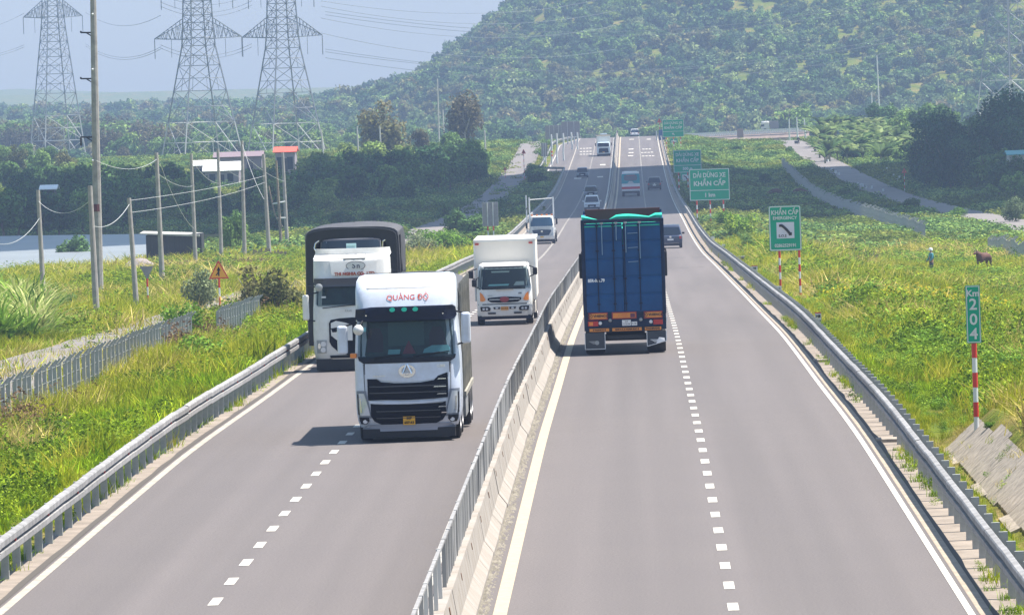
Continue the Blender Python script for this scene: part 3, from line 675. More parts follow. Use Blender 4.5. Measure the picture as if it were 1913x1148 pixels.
o = MB().lathe([(-.09,0),(-.06,.08),(.0,.125),(.04,.12),(.05,0)], (-1.10,-.20,2.66), 14, 'y').build('corner_mirror', m_cabwhite, T, smooth=True)
MB().tube((-1.10,-.15,2.70),(-1.0,.0,2.86),.02).tube((-1.15,-.15,2.62),(-1.2,.12,2.60),.018).build('mirror_arm', m_dark, o)
w_ = MB(); w_.tube((-.75,.0,1.99),(-.10,-.03,2.05),.014).tube((.15,-.02,2.00),(.78,.0,2.08),.014).tube((.45,-.03,2.03),(1.0,.05,2.10),.012); w_.build('wiper', m_dark, T)
MB().box(-.5,.5,.3,9.6,.55,.85).box(-1.0,1.0,.6,2.2,.35,1.0).build('chassis', m_under, T)
for (x, y) in ((-1.03,1.35),(1.03,1.35),(-1.03,3.2),(1.03,3.2),(-1.0,7.0),(1.0,7.0),(-1.0,8.35),(1.0,8.35)): wheel(T, x, y, .52, .30 if y < 5 else .56, 1 if x > 0 else -1)
MB().box(-.9,.9,.9,2.0,.12,.35).build('sump', m_under, T)
def arch(hw, zs, zt, n=10, p=2.6):
    return [(hw*math.sin(a), zs+(zt-zs)*(abs(math.cos(a))**(2/p))) for a in np.linspace(-math.pi/2, math.pi/2, n*2+1)]
m_stake = mat('cargo_side_paint', (.34,.32,.27), .8, nz=.35, ns=2)
pr = [(-1.22,2.9)] + [(x, z) for x, z in arch(1.19,3.40,3.70)] + [(1.22,2.9)]
MB().prism(pr, 2.55, 9.7).build('tarpaulin', m_tarp, T)
MB().box(-1.20,1.20,2.55,9.7,1.02,2.95).build('cargo_body', m_stake, T)
sd = MB()
for y in np.arange(2.6, 9.8, .6): sd.box(1.20,1.26,y,y+.08,.98,3.6)
for z in (1.05,1.5,1.95,2.4,2.85,3.3): sd.box(1.20,1.245,2.55,9.7,z,z+.07)
sd.box(1.15,1.30,2.55,9.7,.90,1.02); sd.build('cargo_stakes', m_stake, T)
MB().tube((1.05,2.35,2.9),(1.05,2.35,3.5),.12,8).box(.95,1.2,2.3,2.5,1.2,2.9).build('air_intake', m_steel_d, T)
MB().box(1.10,1.24,3.9,6.2,.35,.85).build('side_guard', m_steel_d, T)
place(T, 765, 826)
# ================================================================== white truck behind
T2 = empty('truck', (0, 0, 0)); tag(T2, 'white lorry cab with oval emblem and brown lettering, half hidden behind the silver truck', 'truck')
C2 = Cab([(.38,1.16,.08),(.6,1.21,.0),(1.2,1.22,0),(1.98,1.20,.04),(2.05,1.19,.06),(2.7,1.16,.18),(2.78,1.17,.12),(3.0,1.17,.15),(3.42,1.16,.24),(3.50,1.14,.42),(3.52,1.10,.9),(3.52,1.0,1.8)], .07, .20, 2.2)
C2.shell('cab', m_cabwhite, T2)
C2.rows_patch('interior', [(2.06,-1.08,1.08),(2.66,-1.04,1.04)], m_glassin, T2, .006, .004)
C2.rows_patch('windshield', [(2.02,-1.05,1.05),(2.10,-1.12,1.12),(2.68,-1.09,1.09)], m_ws, T2, .03, .02)
for (x, z) in ((-.86,2.28),(-.74,2.62)): C2.rows_patch('sticker', [(z,x-.07,x+.07),(z+.05,x-.07,x+.07)], m_wplate, T2, .036, .004)
C2.rows_patch('visor', [(2.62,-1.10,1.10),(2.70,-1.16,1.16),(2.88,-1.15,1.15)], mat('visor_grey', (.06,.065,.09), .35), T2, .16, .18)
C2.rows_patch('pennant', [(2.72,.16,.60),(3.0,.36,.40)], mat('triangle_red', (.42,.02,.03), .5), T2, .20, .02)
C2.rows_patch('roof_lip', [(3.47,-1.17,1.17),(3.56,-1.19,1.19),(3.74,-1.15,1.15)], m_cabwhite, T2, .04, .16)
C2.rows_patch('roof_step', [(3.47,-.22,.48),(3.50,-.20,.46)], m_steel_d, T2, .10, .04)
for x in (-.16,.12,.42): C2.rows_patch('roof_step_bracket', [(3.47,x-.03,x+.03),(3.56,x-.03,x+.03)], m_steel_d, T2, .11, .04)
C2.rows_patch('deflector_panel', [(2.96,-.58,.66),(3.02,-.60,.80),(3.38,-.64,.82)], m_cabwhite, T2, .03, .03)
C2.disc('emblem_ring', .16, 3.24, .30, .145, m_dark, T2, .05, .01, 28); C2.disc('emblem', .16, 3.24, .285, .13, m_cabwhite, T2, .058, .01, 28)
C2.text('S', .24, .10, 3.245, MATS['visor_grey'], T2, .066, bold=.004); C2.text('n', .22, .24, 3.235, MATS['visor_grey'], T2, .066, bold=.004)
m_brown = mat('brown_lettering', (.28,.06,.03), .6)
C2.text('THI NGHIA CO., LTD', .125, .12, 3.0, m_brown, T2, .05, sx=1.05, bold=.008)
C2.cols_patch('front_panel', [(-1.0,1.35,1.95),(-.5,1.30,1.93),(0,1.3,1.92),(.5,1.30,1.93),(1.0,1.35,1.95)], m_cabwhite, T2, .02, .03)
C2.text('FAW', .10, -.1, 1.86, m_steel_d, T2, .03)
C2.cols_patch('grille_frame', [(-.72,.92,1.50),(-.66,.80,1.60),(-.4,.55,1.64),(0,.5,1.66),(.4,.55,1.64),(.66,.80,1.60),(.72,.92,1.50)], m_grille, T2, .03, .04)
C2.cols_patch('grille_panel', [(-.66,1.12,1.50),(-.5,.98,1.57),(-.2,.96,1.50),(0,.95,1.42)], m_cabwhite, T2, .05, .03)
C2.rows_patch('grille_slat', [(1.22,-.62,-.5),(1.34,-.66,-.40),(1.36,-.50,-.40)], m_grille, T2, .058, .02)
C2.rows_patch('grille_slat', [(.42,-.70,.7),(.50,-.72,.72)], m_grille, T2, .04, .03)
for s_ in (-1, 1):
    C2.rows_patch('headlight_bezel', [(.58,s_*.82,s_*1.12),(.98,s_*.80,s_*1.12)], m_steel_d, T2, .02, .03)
    C2.disc('headlight', s_*.91, .86, .085, .085, m_lens, T2, .05); C2.disc('headlight', s_*.92, .68, .08, .08, m_lens, T2, .05)
    C2.disc('headlight', s_*1.04, .80, .045, .09, m_chrome, T2, .035)
MB().box(-1.15,1.15,.10,.9,.06,.40).build('air_dam', m_under, T2)
truck_mirror(T2, -1, -1.42, 2.0, .10, .20, .78, m_cabwhite); truck_mirror(T2, 1, 1.42, 2.0, .10, .20, .78, m_cabwhite)
o = MB().lathe([(-.06,0),(0,.12),(.05,.10),(.06,0)], (-.98,-.25,2.62), 12, 'y').build('corner_mirror', m_steel_d, T2, smooth=True)
MB().tube((-.98,-.2,2.62),(-1.35,.1,2.66),.02).build('mirror_arm', m_dark, o)
MB().box(-.5,.5,.3,5.6,.5,.85).box(-.95,.95,1.9,5.0,.7,1.2).build('chassis', m_under, T2)
MB().tube((-.9,-.0,1.97),(.2,-.03,2.06),.014).build('wiper', m_dark, T2)
for (x, y) in ((-1.02,1.3),(1.02,1.3),(-.95,4.2),(.95,4.2)): wheel(T2, x, y, .5, .30 if y < 3 else .5, 1 if x > 0 else -1)
p2 = place(T2, 661, 694)
# ================================================================== canopy truck under black tarp right behind
T3 = empty('truck', (0, 0, 0)); tag(T3, 'tall truck under a black tarpaulin, its dark windscreen showing over the white lorry', 'truck')
def arch_wall(name, hw, z0, zs, zt, y0, y1, t, m, parent, ripple=0):
    P = []
    for y in np.arange(y0, y1+.01, .12 if ripple else (y1-y0)):
        q = arch(hw, zs, zt, 8, 4.6); row = [(-hw, y, z) for z in np.linspace(z0, zs, 7)[:-1]] + [(x, y, z) for x, z in q] + [(hw, y, z) for z in np.linspace(zs, z0, 7)[1:]]
        if ripple: row = [(x*(1+ripple*math.sin(y*9+z*2.3)*.5+ripple*.6*math.sin(y*21+x)), yy, z + .03*math.sin(y*5+x*2)) for x, yy, z in row]
        P.append(row)
    mb = MB().grid(P); Q = [[(x*(1-t/hw), y, z-(t if z > z0+.05 else 0)) for x, y, z in r] for r in P]; mb.grid(Q, True); mb.grid([P[0], Q[0]]); mb.grid([P[-1], Q[-1]])
    return mb.build(name, m, parent, smooth=True)
arch_wall('tarpaulin', 1.50, .75, 3.88, 4.34, .9, 6.5, .10, m_tarp, T3, .02)
arch_wall('front_hood', 1.46, .55, 3.86, 4.28, .62, 1.1, .32, m_btarp, T3)
MB().box(-1.40,1.40,2.9,6.4,.9,4.0).build('cargo_body', m_under, T3)
C3 = Cab([(.5,1.05,.1),(1.2,1.08,.05),(2.4,1.06,.1),(3.2,1.0,.25),(3.9,.95,.42),(4.0,.9,.8)], .05, .15, 2.3)
C3.shell('cab', mat('cab_dark_paint', (.03,.035,.05), .4), T3)
C3.rows_patch('windshield_frame', [(3.0,-1.0,.97),(3.86,-.98,.95),(3.95,-.90,.88)], mat('windscreen_frame', (.22,.24,.28), .4), T3, .02, .03)
C3.rows_patch('windshield', [(3.0,-.96,.93),(3.82,-.93,.91),(3.90,-.86,.84)], mat('dark_windscreen', (.02,.03,.045), .12, spec=.7), T3, .04, .03)
C3.rows_patch('windscreen_notice', [(3.56,-.15,.17),(3.80,-.15,.17)], mat('notice_paper', (.45,.66,.66), .6), T3, .055, .01)
C3.text('DN-1063', .06, .01, 3.62, m_blackink, T3, .062); C3.text('TCB HCM', .06, .01, 3.72, mat('notice_ink', (.25,.42,.42), .6), T3, .062)
o = MB().lathe([(-.05,0),(0,.11),(.04,.10),(.06,0)], (-1.02,-.1,3.55), 14, 'y').build('mirror', m_steel_d, T3, smooth=True)
MB().path([(-1.10,-.05,3.55),(-1.16,-.05,3.68),(-1.12,-.03,3.84),(-1.0,.0,3.92)], .022).build('mirror_arm', m_chrome, o)
MB().path([(1.02,-.0,3.65),(1.04,-.03,3.84),(1.12,.0,3.88)], .022).build('mirror_arm', m_chrome, T3)
st = MB()
for k in range(6): st.tube((1.49+.04*math.sin(k), 1.0+k*.5, 4.0), (1.52, 1.25+k*.45, 2.6), .02, 4)
st.tube((1.50,.9,2.75),(1.53,6.0,2.75),.03,4); st.build('tie_rope', m_dark, T3)
for (x, y) in ((-1.02,1.6),(1.02,1.6),(-1.0,5.2),(1.0,5.2)): wheel(T3, x, y, .5, .30, 1 if x > 0 else -1)
T3.location = (p2.x-.30, p2.y+7.4, Rf(p2.y+7.4)+.02)
# ================================================================== white box truck
B = empty('box_truck', (0, 0, 0)); tag(B, 'white box truck with orange corner lamps, between the silver truck and the median', 'truck')
C4 = Cab([(.34,.98,.08),(.5,1.02,.0),(.9,1.02,0),(1.30,1.01,.02),(1.40,1.0,.04),(2.08,.95,.24),(2.22,.92,.34),(2.28,.84,.55),(2.28,.8,1.2)], .07, .16, 1.75)
C4.shell('cab', m_cabwhite, B)
C4.rows_patch('interior', [(1.42,-.88,.88),(2.08,-.82,.82)], m_glassin, B, .006, .004)
C4.rows_patch('dashboard_paper', [(1.46,-.6,.15),(1.52,-.55,.2)], m_cyan, B, .014, .004); C4.rows_patch('dashboard_paper', [(1.46,.35,.75),(1.6,.45,.74)], mat('dash_items', (.32,.38,.40), .7), B, .014, .004)
C4.rows_patch('sun_blind', [(1.94,-.45,.2),(2.0,-.46,.22)], mat('blind_grey', (.35,.42,.40), .7), B, .014, .004)
C4.rows_patch('windshield', [(1.36,-.92,.92),(1.44,-.965,.965),(2.0,-.90,.90),(2.14,-.85,.85)], m_ws, B, .035, .03)
C4.rows_patch('windshield_seal', [(1.33,-.93,.93),(1.44,-.98,.98),(2.02,-.915,.915),(2.17,-.86,.86)], m_dark, B, .012, .01)
MB().tube((-.55,-.03,1.36),(-.05,-.02,1.45),.012).tube((.1,-.02,1.36),(.62,.0,1.42),.012).build('wiper', m_dark, B)
C4.rows_patch('bonnet_edge', [(1.285,-.30,.34),(1.33,-.30,.34)], mat('edge_beige', (.50,.42,.34), .5), B, .03, .02)
C4.cols_patch('grille', [(-.62,.94,1.02),(-.5,.86,1.03),(-.2,.84,1.05),(0,.84,1.06),(.2,.84,1.05),(.5,.86,1.03),(.62,.94,1.02)], m_grille, B, .03, .03)
C4.rows_patch('grille_bar', [(.945,-.56,.56),(.968,-.56,.56)], m_cabwhite, B, .045, .02)
C4.disc('emblem', 0, .96, .17, .105, mat('emblem_red', (.28,.03,.04), .4), B, .055, .02, 20); C4.text('H', .13, 0, .955, m_redl, B, .062)
C4.text('HINO', .07, -.52, 1.10, m_steel_d, B, .02); C4.text('500', .08, .58, 1.17, m_dark, B, .02, bold=.002)
for s_ in (-1, 1):
    C4.cols_patch('corner_lamp', [(s_*.70,.93,.97),(s_*.80,.90,1.15),(s_*.90,.91,1.24)], m_orange, B, .03, .04)
    C4.rows_patch('headlight', [(.54,s_*.55,s_*.88),(.64,s_*.52,s_*.90),(.70,s_*.60,s_*.90)], m_dark, B, .06, .03)
    for k in (.66, .78): C4.disc('headlight_lens', s_*k, .615, .045, .04, m_lens, B, .072)
    C4.rows_patch('fog_light', [(.60,s_*.18,s_*.40),(.68,s_*.17,s_*.42)], m_dark, B, .06, .03); C4.disc('fog_lens', s_*.29, .64, .06, .03, m_lens, B, .072)
    C4.rows_patch('bumper_vent', [(.42,s_*.34,s_*.62),(.48,s_*.33,s_*.63)], m_dark, B, .06, .03)
C4.rows_patch('bumper', [(.34,-.98,.98),(.42,-1.02,1.02),(.72,-1.02,1.02),(.76,-1.0,1.0)], m_cabwhite, B, .045, .12)
C4.rows_patch('bumper_gap', [(.77,-.98,.98),(.80,-.98,.98)], m_dark, B, .01, .01)
C4.rows_patch('number_plate', [(.56,-.14,.14),(.69,-.14,.14)], mat('orange_plate', (.62,.26,.04), .5), B, .075, .02); C4.text('86C-145.20', .05, 0, .625, m_blackink, B, .083)
truck_mirror(B, -1, -1.22, 1.90, .22, .20, .28, m_dark, .22); truck_mirror(B, -1, -1.10, 1.58, .10, .18, .28, m_dark, .16); truck_mirror(B, 1, 1.16, 1.96, .22, .17, .28, m_dark, .22)
MB().box(-1.10,1.14,1.9,8.6,.85,3.08).build('cargo_box', m_boxwhite, B, bevel=.02)
tr = MB(); tr.box(-1.13,1.17,1.88,8.62,3.04,3.12); tr.box(-1.13,-1.07,1.88,1.94,.85,3.05); tr.box(1.10,1.17,1.88,1.94,.85,3.05); tr.build('box_trim', m_cabwhite, B)
for x in (-1.0, 1.0): MB().box(x-.07,x+.07,1.85,1.89,2.94,3.0).build('marker_lamp', m_redl, B)
MB().box(-.4,.4,.3,8.4,.45,.85).build('chassis', m_under, B); MB().box(-.95,.95,.15,.5,.22,.36).build('air_dam', m_visor, B)
for (x, y) in ((-.9,1.0),(.9,1.0)): wheel(B, x, y, .42, .26, 1 if x > 0 else -1)
for (x, y) in ((-.86,5.8),(.86,5.8)): wheel(B, x, y, .42, .50, 1 if x > 0 else -1)
MB().box(.98,1.10,2.4,4.6,.35,.75).build('side_guard', m_boxwhite, B)
place(B, 944, 608); B.scale = (1.05, 1.05, 1.05)
# ================================================================== blue container truck
K = empty('container_truck', (0, 0, 0)); tag(K, 'blue high-sided container truck seen from behind with orange plates and a teal tarp edge', 'truck')
# local: rear face at y=0, body towards +y
HW, ZB, ZT = 1.31, 1.30, 4.30
MB().box(-HW,-HW+.06,.06,9.6,ZB,ZT).box(HW-.06,HW,.06,9.6,ZB,ZT).box(-HW,HW,9.5,9.6,ZB,ZT+.1).box(-HW,HW,.06,9.5,ZB,ZB+.08).build('container_walls', m_blue, K)
fr = MB().box(-HW-.015,-HW+.09,-.02,.10,ZB-.02,ZT+.02).box(HW-.09,HW+.015,-.02,.10,ZB-.02,ZT+.02).box(-HW+.09,HW-.09,-.02,.10,ZT-.09,ZT+.02).box(-HW+.09,HW-.09,-.02,.10,ZB-.02,ZB+.06); fr.build('rear_frame', m_bluedk, K, bevel=.01)
m_int = MB().box(-HW+.06,HW-.06,9.3,9.49,3.2,ZT+.16).box(-HW+.062,-HW+.09,.1,9.3,3.2,ZT-.01).box(HW-.09,HW-.062,.1,9.3,3.2,ZT-.01); m_int.build('liner', m_maroon, K)
MB().box(-HW+.09,HW-.09,.3,9.2,3.5,4.0).build('load', m_teal, K)
# two doors, each with stepped panels
for s_ in (-1, 1):
    xa, xb = (-HW+.10, -.012) if s_ < 0 else (.012, HW-.10)
    prof = []; z = ZB+.07; rows = [(ZB+.07, .0)]
    mb = MB(); n = 5; hts = np.linspace(ZB+.07, ZT-.10, 6)
    P = []
    for k in range(5):
        a, b = hts[k], hts[k+1]
        P += [[(xa, .0, a+.03), (xb, .0, a+.03)], [(xa, .0, b-.07), (xb, .0, b-.07)], [(xa, .022, b-.04), (xb, .022, b-.04)], [(xa, .022, b), (xb, .022, b)]]
    mb.grid([[ (xa,.0,hts[0]), (xb,.0,hts[0]) ]] + P); mb.build('door', m_blue, K)
for x in (-.82, -.30, .05, .52):
    m_ = MB(); m_.tube((x, -.035, ZB+.1), (x, -.035, ZT-.06), .017, 6)
    for z in (1.6, 2.4, 3.3, 4.1): m_.box(x-.05, x+.05, -.045, .0, z, z+.05)
    m_.build('locking_bar', m_bluedk, K)
m_scuff = mat('bar_bare_metal', (.16,.26,.38), .5, .1)
for x, z0 in ((-.66,3.2),(-.20,3.65),(.10,3.25),(.55,3.05)):
    MB().tube((x,-.05,z0),(x,-.05,ZT-.08),.016,6).build('lifting_bar', m_scuff, K)
    MB().box(x-.05,x+.05,-.07,-.01,ZT-.12,ZT-.07).build('bar_bracket', m_steel_d, K)
for z in (2.95,3.40,3.86): MB().tube((.16,-.05,z),(.48,-.05,z+.01),.014,5).build('ladder_rung', m_scuff, K)
MB().box(-HW+.1,HW-.12,-.035,-.022,ZT-.21,ZT-.17).build('teal_strap', m_teal, K)
for s_ in (-1, 1):
    tp = MB(); x0, x1 = ((-HW+.02, -.78) if s_ < 0 else (-.40, HW-.03)); P = []
    for k, t_ in enumerate(np.linspace(0, 1, 9)):
        x = x0+(x1-x0)*t_; hgt = (.16*(1-t_)) if s_ < 0 else (.10+.06*math.sin(t_*5)+(.12 if t_ > .85 else 0))*(1 if t_ > .08 else .1)
        P.append([(x, .12, ZT-.02), (x, .10+.05*math.sin(k*2), ZT+.02+hgt*.6), (x, .35+.1*math.sin(k), ZT+.02+hgt), (x, .9, ZT-.1)])
    tp.grid(P).build('tarp_edge', m_teal, K, smooth=True)
lettering('85R-001.79', .135, m_whiteink, K, (-.88, -.004, 2.38), sx=.85, bold=.006)
# rear end below the container
MB().box(-HW,HW,.0,.10,.78,ZB-.02).box(-.62,.62,.10,9.4,.62,.95).build('rear_panel', m_bluedk, K)
m_opl = mat('orange_plate_paint', (.72,.25,.03), .5, nz=.15, ns=8); m_bord = mat('plate_border_red', (.30,.02,.03), .5)
def plate(x0, x1, z0, z1, txt, size, name='rear_plate', border=True, sx=1):
    o = MB().box(x0, x1, -.035, -.002, z0, z1).build(name, m_bord if border else m_dark, K, bevel=.012)
    MB().box(x0+.035, x1-.035, -.045, -.034, z0+.03, z1-.03).build('plate_face', m_opl, o)
    if txt: lettering(txt, size, m_blackink, o, ((x0+x1)/2, -.047, (z0+z1)/2), bold=.004, sx=sx)
plate(-1.17,-.55,1.13,1.36,'⊕ VHIENCO',.11); plate(.60,1.20,1.13,1.36,'⊕ VHIENCO',.11)
o = MB().box(-.42,.37,-.035,-.002,1.14,1.36).build('rear_plate', m_bord, K, bevel=.012); MB().box(-.385,.335,-.045,-.034,1.17,1.33).build('plate_face', m_opl, o)
lettering('XE TAI', .06, m_redink, o, (-.02,-.047,1.28)); lettering('CO MUI', .05, m_redink, o, (-.02,-.047,1.21))
MB().lathe([(0,0),(0,.05),(.012,.05)],(-.28,-.05,1.25),12,'y').build('plate_emblem', m_orange, o); MB().box(.17,.32,-.05,-.045,1.18,1.31).build('plate_emblem', mat('emblem_maroon',(.12,.02,.05),.5), o)
for s_ in (-1, 1):
    xa, xb = (-1.19,-.86) if s_ < 0 else (.90,1.20)
    l_ = MB().box(xa,xb,-.04,-.002,.93,1.09).build('tail_light', m_redl, K, bevel=.01)
    MB().box(min(xa,xb)+(.04 if s_ < 0 else .02), min(xa,xb)+.16, -.046,-.04,.955,1.065).build('indicator_lens', m_orange if s_ < 0 else m_redl, l_)
    MB().lathe([(-.01,0),(-.01,.045),(.03,.06)],((-.80 if s_ < 0 else .82),-.03,1.02),12,'y').build('reversing_lamp', m_wplate, K)
    MB().lathe([(-.05,0),(-.05,.03),(.0,.06)],((-.48 if s_ < 0 else .50),-.02,1.10),10,'y').build('rubber_stop', m_steel_d, K)
    # mudflap with white edge and winged emblem
    x0, x1 = (-1.30,-.66) if s_ < 0 else (.68,1.30)
    z_in, z_out = (.20,.20) if s_ < 0 else (.24,.40)
    f_ = MB().add([(x0,-.02,.72),(x1,-.02,.72),(x1,-.04,z_out),(x0,-.04,z_in)], [(0,1,2,3)]).build('mudflap', mat('mudflap_rubber', (.035,.04,.05), .6), K)
    e = MB(); pts = [(x0,-.03,.72),(x0,-.05,z_in),(x1,-.05,z_out),(x1,-.03,.72)]; e.path(pts,.014,4); e.build('flap_edge', m_wplate, f_)
    cx_ = (x0+x1)/2; wg = MB(); 
    for k in range(4): wg.box(cx_-.20+k*.04, cx_+.06, -.062,-.052, .44-k*.025, .455-k*.025)
    wg.lathe([(0,0),(0,.07),(.01,.07)],(cx_+.06,-.06,.40),10,'y'); wg.build('winged_emblem', m_steel_d if s_ < 0 else m_wplate, f_)
    if s_ > 0: MB().add([(1.06,-.07,.52),(1.24,-.09,.50),(1.25,-.12,.40),(.96,-.10,.30)], [(0,1,2,3)]).build('bent_corner', m_wplate, f_)
b_ = MB().box(-1.18,1.18,-.06,.0,.73,.88).build('rear_bumper', m_dark, K, bevel=.02)
for xa, xb, tx in ((-1.15,-.52,'S VHANCO E'),(-.42,.52,'QCE A S A VOAM RUC E'),(.62,1.14,'TOANPHANG')):
    q = MB().box(xa,xb,-.075,-.06,.755,.855).build('bumper_strip', m_opl, b_, bevel=.03)
    lettering(tx, .07, m_blackink, K, ((xa+xb)/2,-.078,.805), bold=.004)
for xa, xb, za, zb, l1, l2 in ((-.10,.18,.92,1.10,'51F','173.94'),(.20,.38,.92,1.04,'','R 38')):
    q = MB().box(xa,xb,-.03,-.002,za,zb).build('number_plate', m_wplate, K)
    if l1: lettering(l1,.075,m_blackink,q,((xa+xb)/2,-.033,zb-.05)); lettering(l2,.08,m_blackink,q,((xa+xb)/2,-.033,za+.05))
    else: lettering(l2,.07,m_blackink,q,((xa+xb)/2,-.033,(za+zb)/2))
MB().box(-.6,.6,.1,.5,.50,.72).tube((-.9,1.1,.52),(.9,1.1,.52),.12,8).build('axle', m_under, K)
for (x, y) in ((-.98,1.1),(.98,1.1),(-.98,2.45),(.98,2.45)): wheel(K, x, y, .52, .60, 1 if x > 0 else -1)
for (x, y) in ((-1.05,8.6),(1.05,8.6)): wheel(K, x, y, .52, .3, 1 if x > 0 else -1)
MB().box(-1.22,1.22,9.7,11.8,.5,3.3).build('cab', m_cabwhite, K, bevel=.08)
for s_, z in ((-1,2.55),(1,2.55)):
    o = MB().box(s_*1.40-(.11 if s_ < 0 else .05),s_*1.40+(.11 if s_ < 0 else .05),10.6,10.8,z-.42,z+.42).build('mirror', m_dark, K, bevel=.04)
    MB().path([(s_*1.42,10.7,z+.4),(s_*1.38,10.7,z+.52),(s_*1.2,10.7,z+.55)],.03).build('mirror_arm', m_dark, o)
MB().box(1.27,1.34,.0,.05,1.02,1.16).build('side_reflector', m_wplate, K)
pk = ground(1170, 663, 80, True); K.location = (pk.x, pk.y+.1, pk.z)
# ================================================================== crane/stake truck farther left
Q = empty('truck', (0, 0, 0)); tag(Q, 'white truck with tall stake posts and orange roof lamps beyond the box truck', 'truck')
C5 = Cab([(.40,1.05,.05),(.6,1.08,0),(1.35,1.06,.02),(1.5,1.04,.05),(2.25,.98,.22),(2.38,.95,.35),(2.40,.88,.6)], .06, .16, 1.9)
C5.shell('cab', m_cabwhite, Q)
C5.rows_patch('windshield', [(1.52,-.92,.92),(1.6,-.96,.96),(2.28,-.88,.88)], mat('blue_windscreen', (.02,.06,.11), .15, spec=.7), Q, .03, .03)
C5.cols_patch('grille', [(-.80,1.10,1.20),(-.6,.75,1.22),(0,.72,1.24),(.6,.75,1.22),(.80,1.10,1.20)], mat('grille_blue_black', (.015,.04,.075), .35), Q, .03, .04)
C5.disc('emblem', 0, 1.08, .10, .08, m_chrome, Q, .05)
for z in (1.38, 1.30): C5.rows_patch('panel_trim', [(z,-.75,.75),(z+.02,-.75,.75)], m_steel_d, Q, .02, .02)
C5.rows_patch('bumper', [(.42,-1.02,1.02),(.62,-1.08,1.08),(.70,-1.06,1.06)], m_cabwhite, Q, .05, .1)
C5.rows_patch('number_plate', [(.56,-.15,.15),(.66,-.15,.15)], m_yplate, Q, .07, .02)
for s_ in (-1, 1):
    C5.rows_patch('headlight', [(.74,s_*.72,s_*1.0),(.92,s_*.86,s_*1.02)], m_lens if s_ > 0 else m_orange, Q, .03, .03)
    truck_mirror(Q, s_, s_*1.28, 1.9 if s_ > 0 else 1.6, .1, .16, .5, m_dark, .2)
for k in range(5): MB().box(-.9+k*.42,-.72+k*.42,.45,.6,2.40,2.52).build('roof_lamp', m_orange, Q, bevel=.02)
MB().box(-1.1,1.1,2.0,8.8,.85,1.15).box(-.4,.4,.5,8.6,.5,.85).build('flatbed', m_steel_d, Q)
for (x, y) in ((-1.02,2.1),(1.02,2.1)): MB().box(x-.06,x+.06,y-.06,y+.06,.9,3.95).build('stake_post', m_wplate, Q)
for (x, y, h_) in ((-1.32,4.6,4.1),): MB().box(x-.06,x+.06,y-.06,y+.06,.9,h_).box(x-.06,-1.0,y-.05,y+.05,.95,1.05).build('stake_post', m_wplate, Q)
MB().tube((-1.05,2.1,3.75),(1.05,2.1,3.85),.035).build('cross_bar', m_wplate, Q); MB().tube((-1.32,4.6,2.9),(-1.05,2.1,3.3),.05).build('stake_brace', m_dark, Q)
MB().box(-1.05,1.05,3.4,3.5,1.15,2.0).build('load_rack', m_steel_d, Q); MB().box(-.95,.95,.2,.9,.18,.42).build('air_dam', m_under, Q)
for (x, y) in ((-.98,1.1),(.98,1.1),(-.95,6.8),(.95,6.8)): wheel(Q, x, y, .48, .28 if y < 3 else .5, 1 if x > 0 else -1)
place(Q, 1013, 456)
# ================================================================== far white cargo truck
Q2 = empty('truck', (0, 0, 0)); tag(Q2, 'white cargo truck with a pale blue lower cab, farthest coming down the left carriageway', 'truck')
C6 = Cab([(.45,1.12,.05),(.7,1.18,0),(1.6,1.16,.02),(2.0,1.12,.1),(2.4,1.06,.2),(2.5,1.0,.4)], .05, .16, 2.0)
C6.shell('cab', mat('pale_blue_white', (.55,.66,.74), .4), Q2)
C6.rows_patch('windshield', [(1.72,-1.0,1.0),(2.36,-.96,.96)], m_visor, Q2, .03, .03); C6.rows_patch('grille', [(.62,-.9,.9),(1.35,-.8,.8),(1.42,-.7,.7)], m_visor, Q2, .03, .03)
C6.rows_patch('cab_trim', [(1.50,-1.08,1.08),(1.64,-1.08,1.08)], m_cabwhite, Q2, .03, .03)
C6.rows_patch('number_plate', [(.66,-.2,.2),(.78,-.2,.2)], m_yplate, Q2, .05, .02)
MB().box(-1.15,1.15,.2,.9,.2,.5).box(-.5,.5,.5,9,.5,.9).build('chassis', m_under, Q2)
MB().box(-1.2,1.2,1.9,9.3,1.0,3.65).build('cargo_box', m_cabwhite, Q2, bevel=.03)
MB().box(-1.36,1.28,1.85,2.1,3.55,3.78).build('roof_rail', mat('rail_beige', (.65,.52,.38), .6), Q2)
MB().box(-.6,.7,2.5,4.2,3.66,4.0).build('roof_load', mat('load_bluegrey', (.22,.28,.36), .7), Q2, bevel=.15)
for s_ in (-1, 1): truck_mirror(Q2, s_, s_*1.4, 2.1, .1, .18, .5, m_dark, .2)
for (x, y) in ((-1.0,1.2),(1.0,1.2),(-.95,6.8),(.95,6.8)): wheel(Q2, x, y, .5, .3 if y < 3 else .5, 1 if x > 0 else -1)
place(Q2, 1128, 292, 300)
# ================================================================== bus
U = empty('bus', (0, 0, 0)); tag(U, 'teal and white coach with a red band on its rear, driving away', 'bus')
m_bw = mat('bus_white', (.66,.66,.68), .4, coat=.4); m_bt = mat('bus_teal', (.0,.26,.32), .5); m_br = mat('bus_red', (.45,.01,.04), .5)
prb = [(-1.15,.5),(-1.2,.9),(-1.2,2.7),(-1.1,3.05),(-.8,3.2),(.8,3.2),(1.1,3.05),(1.2,2.7),(1.2,.9),(1.15,.5)]
MB().prism(prb, 0, 10.5).build('body', m_bw, U, bevel=.06)
MB().prism([(-1.205,1.72),(-1.205,2.75),(-1.12,3.0),(1.12,3.0),(1.205,2.75),(1.205,1.72)], -.03, 8).build('teal_panel', m_bt, U)
MB().prism([(-.85,2.20),(-.88,2.45),(-.82,2.85),(.82,2.85),(.88,2.45),(.85,2.20),(.45,2.1),(-.45,2.1)], -.06, .0).build('rear_window', mat('bus_rear_glass', (.11,.13,.18), .2), U)
MB().box(-.55,.55,-.07,-.03,2.78,2.84).build('window_trim', m_redink, U)
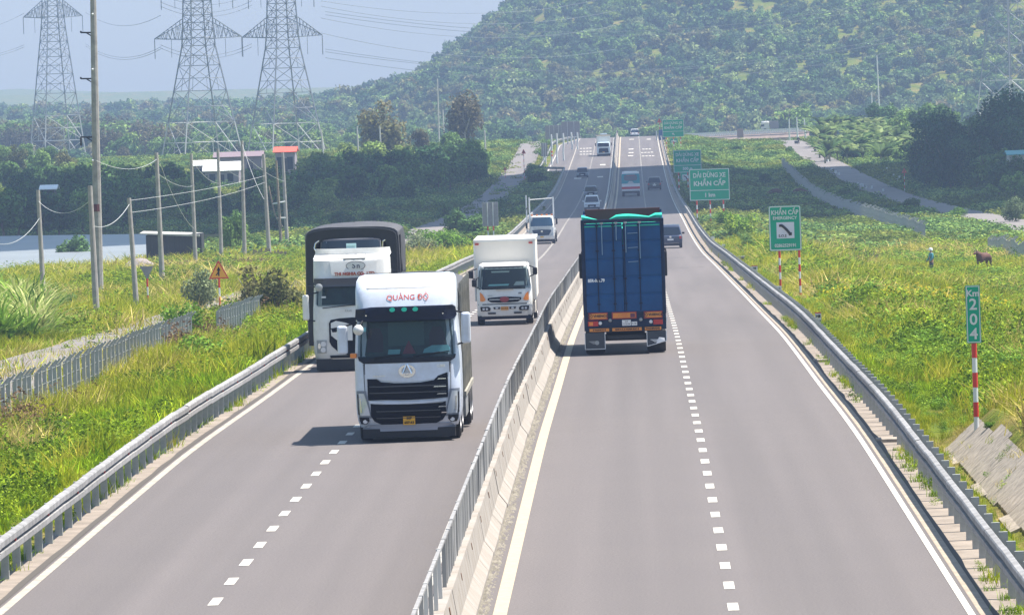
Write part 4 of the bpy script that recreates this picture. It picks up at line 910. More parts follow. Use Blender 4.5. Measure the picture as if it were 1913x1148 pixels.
MB().prism([(-.45,1.74),(-.2,2.02),(.2,2.02),(.45,1.74)], -.045, -.03).build('teal_chevron', MATS['emblem_grey'], U)
MB().box(-1.215,1.215,-.05,9,.98,1.30).build('red_band', m_br, U, bevel=.02)
for s_ in (-1, 1):
    MB().box(s_*1.0-.12,s_*1.0+.12,-.06,-.03,1.0,1.28).build('tail_light', m_redl, U)
    MB().box(s_*.95-.14,s_*.95+.14,.4,1.1,3.15,3.30).build('roof_fin', m_bw, U, bevel=.05)
MB().box(-1.15,1.15,-.02,.1,.42,.74).build('rear_bumper', m_under, U); MB().box(-.25,.25,-.06,-.04,.84,.95).build('number_plate', m_wplate, U)
for (x, y) in ((-1.0,2.4),(1.0,2.4),(-1.02,8.4),(1.02,8.4)): wheel(U, x, y, .48, .34, 1 if x > 0 else -1)
place(U, 1179, 367, 300)
# ================================================================== cars
def car(label, paint, u, v, W=1.8, H=1.6, L=4.4, front=True, kind='suv', group=None, dx=0, roof=None, ymin=200, rails=False):
    """side profile extruded and narrowed towards the roof; local -y faces the camera (front or rear)"""
    c = empty('car', (0, 0, 0)); tag(c, label, 'car', group)
    hb = H*.52
    if kind == 'suv': prof = [(0,.35),(-.02,.6),(.05,hb*.98),(.9,hb*1.05),(1.45,H*.93),(1.75,H),(L-.8,H),(L-.25,H*.9),(L-.05,hb),(L,.6),(L-.05,.35)]
    else: prof = [(0,.32),(-.03,.55),(.08,hb*.92),(1.1,hb*1.0),(1.8,H*.95),(2.1,H),(L-1.6,H),(L-.9,hb*1.05),(L-.1,hb),(L,.6),(L-.05,.32)]
    if not front:
        if kind == 'suv': prof = [(0,.4),(-.03,.6),(0,hb),(.12,hb*1.08),(.38,H*.92),(.6,H),(L-1.75,H),(L-1.4,H*.93),(L-.9,hb*1.05),(L-.05,hb*.95),(L,.6),(L,.35)]
    nW = [-1, -.93, -.6, 0, .6, .93, 1]
    def hwz(z): return W/2*(1-.20*max(0, (z-hb)/(H-hb))) if z > hb else W/2*(1-.04*max(0, (.6-z)))
    P = []
    for (y, z) in prof:
        h_ = hwz(z); P.append([(t*h_, y + (.10 if abs(t) > .95 else (.03 if abs(t) > .9 else 0))*(1 if y < L/2 else -1), z - (.05 if abs(t) > .95 and z > H*.9 else 0)) for t in nW])
    mb = MB().grid(P); n = len(prof); mb.add([r[0] for r in P], [tuple(range(n))]); mb.add([r[-1] for r in P], [tuple(range(n))]); mb.grid([P[0], P[-1]])
    mb.build('body', paint, c, smooth=True)
    # windscreen between body line and roof
    i0 = 3; y0, z0 = prof[i0]; y1, z1 = prof[i0+1]
    hw0, hw1 = hwz(z0)*.90, hwz(z1)*.88
    off = -.02
    MB().add([(-hw0,y0+off+.02,z0+.02),(hw0,y0+off+.02,z0+.02),(hw1,y1+off,z1),(-hw1,y1+off,z1)], [(0,1,2,3)]).build('windshield' if front else 'rear_window', m_cglass, c)
    for s_ in (-1, 1):
        xs0, xs1 = s_*(hwz(hb*1.08)+.012), s_*(hwz(H*.93)+.012)
        ya, yb = (1.25, L-.6) if front else (.5, L-1.3)
        MB().add([(xs0,ya,hb*1.08),(xs0,yb+.3,hb*1.08),(xs1,yb,H*.92),(xs1,ya+.35,H*.92)], [(0,1,2,3)]).build('side_window', m_cglass, c)
        MB().box(s_*(W/2+.11)-.10,s_*(W/2+.11)+.10,(1.35 if front else L-1.7),(1.5 if front else L-1.5),hb*1.1,hb*1.1+.15).build('mirror', paint if front else m_dark, c, bevel=.03)
        x = s_*W*.37
        if front: MB().box(x-.17,x+.17,-.06,.05,.62,.76).build('headlight', m_lens, c, bevel=.02)
        else: MB().box(s_*W*.42-.09,s_*W*.42+.09,-.05,.05,hb*.78,hb*1.02).build('tail_light', m_redl, c)
    if front: MB().box(-W*.26,W*.26,-.065,.02,.42,.70).build('grille', m_dark, c, bevel=.02)
    MB().box(-.24,.24,-.08,.0,(.40 if front else .62),(.50 if front else .74)).build('number_plate', m_wplate, c)
    MB().box(-W*.45,W*.45,-.05,.3,.20,.38).build('bumper', m_dark, c, bevel=.03)
    if not front: MB().lathe([(-.01,0),(-.01,.09),(.02,.10)],(0,-.04,hb*.95),12,'y').build('emblem', m_chrome, c)
    if rails:
        for s_ in (-1, 1): MB().tube((s_*W*.36,1.9,H+.05),(s_*W*.36,L-1,H+.05),.03).build('roof_rail', m_chrome, c)
    for x in (-W/2+.12, W/2-.12):
        for y in (.85, L-.85): wheel(c, x, y, .34, .22, 1 if x > 0 else -1)
    p = ground(u, v, ymin, True); c.location = (p.x+dx, p.y, p.z); return c
pw_ = mat('car_white', (.72,.74,.76), .3, coat=.6); pg = mat('car_grey_blue', (.16,.21,.26), .3, .3, coat=.5); pd = mat('car_charcoal', (.06,.07,.085), .3, .2, coat=.4); pn = mat('car_navy', (.025,.04,.085), .3, .2, coat=.5)
car('white SUV with its headlights towards us in the shaded stretch of the left carriageway', pw_, 1106, 393, 1.8, 1.72, 4.6, True, 'suv')
car('grey-blue car following close behind the white SUV', pg, 1104, 369, 1.8, 1.50, 4.5, True, 'sedan')
car('blue-grey car crossing the near edge of the cloud shade behind the others on the left', pg, 1088, 332, 1.82, 1.55, 4.5, True, 'sedan')
car('dark grey SUV driving away on the right of the coach', pd, 1223, 355, 1.9, 1.80, 4.7, False, 'suv')
car('navy SUV half hidden by the right side of the blue container truck', pn, 1253, 464, 1.86, 1.80, 4.7, False, 'suv')
cc = car('white car just dipping over the crest of the road', pw_, 1186, 257.5, 1.8, 1.6, 4.5, False, 'sedan', rails=False)
yc = 1338; cc.location = (atY(1186, 257, yc).x, yc, Rf(yc))
# ------------------------------------------------------------------ signs
m_sgreen = mat('sign_green', (.0, .36, .22), .5, nz=.14, ns=2.2, col2=(.02,.31,.20), spec=.2); m_sback = mat('sign_back', (.30, .29, .31), .6, .2, nz=.2, ns=4)
m_swhite = mat('sign_white', (.62, .64, .64), .5)
def rounded(w, h, r, n=5):
    pts = []
    for cx_, cy_, a0 in ((w/2-r, h/2-r, 0), (-w/2+r, h/2-r, 90), (-w/2+r, -h/2+r, 180), (w/2-r, -h/2+r, 270)):
        for k in range(n+1):
            a = rad(a0+90*k/n); pts.append((cx_+r*math.cos(a), cy_+r*math.sin(a)))
    return pts
def board(parent, w, h, z, border=.06, r=.08, face=None, y=0, name='sign_board'):
    f = face or m_sgreen
    o = MB().prism([(x, zz+z) for x, zz in rounded(w, h, r)], y, y+.03).build(name, f, parent)
    A = rounded(w-.03, h-.03, r*.9); Bq = rounded(w-.03-border*2, h-.03-border*2, r*.7); n = len(A); mb = MB()
    mb.add([(x, y-.004, zz+z) for x, zz in A]+[(x, y-.004, zz+z) for x, zz in Bq], [(i, (i+1) % n, n+(i+1) % n, n+i) for i in range(n)]); mb.build('border', m_swhite, o)
    MB().prism([(x, zz+z) for x, zz in rounded(w-.01, h-.01, r)], y+.031, y+.036).build('board_back', m_sback, o)
    return o
def striped_post(parent, x, z0, z1, r=.055, band=.45, y=.07, first=True):
    o = MB().tube((x, y, z0-.4), (x, y, z1), r, 10).build('post', m_swhite, parent, smooth=True)
    z = z1; k = 0 if first else 1
    while z > z0+.1:
        if k % 2 == 0: MB().lathe([(max(z-band, z0), r+.004), (z, r+.004)], (x, y, 0), 12, 'z').build('red_band', m_red, o, smooth=True)
        z -= band; k += 1
    return o
def sign_root(name, p, label, cat_='road sign', group=None, rz=0):
    o = empty(name, p, rz); tag(o, label, cat_, group); return o
# Km 204
p = ground(1825, 805, 80); s = pxm(p.y)
r_ = sign_root('distance_sign', p, 'tall narrow green Km 204 board on a red and white post in the grass'); zt = (805-533)/s; zb = (805-641)/s
b_ = board(r_, 27.5/s*1.0, zt-zb, (zt+zb)/2, .02, .02); w = 27.5/s
striped_post(r_, 0, 0, zb, .058, .34, .08)
for t_, v_, sz in (('Km', 546, .20), ('2', 567, .36), ('0', 595, .36), ('4', 622, .36)):
    lettering(t_, sz, m_swhite, b_, (0, -.006, (641-v_)/s+zb-.03), sx=1.05, bold=.006)
# SOS sign
p = ground(1495, 560, 80); s = pxm(p.y)
r_ = sign_root('emergency_sign', p, 'green emergency phone board with a black handset on two striped posts'); w, h = 60/s, 84/s; z1 = 176/s; zc = z1-h/2; ox = -.55
b_ = board(r_, w, h, zc, .05, .09); b_.location.x = -24/s
striped_post(r_, .02, 0, z1-h, .05, .33); striped_post(r_, -36/s, .1, z1-h, .05, .33)
MB().tube((-36/s, .05, .62), (-52/s, .05, .50), .025).tube((-52/s,.05,.5),(-66/s,.05,.47),.02).build('barrier_arm', m_red, r_)
lettering('KHẨN CẤP', .30, m_swhite, b_, (0, -.006, zc+h*.345), sx=.84, bold=.008); lettering('EMERGENCY', .20, m_swhite, b_, (0, -.006, zc+h*.225), sx=.98, bold=.006)
q = MB().box(-.40, .42, -.008, -.002, zc-.47, zc+.28).build('phone_panel', mat('panel_lilac_white', (.66,.64,.74), .5), b_)
ph = MB(); pts = [(-.22+.44*t_, .20-.42*t_**1.5) for t_ in np.linspace(0, 1, 9)]
for a, c in zip(pts[:-1], pts[1:]): ph.tube((a[0], -.02, zc-.05+a[1]), (c[0], -.02, zc-.05+c[1]), .06, 6)
ph.box(-.28, -.12, -.03, -.01, zc+.07, zc+.18); ph.box(.16, .30, -.03, -.01, zc-.34, zc-.20); ph.build('handset', m_black, b_)
lettering('S.O.S', .17, m_blackink, b_, (-.13, -.012, zc-.36), bold=.004)
lettering('02862529191', .21, m_swhite, b_, (0, -.006, zc-h*.385), sx=.88, bold=.006)
# emergency lane boards
def lane_board(uc, vt, vb, wpx, vbase, d, label, txt, s3):
    s = pxm(d); p = atY(uc, vbase, d); p.z = gzf(p.x, d)
    r_ = sign_root('lane_sign', p, label, group='green emergency lane boards beside the right guardrail')
    w = wpx/s; up = atY(uc, vt, d).z; lo = atY(uc, vb, d).z; h = up-lo; zc = (up+lo)/2 - p.z
    b_ = board(r_, w, h, zc, .07, .06)
    MB().box(-w/2+.06, w/2-.06, -.006, -.001, zc-h*.19, zc-h*.17).build('divider', m_swhite, b_)
    lettering('DẢI DỪNG XE', h*.20, m_swhite, b_, (0, -.006, zc+h*.29), sx=.80, bold=.015); lettering('KHẨN CẤP', h*.20, m_swhite, b_, (0, -.006, zc+h*.03), bold=.02)
    if s3 == 'arrow':
        MB().prism([(-.25,zc-h*.30),(-.02,zc-h*.26),(.22,zc-h*.38),(.15,zc-h*.42),(-.06,zc-h*.33),(-.10,zc-h*.38)], -.012, -.002).build('arrow', m_swhite, b_)
    else: lettering(s3, h*.17, m_swhite, b_, (0, -.006, zc-h*.335), bold=.02)
    for x in (-w*.33, 0, w*.33): striped_post(r_, x, 0, lo-p.z, .07, .42)
    return r_
lane_board(1328, 315, 374, 75, 425, 628, 'large green emergency lane board reading 1 km, nearest of three', '', '1 km')
lane_board(1286, 280, 322, 52, 360, 883, 'green emergency lane board reading 500 m, middle of three', '', '500 m')
lane_board(1259, 223, 256, 40, 285, 1160, 'green emergency lane board with a white arrow, farthest of three by the crest', '', 'arrow')
for (uc, vt, vb, d, lab) in ((1281, 321, 345, 930, 'small green and white phone sign between the 500 m and 1 km boards'), (1259.5, 258, 278, 1190, 'small green and white phone sign under the farthest green board')):
    p = atY(uc, vb, d); zg = gzf(p.x, d); up = atY(uc, vt, d).z-zg; lo = p.z-zg; r_ = sign_root('phone_sign', Vector((p.x, d, zg)), lab, group='small phone signs')
    h = up-lo; w = h*.75; b_ = board(r_, w, h, (up+lo)/2, .04, .05); zc = (up+lo)/2
    MB().box(-w*.33, w*.33, -.01, -.003, zc-h*.22, zc+h*.30).build('phone_panel', m_swhite, b_)
    MB().tube((-w*.18,-.02,zc+h*.18),(w*.05,-.02,zc+h*.12),.07).tube((w*.05,-.02,zc+h*.12),(w*.18,-.02,zc-h*.1),.08).build('handset', m_black, b_)
    striped_post(r_, 0, 0, max(lo, .3), .06, .4)
# warning triangles
def triangle_sign(p, hpost, w, label, face, rim, back=False, sc=1, band=.22):
    r_ = sign_root('warning_sign', p, label); h = w*.88; zc = hpost
    tri = [(-w/2, zc), (w/2, zc), (w/2-.02, zc+.03), (0.03, zc+h), (-.03, zc+h), (-w/2+.02, zc+.03)]
    if back: tri = [(x, 2*zc+h-z-0) for x, z in tri]; tri = [(x, z) for x, z in tri]
    o = MB().prism(tri, 0, .025).build('sign_board', rim if not back else m_sback, r_)
    k = .80
    if not back:
        MB().prism([(x*k, zc+h*.36+(z-zc-h*.36)*k) for x, z in tri], -.01, -.002).build('sign_face', face, o)
        a = MB().box(-.035*w, .035*w, -.02, -.012, zc+h*.16, zc+h*.62); a.prism([(-.10*w,zc+h*.45),(0,zc+h*.68),(.10*w,zc+h*.45)], -.02, -.012); a.prism([(-.16*w,zc+h*.20),(-.03*w,zc+h*.42),(.0,zc+h*.36),(-.10*w,zc+h*.18)], -.02, -.012); a.build('arrow_symbol', m_blackink, o)
    striped_post(r_, 0, 0, hpost, .045, band*2, first=True); return r_
m_amber = mat('warning_amber', (.80,.36,.02), .5)
p = ground(411.5, 593, 80); s = pxm(p.y); triangle_sign(p, (593-521)/s, 38/s, 'orange and red warning triangle on a striped post left of the lorries', m_amber, m_red)
p = ground(277, 585, 80); s = pxm(p.y); triangle_sign(p, (585-520)/s, 26/s, 'grey back of an upside-down triangle sign on a striped post beside a leaning utility pole', m_amber, m_red, back=True)
m_ored = mat('faded_orange_red', (.62,.12,.05), .6)
for (u, vb, vt, w, y, lab) in ((1690, 346, 314, 10, 915, 'small red warning triangle beside the dark tree on the right track'), (978.5, 296, 279, 9, 1010, 'small red warning triangle on the frontage track at the foot of the rise'), (1233, 262, 221, 9, 1240, 'orange warning triangle over a blue panel at the crest')):
    p = atY(u, vb, y); p.z = gzf(p.x, y); s = pxm(y); r_ = triangle_sign(p, atY(u, vt, y).z-p.z-w/s*.88, w/s, lab, m_ored, m_red)
    if y == 1240:
        q = atY(1235, 250, y); zc = q.z-p.z; MB().box(-.2, 1.1, .0, .04, zc-1.2, zc+.8).build('info_panel', mat('panel_blue', (.05,.13,.34), .5, nz=.4, ns=3), r_); MB().box(-.75,-.5,-.05,.05,0,zc+.6).build('post', m_swhite, r_)
p = atY(943, 298, 1020); p.z = gzf(p.x, 1020); triangle_sign(Vector((p.x, 1020, gzf(p.x, 1020))), 1.5, .6, 'tiny red triangle sign on the left edge of the frontage track', m_ored, m_red)
# back of a big sign left of the road
def back_board(u0, u1, vt, vb, vbase, d, label, nposts=2, stripes=True, group=None):
    p = atY((u0+u1)/2, vbase, d); p.z = gzf(p.x, d); r_ = sign_root('sign_board_back', p, label, group=group); s = pxm(d)
    w = (u1-u0)/s; up = atY((u0+u1)/2, vt, d).z-p.z; lo = atY((u0+u1)/2, vb, d).z-p.z
    o = MB().box(-w/2, w/2, 0, .04, lo, up).build('board', m_sback, r_); fr = MB()
    for a in ((-w/2, lo, -w/2, up), (w/2, lo, w/2, up), (-w/2, up, w/2, up), (-w/2, lo, w/2, lo)): fr.tube((a[0], .05, a[1]), (a[2], .05, a[3]), .035, 4)
    for k in range(nposts):
        x = -w/2 + w*(k+.9)/(nposts+.8)
        fr.tube((x, -.04, lo), (x, -.04, up), .05, 5)
        if stripes: striped_post(r_, x, 0, lo, .06, .4, y=-.05)
        else: MB().tube((x, -.05, -.3), (x, -.05, lo), .12, 6).build('post', m_swhite, r_)
    fr.build('frame', m_steel, r_); return r_
back_board(903, 932, 378, 422, 452, 555, 'grey back of a sign on two striped posts left of the stake truck')
back_board(1050, 1084, 227, 255, 270, 1230, 'large grey sign back at the top of the rise on the left', 2, False)
back_board(1012, 1023, 267, 292, 296, 1080, 'small grey sign back at the foot of the lay-by', 2, False)
back_board(1020, 1052, 234, 268, 285, 1255, 'second large sign back standing behind the white bollard posts', 3, False)
grp = 'white posts round the lay-by'
for (u, vt, vb, lab) in ((1031, 251, 294, 'red-banded white post, leftmost by the lay-by'), (1041, 249, 291, 'tall white post, second from the left by the lay-by'), (1053, 249, 286, 'white post in front of the sign back, third by the lay-by'), (1068, 247, 264, 'bent white post under the large sign back'), (1079, 247, 268, 'white post at the right end of the lay-by posts')):
    d = {1031: 1082, 1041: 1090, 1053: 1110, 1068: 1190, 1079: 1190}[u]; p = atY(u, vb, d); p.z = gzf(p.x, d); H_ = atY(u, vt, d).z-p.z
    r_ = empty('marker_post', p); tag(r_, lab, 'post', grp); m_ = MB().path([(0,0,-.3),(.1,0,H_*.25),(-.08,0,H_*.5),(.02,0,H_*.75),(-.06,0,H_)], .16, 6) if u == 1068 else MB().path([(0,0,-.3),(-.07,0,H_*.3),(.05,0,H_*.6),(0,0,H_)], .15, 6)
    m_.build('shaft', m_swhite, r_)
    if u == 1031:
        for k in range(2): MB().tube((0,0,H_*(.28+.12*k)),(0,0,H_*(.34+.12*k)),.17,8).build('red_band', m_red, r_)
# marker plates by the right rail
grp = 'small distance plates behind the right guardrail'
for i, (u, v, hgt, red, lab) in enumerate([(1529, 612, 29, 1, 'white distance plate with red top behind the right guardrail, nearest'), (1455, 556, 22, 0, 'white distance plate in front of the emergency sign posts'), (1410, 516, 20, 1, 'white plate with a red top behind the guardrail left of the emergency sign'), (1352, 470, 14, 0, 'small grey-white marker plate by the upper bend of the guardrail'), (1332, 454, 13, 0, 'farthest small marker plate by the guardrail under the 1 km board'), (1303, 424, 9, 0, 'tiny marker plate by the posts of the 1 km board')]):
    p = ground(u, v, 80); s = pxm(p.y); r_ = sign_root('distance_plate', p, lab, group=grp); w = 11.5/s if i < 3 else 6/s; h = hgt/s
    MB().box(-w/2, w/2, 0, .03, h*.12, h).build('plate', m_swhite, r_)
    MB().box(-.03, .03, .02, .07, -.3, h*.9).build('post', m_steel_d, r_)
    if red: MB().box(-w/2, w/2, -.006, .03, h*.93, h*1.0).build('red_cap', m_red, r_)
    if i < 3:
        lettering('H8', h*.26, m_blackink, r_, (0, -.006, h*.74), bold=.006); lettering(['203', '203', '7'][i], h*.24, m_blackink, r_, (0, -.006, h*.40), bold=.006)
p = ground(1385, 492, 80); r_ = sign_root('camera_box', p, 'grey concrete box with a round black lamp behind the right guardrail', 'roadside box')
MB().box(-.20, .20, -.15, .3, -.2, .42).build('box', m_conc, r_, bevel=.03); MB().lathe([(0,0),(0,.11),(.06,.13)], (.08,-.2,.24), 14, 'y').build('lamp', m_black, r_); MB().box(-.24,.24,-.2,.35,.42,.47).build('lid', m_steel_d, r_)
p = ground(496, 662, 80); s = pxm(p.y); r_ = sign_root('marker_plate', p, 'grey-blue plate back on a short post behind the left guardrail', 'marker')
MB().box(-6.5/s, 6.5/s, 0, .03, 6/s, 26/s).build('plate', m_sback, r_, bevel=.02); MB().box(-.03,.03,-.04,0,-.3,10/s).build('post', m_steel_d, r_)
p = ground(112, 632, 80); s = pxm(p.y); r_ = sign_root('marker_stub', p, 'small white stub post with a red head in the grass below the reeds', 'post'); MB().tube((0,0,-.2),(0,0,8/s),.07,8).build('shaft', m_swhite, r_, smooth=True); MB().tube((0,0,8/s),(0,0,13/s),.10,8).build('cap', m_red, r_, smooth=True)
# little white posts near the right track
grp = 'white kerb posts along the right track'
for i, (u, v) in enumerate([(1547, 306),(1553, 323),(1561, 328),(1567, 331),(1608, 352),(1612, 353),(1618, 356),(1629, 357),(1657, 322),(1669, 334),(1676, 343),(1680, 338),(1603, 350),(1650, 362)]):
    p = ground(u, v, 500); o = MB().box(-.13,.13,-.12,.12,-.2,.75).build('kerb_post', m_swhite, loc=p, rot=(0,0,random.random())); tag(o, 'white kerb post standing in the grass beside the pale track on the right', 'post', grp)
# ------------------------------------------------------------------ utility poles
def pole(u0, v0, u1, v1, r0, r1, label, m=None, ymin=80, extra=None, y=None):
    p = ground(u1, v1, ymin) if y is None else atY(u1, v1, y)
    if y is not None: p.z = gzf(p.x, y)
    top = atY(u0, v0, p.y) - p; o = empty('utility_pole', p); tag(o, label, 'utility pole', 'concrete utility poles on the left')
    MB().tube((0, 0, -.5), top, r1, 10, r0).build('shaft', m or m_conc, o, smooth=True)
    return o, p, top
m_pole = mat('pole_concrete', (.36,.34,.315), .9, nz=.35, ns=1.8, bump=.3, bs=9)
poles = {}
for key, a in {'A': (71,355,82,565,.11,.16,'grey pole at the far left rising above the reeds',None,80), 'B': (168,347,182,612,.11,.17,'short pole standing in front of the very tall one',None,80),
    'D': (241,370,257,595,.10,.15,'leaning mottled pole beside the upside-down sign',None,80), 'E': (292,285,304,540,.12,.19,'pole in front of the black shed, left of the gravel wires',None,80),
    'F': (357,287,366,503,.12,.18,'pole at the right end of the black shed',None,80), 'G': (407,278,414,494,.12,.18,'pole just left of the ivy-covered bush',None,80),
    'H': (452,263,457,488,.12,.19,'tallest of the middle poles, rising out of the ivy bush',None,80), 'I': (492,288,504,490,.13,.2,'pole by the wooden palings',None,80),
    'K': (516,300,526,468,.10,.16,'thin brown pole with crossbars and a broken branch',m_wood,80), 'L': (528,285,537,464,.13,.2,'rightmost roadside pole beside the thin brown one',None,80)}.items():
    poles[key] = pole(*a)
oC, pC, tC = pole(173, -60, 184.5, 560, .17, .30, 'very tall concrete pole with three side brackets and a dark red band', m_pole)
sC = pxm(pC.y)
for v in (61, 147, 256):
    q = atY(175, v, pC.y)-pC; MB().tube(q, q+Vector((-24/sC, 0, .02)), .045).tube(q+Vector((-13/sC,0,-.02)), q+Vector((0,0,-9/sC)), .035).build('bracket', m_dark, oC)
    MB().tube(q+Vector((-24/sC,0,0)), q+Vector((-24/sC,0,-.5 if v == 256 else .12)), .05).build('insulator', m_dark, oC)
for v in (27, 130, 300): q = atY(174, v, pC.y)-pC; MB().tube(q+Vector((-.05,-.28,0)), q+Vector((.05,-.28,0)), .06).build('bolt', m_swhite, oC)
q = atY(179.5, 388, pC.y)-pC; MB().tube(q+Vector((0,0,-.22)), q+Vector((0,0,.22)), .30, 12).build('red_band', mat('band_maroon', (.10,.02,.025), .7), oC)
oK, pK, tK = poles['K']; MB().tube((-.7,0,tK.z*.52),(.5,0,tK.z*.54),.07).tube((-.4,0,tK.z*.36),(.5,0,tK.z*.36),.06).build('crossbar', m_swhite, oK)
MB().path([(-1.0,0,tK.z*.72),(-.75,0,tK.z*.55),(-.5,0,tK.z*.40),(.15,0,tK.z*.26)],.07).build('broken_branch', m_wood, oK)
m_wire = mat('power_wire', (.30,.31,.32), .6); m_wirep = mat('pale_wire', (.5,.52,.52), .6)
def wire(a, b, sag, label, r=.02, m=None, group='overhead wires', cat_='wire', n=14):
    a = Vector(a); b = Vector(b); pts = [a.lerp(b, t)+Vector((0,0,-sag*4*t*(1-t))) for t in np.linspace(0,1,n)]
    tag(MB().path(pts, r, 4).build('power_wire', m or m_wire), label, cat_, group)
def ptop(k, f=1): o, p, t = poles[k]; return p + t*f
wl = 'thin grey wire sagging between the left roadside poles'
for a, b, fa, fb, sg in (('D','I',.98,.80,.3),('D','I',.88,.74,.5),('E','F',.85,.72,.6),('F','G',.95,.7,.8),('G','H',.92,.7,.7),('H','L',.9,.7,.6),('A','B',.9,.9,1.2),('B','D',.72,.95,.8),('E','F',1,.35,1.4),('H','I',.98,.55,.9)):
    wire(ptop(a,fa), ptop(b,fb), sg*.55, wl, .014, m_wirep)
wire(ptop('A',.75), atY(-30, 445, 330), .8, wl, .014, m_wirep); wire(ptop('E',.95), atY(180, 300, 300), .5, wl, .014, m_wirep)
# far pale poles on the left and right
grp = 'thin pale poles in the distance'
for (u0,v0,u1,v1,y,lab) in ((817,147,820,262,1300,'tall thin pale pole behind the left thicket'),(827,205,830,262,1280,'shorter pale pole just right of the tall one behind the thicket'),(667,236,669,262,1150,'short pale pole left of the round yellowish tree'),(709,235,712,262,1150,'pale trunk-like pole under the round yellowish tree'),(905,243,907,272,1200,'short pale pole right of the brownish tree'),(600,242,606,280,1100,'short pale pole at the left end of the thicket'),
    (1638,104,1643,190,1500,'tall white pole on the hillside at right'),(1628,172,1629,186,1500,'stub of a white pole beside the tall one on the hillside'),(1474,222,1475,262,1350,'leftmost of three pale poles where the right track meets the slope'),(1488,219,1491,272,1330,'middle of three pale poles where the right track meets the slope'),(1502,222,1506,265,1330,'rightmost of three pale poles where the right track meets the slope')):
    p = atY(u1, v1, y); t = atY(u0, v0, y)-p; g = gzf(p.x, y)-p.z; o = empty('pale_pole', p); tag(o, lab, 'pole', grp)
    MB().tube((0,0,min(g,0)-.5), t, .26 if y > 1400 else .2, 8, .14).build('shaft', m_swhite if u0 > 1000 else mat('pale_pole_grey', (.5,.5,.48), .8), o, smooth=True)
# ------------------------------------------------------------------ pylons
m_lat = mat('lattice_steel', (.20,.22,.25), .6, .3); m_lat2 = mat('lattice_steel_pale', (.42,.43,.42), .6, .2)
def pylon(x, y, zb, H, wb, ww, arms, label, rz=.45, body=None, leg=.17, brace=.085, wz=.42):
    o = empty('pylon', (x, y, zb), rz); tag(o, label, 'pylon', 'lattice power pylons')
    def wid(z):
        t = z/H
        return (wb*(1-t/wz)+ww*(t/wz)) if t < wz else ww*(1-.35*(t-wz)/(1-wz))
    C_ = lambda k, z: Vector(((-1, 1, 1, -1)[k]*wid(z)/2, (-1, -1, 1, 1)[k]*wid(z)/2, z))
    zs = [0]; 
    while zs[-1] < H: zs.append(min(H, zs[-1]+max(2.0, wid(zs[-1])*.62)))
    lo = MB(); up = MB()
    for a, b in zip(zs[:-1], zs[1:]):
        m_ = lo if b < H*.30 else up
        for k in range(4):
            j = (k+1) % 4; m_.tube(C_(k,a), C_(k,b), leg, 4)
            m_.tube(C_(k,a), C_(j,b), brace, 3); m_.tube(C_(j,a), C_(k,b), brace, 3); m_.tube(C_(k,b), C_(j,b), brace, 3)
            if wid(a) > 5:
                mid = (C_(k,a)+C_(j,a)+C_(k,b)+C_(j,b))/4; m_.tube(mid, (C_(k,a)+C_(j,a))/2, brace*.8, 3); m_.tube((C_(k,a)+C_(k,b))/2, mid, brace*.8, 3); m_.tube((C_(j,a)+C_(j,b))/2, mid, brace*.8, 3)
    lo.build('leg_section', m_lat2, o); up.build('lattice_mast', m_lat, o)
    for (z, half, hgt) in arms:
        for s_ in (-1, 1):
            m_ = MB(); w2 = wid(z)/2; tip = Vector((s_*half, 0, z+.3)); n = 7
            for q in (-1, 1):
                a0 = Vector((s_*w2, q*w2, z)); b0 = Vector((s_*w2, q*w2, z+hgt)); m_.tube(a0, tip, .11, 4); m_.tube(b0, tip, .11, 4)
                for k in range(n):
                    t0, t1 = k/n, (k+1)/n; m_.tube(a0.lerp(tip, t0), b0.lerp(tip, (t0+t1)/2), brace*.8, 3); m_.tube(b0.lerp(tip, (t0+t1)/2), a0.lerp(tip, t1), brace*.8, 3)
                m_.tube(a0, Vector((s_*w2, -q*w2, z)), .08, 3)
            m_.build('crossarm', m_lat, o)
            MB().tube((s_*half,0,z+.2),(s_*half,0,z-4.2),.10,5).tube((s_*half*.62,0,z),(s_*half*.62,0,z-4),.06,4).build('insulator', m_lat, o)
    return o
def pyl(u, vb, vc, d, half, wb, ww, label, H=48, **k):
    b = atY(u, vb, d); z0 = min(b.z, gzf(b.x, d)); za = atY(u, vc, d).z - z0
    return pylon(b.x, d, z0, H, wb, ww, [(za, half, 4.6), (za+11, half*.82, 4), (za+21, half*.6, 3.5)], label, wz=(za-1)/H, **k), b, za
P1, b1, a1 = pyl(108, 292, 33, 1750, 8.6, 12.5, 4.8, 'leftmost lattice pylon, behind the very tall concrete pole', 62)
P2, b2, a2 = pyl(378, 290, 73, 1450, 10.6, 14.5, 5.6, 'middle lattice pylon with broad crossarms', 52)
P3, b3, a3 = pyl(535, 285, 70, 1480, 10.2, 14.0, 5.6, 'right of the two overlapping lattice pylons', 52, rz=.5)
P4, b4, a4 = pyl(1888, 170, -60, 1600, 10, 13.5, 5, 'faint lattice pylon on the hillside at the right edge', 56, rz=.7)
for (y0, xa, ya, xb, yb) in ((0, 272, 82, -40, 100),(0, 272, 80, 1913, 20),(1, 450, 70, 1913, -20),(2, 610, 72, 1913, 45),(3, 610, 95, 1913, 70),(0,45,66,-60,80),(1,160,66,272,80)): pass
wg = 'high-voltage wires between the pylons'; wl = 'thin high-voltage wire strung across the sky between the pylons'
def wpx(u0, v0, d0, u1, v1, d1, sag=2): wire(atY(u0, v0, d0), atY(u1, v1, d1), sag, wl, .06, m_lat, wg, 'wire', 24)
for v0, v1 in ((97,-70),(92,-60),(28,-130),(22,-140),(108,-40)):
    wpx(608, v0, 1480, 1860, v1+90, 1600, 9)
for v0, v1 in ((25,60),(84,100),(88,104)): wpx(45, v0, 1750, -120, v1, 1700, 2); wpx(160, v0-2, 1750, 300, v0+4, 1450, 3)
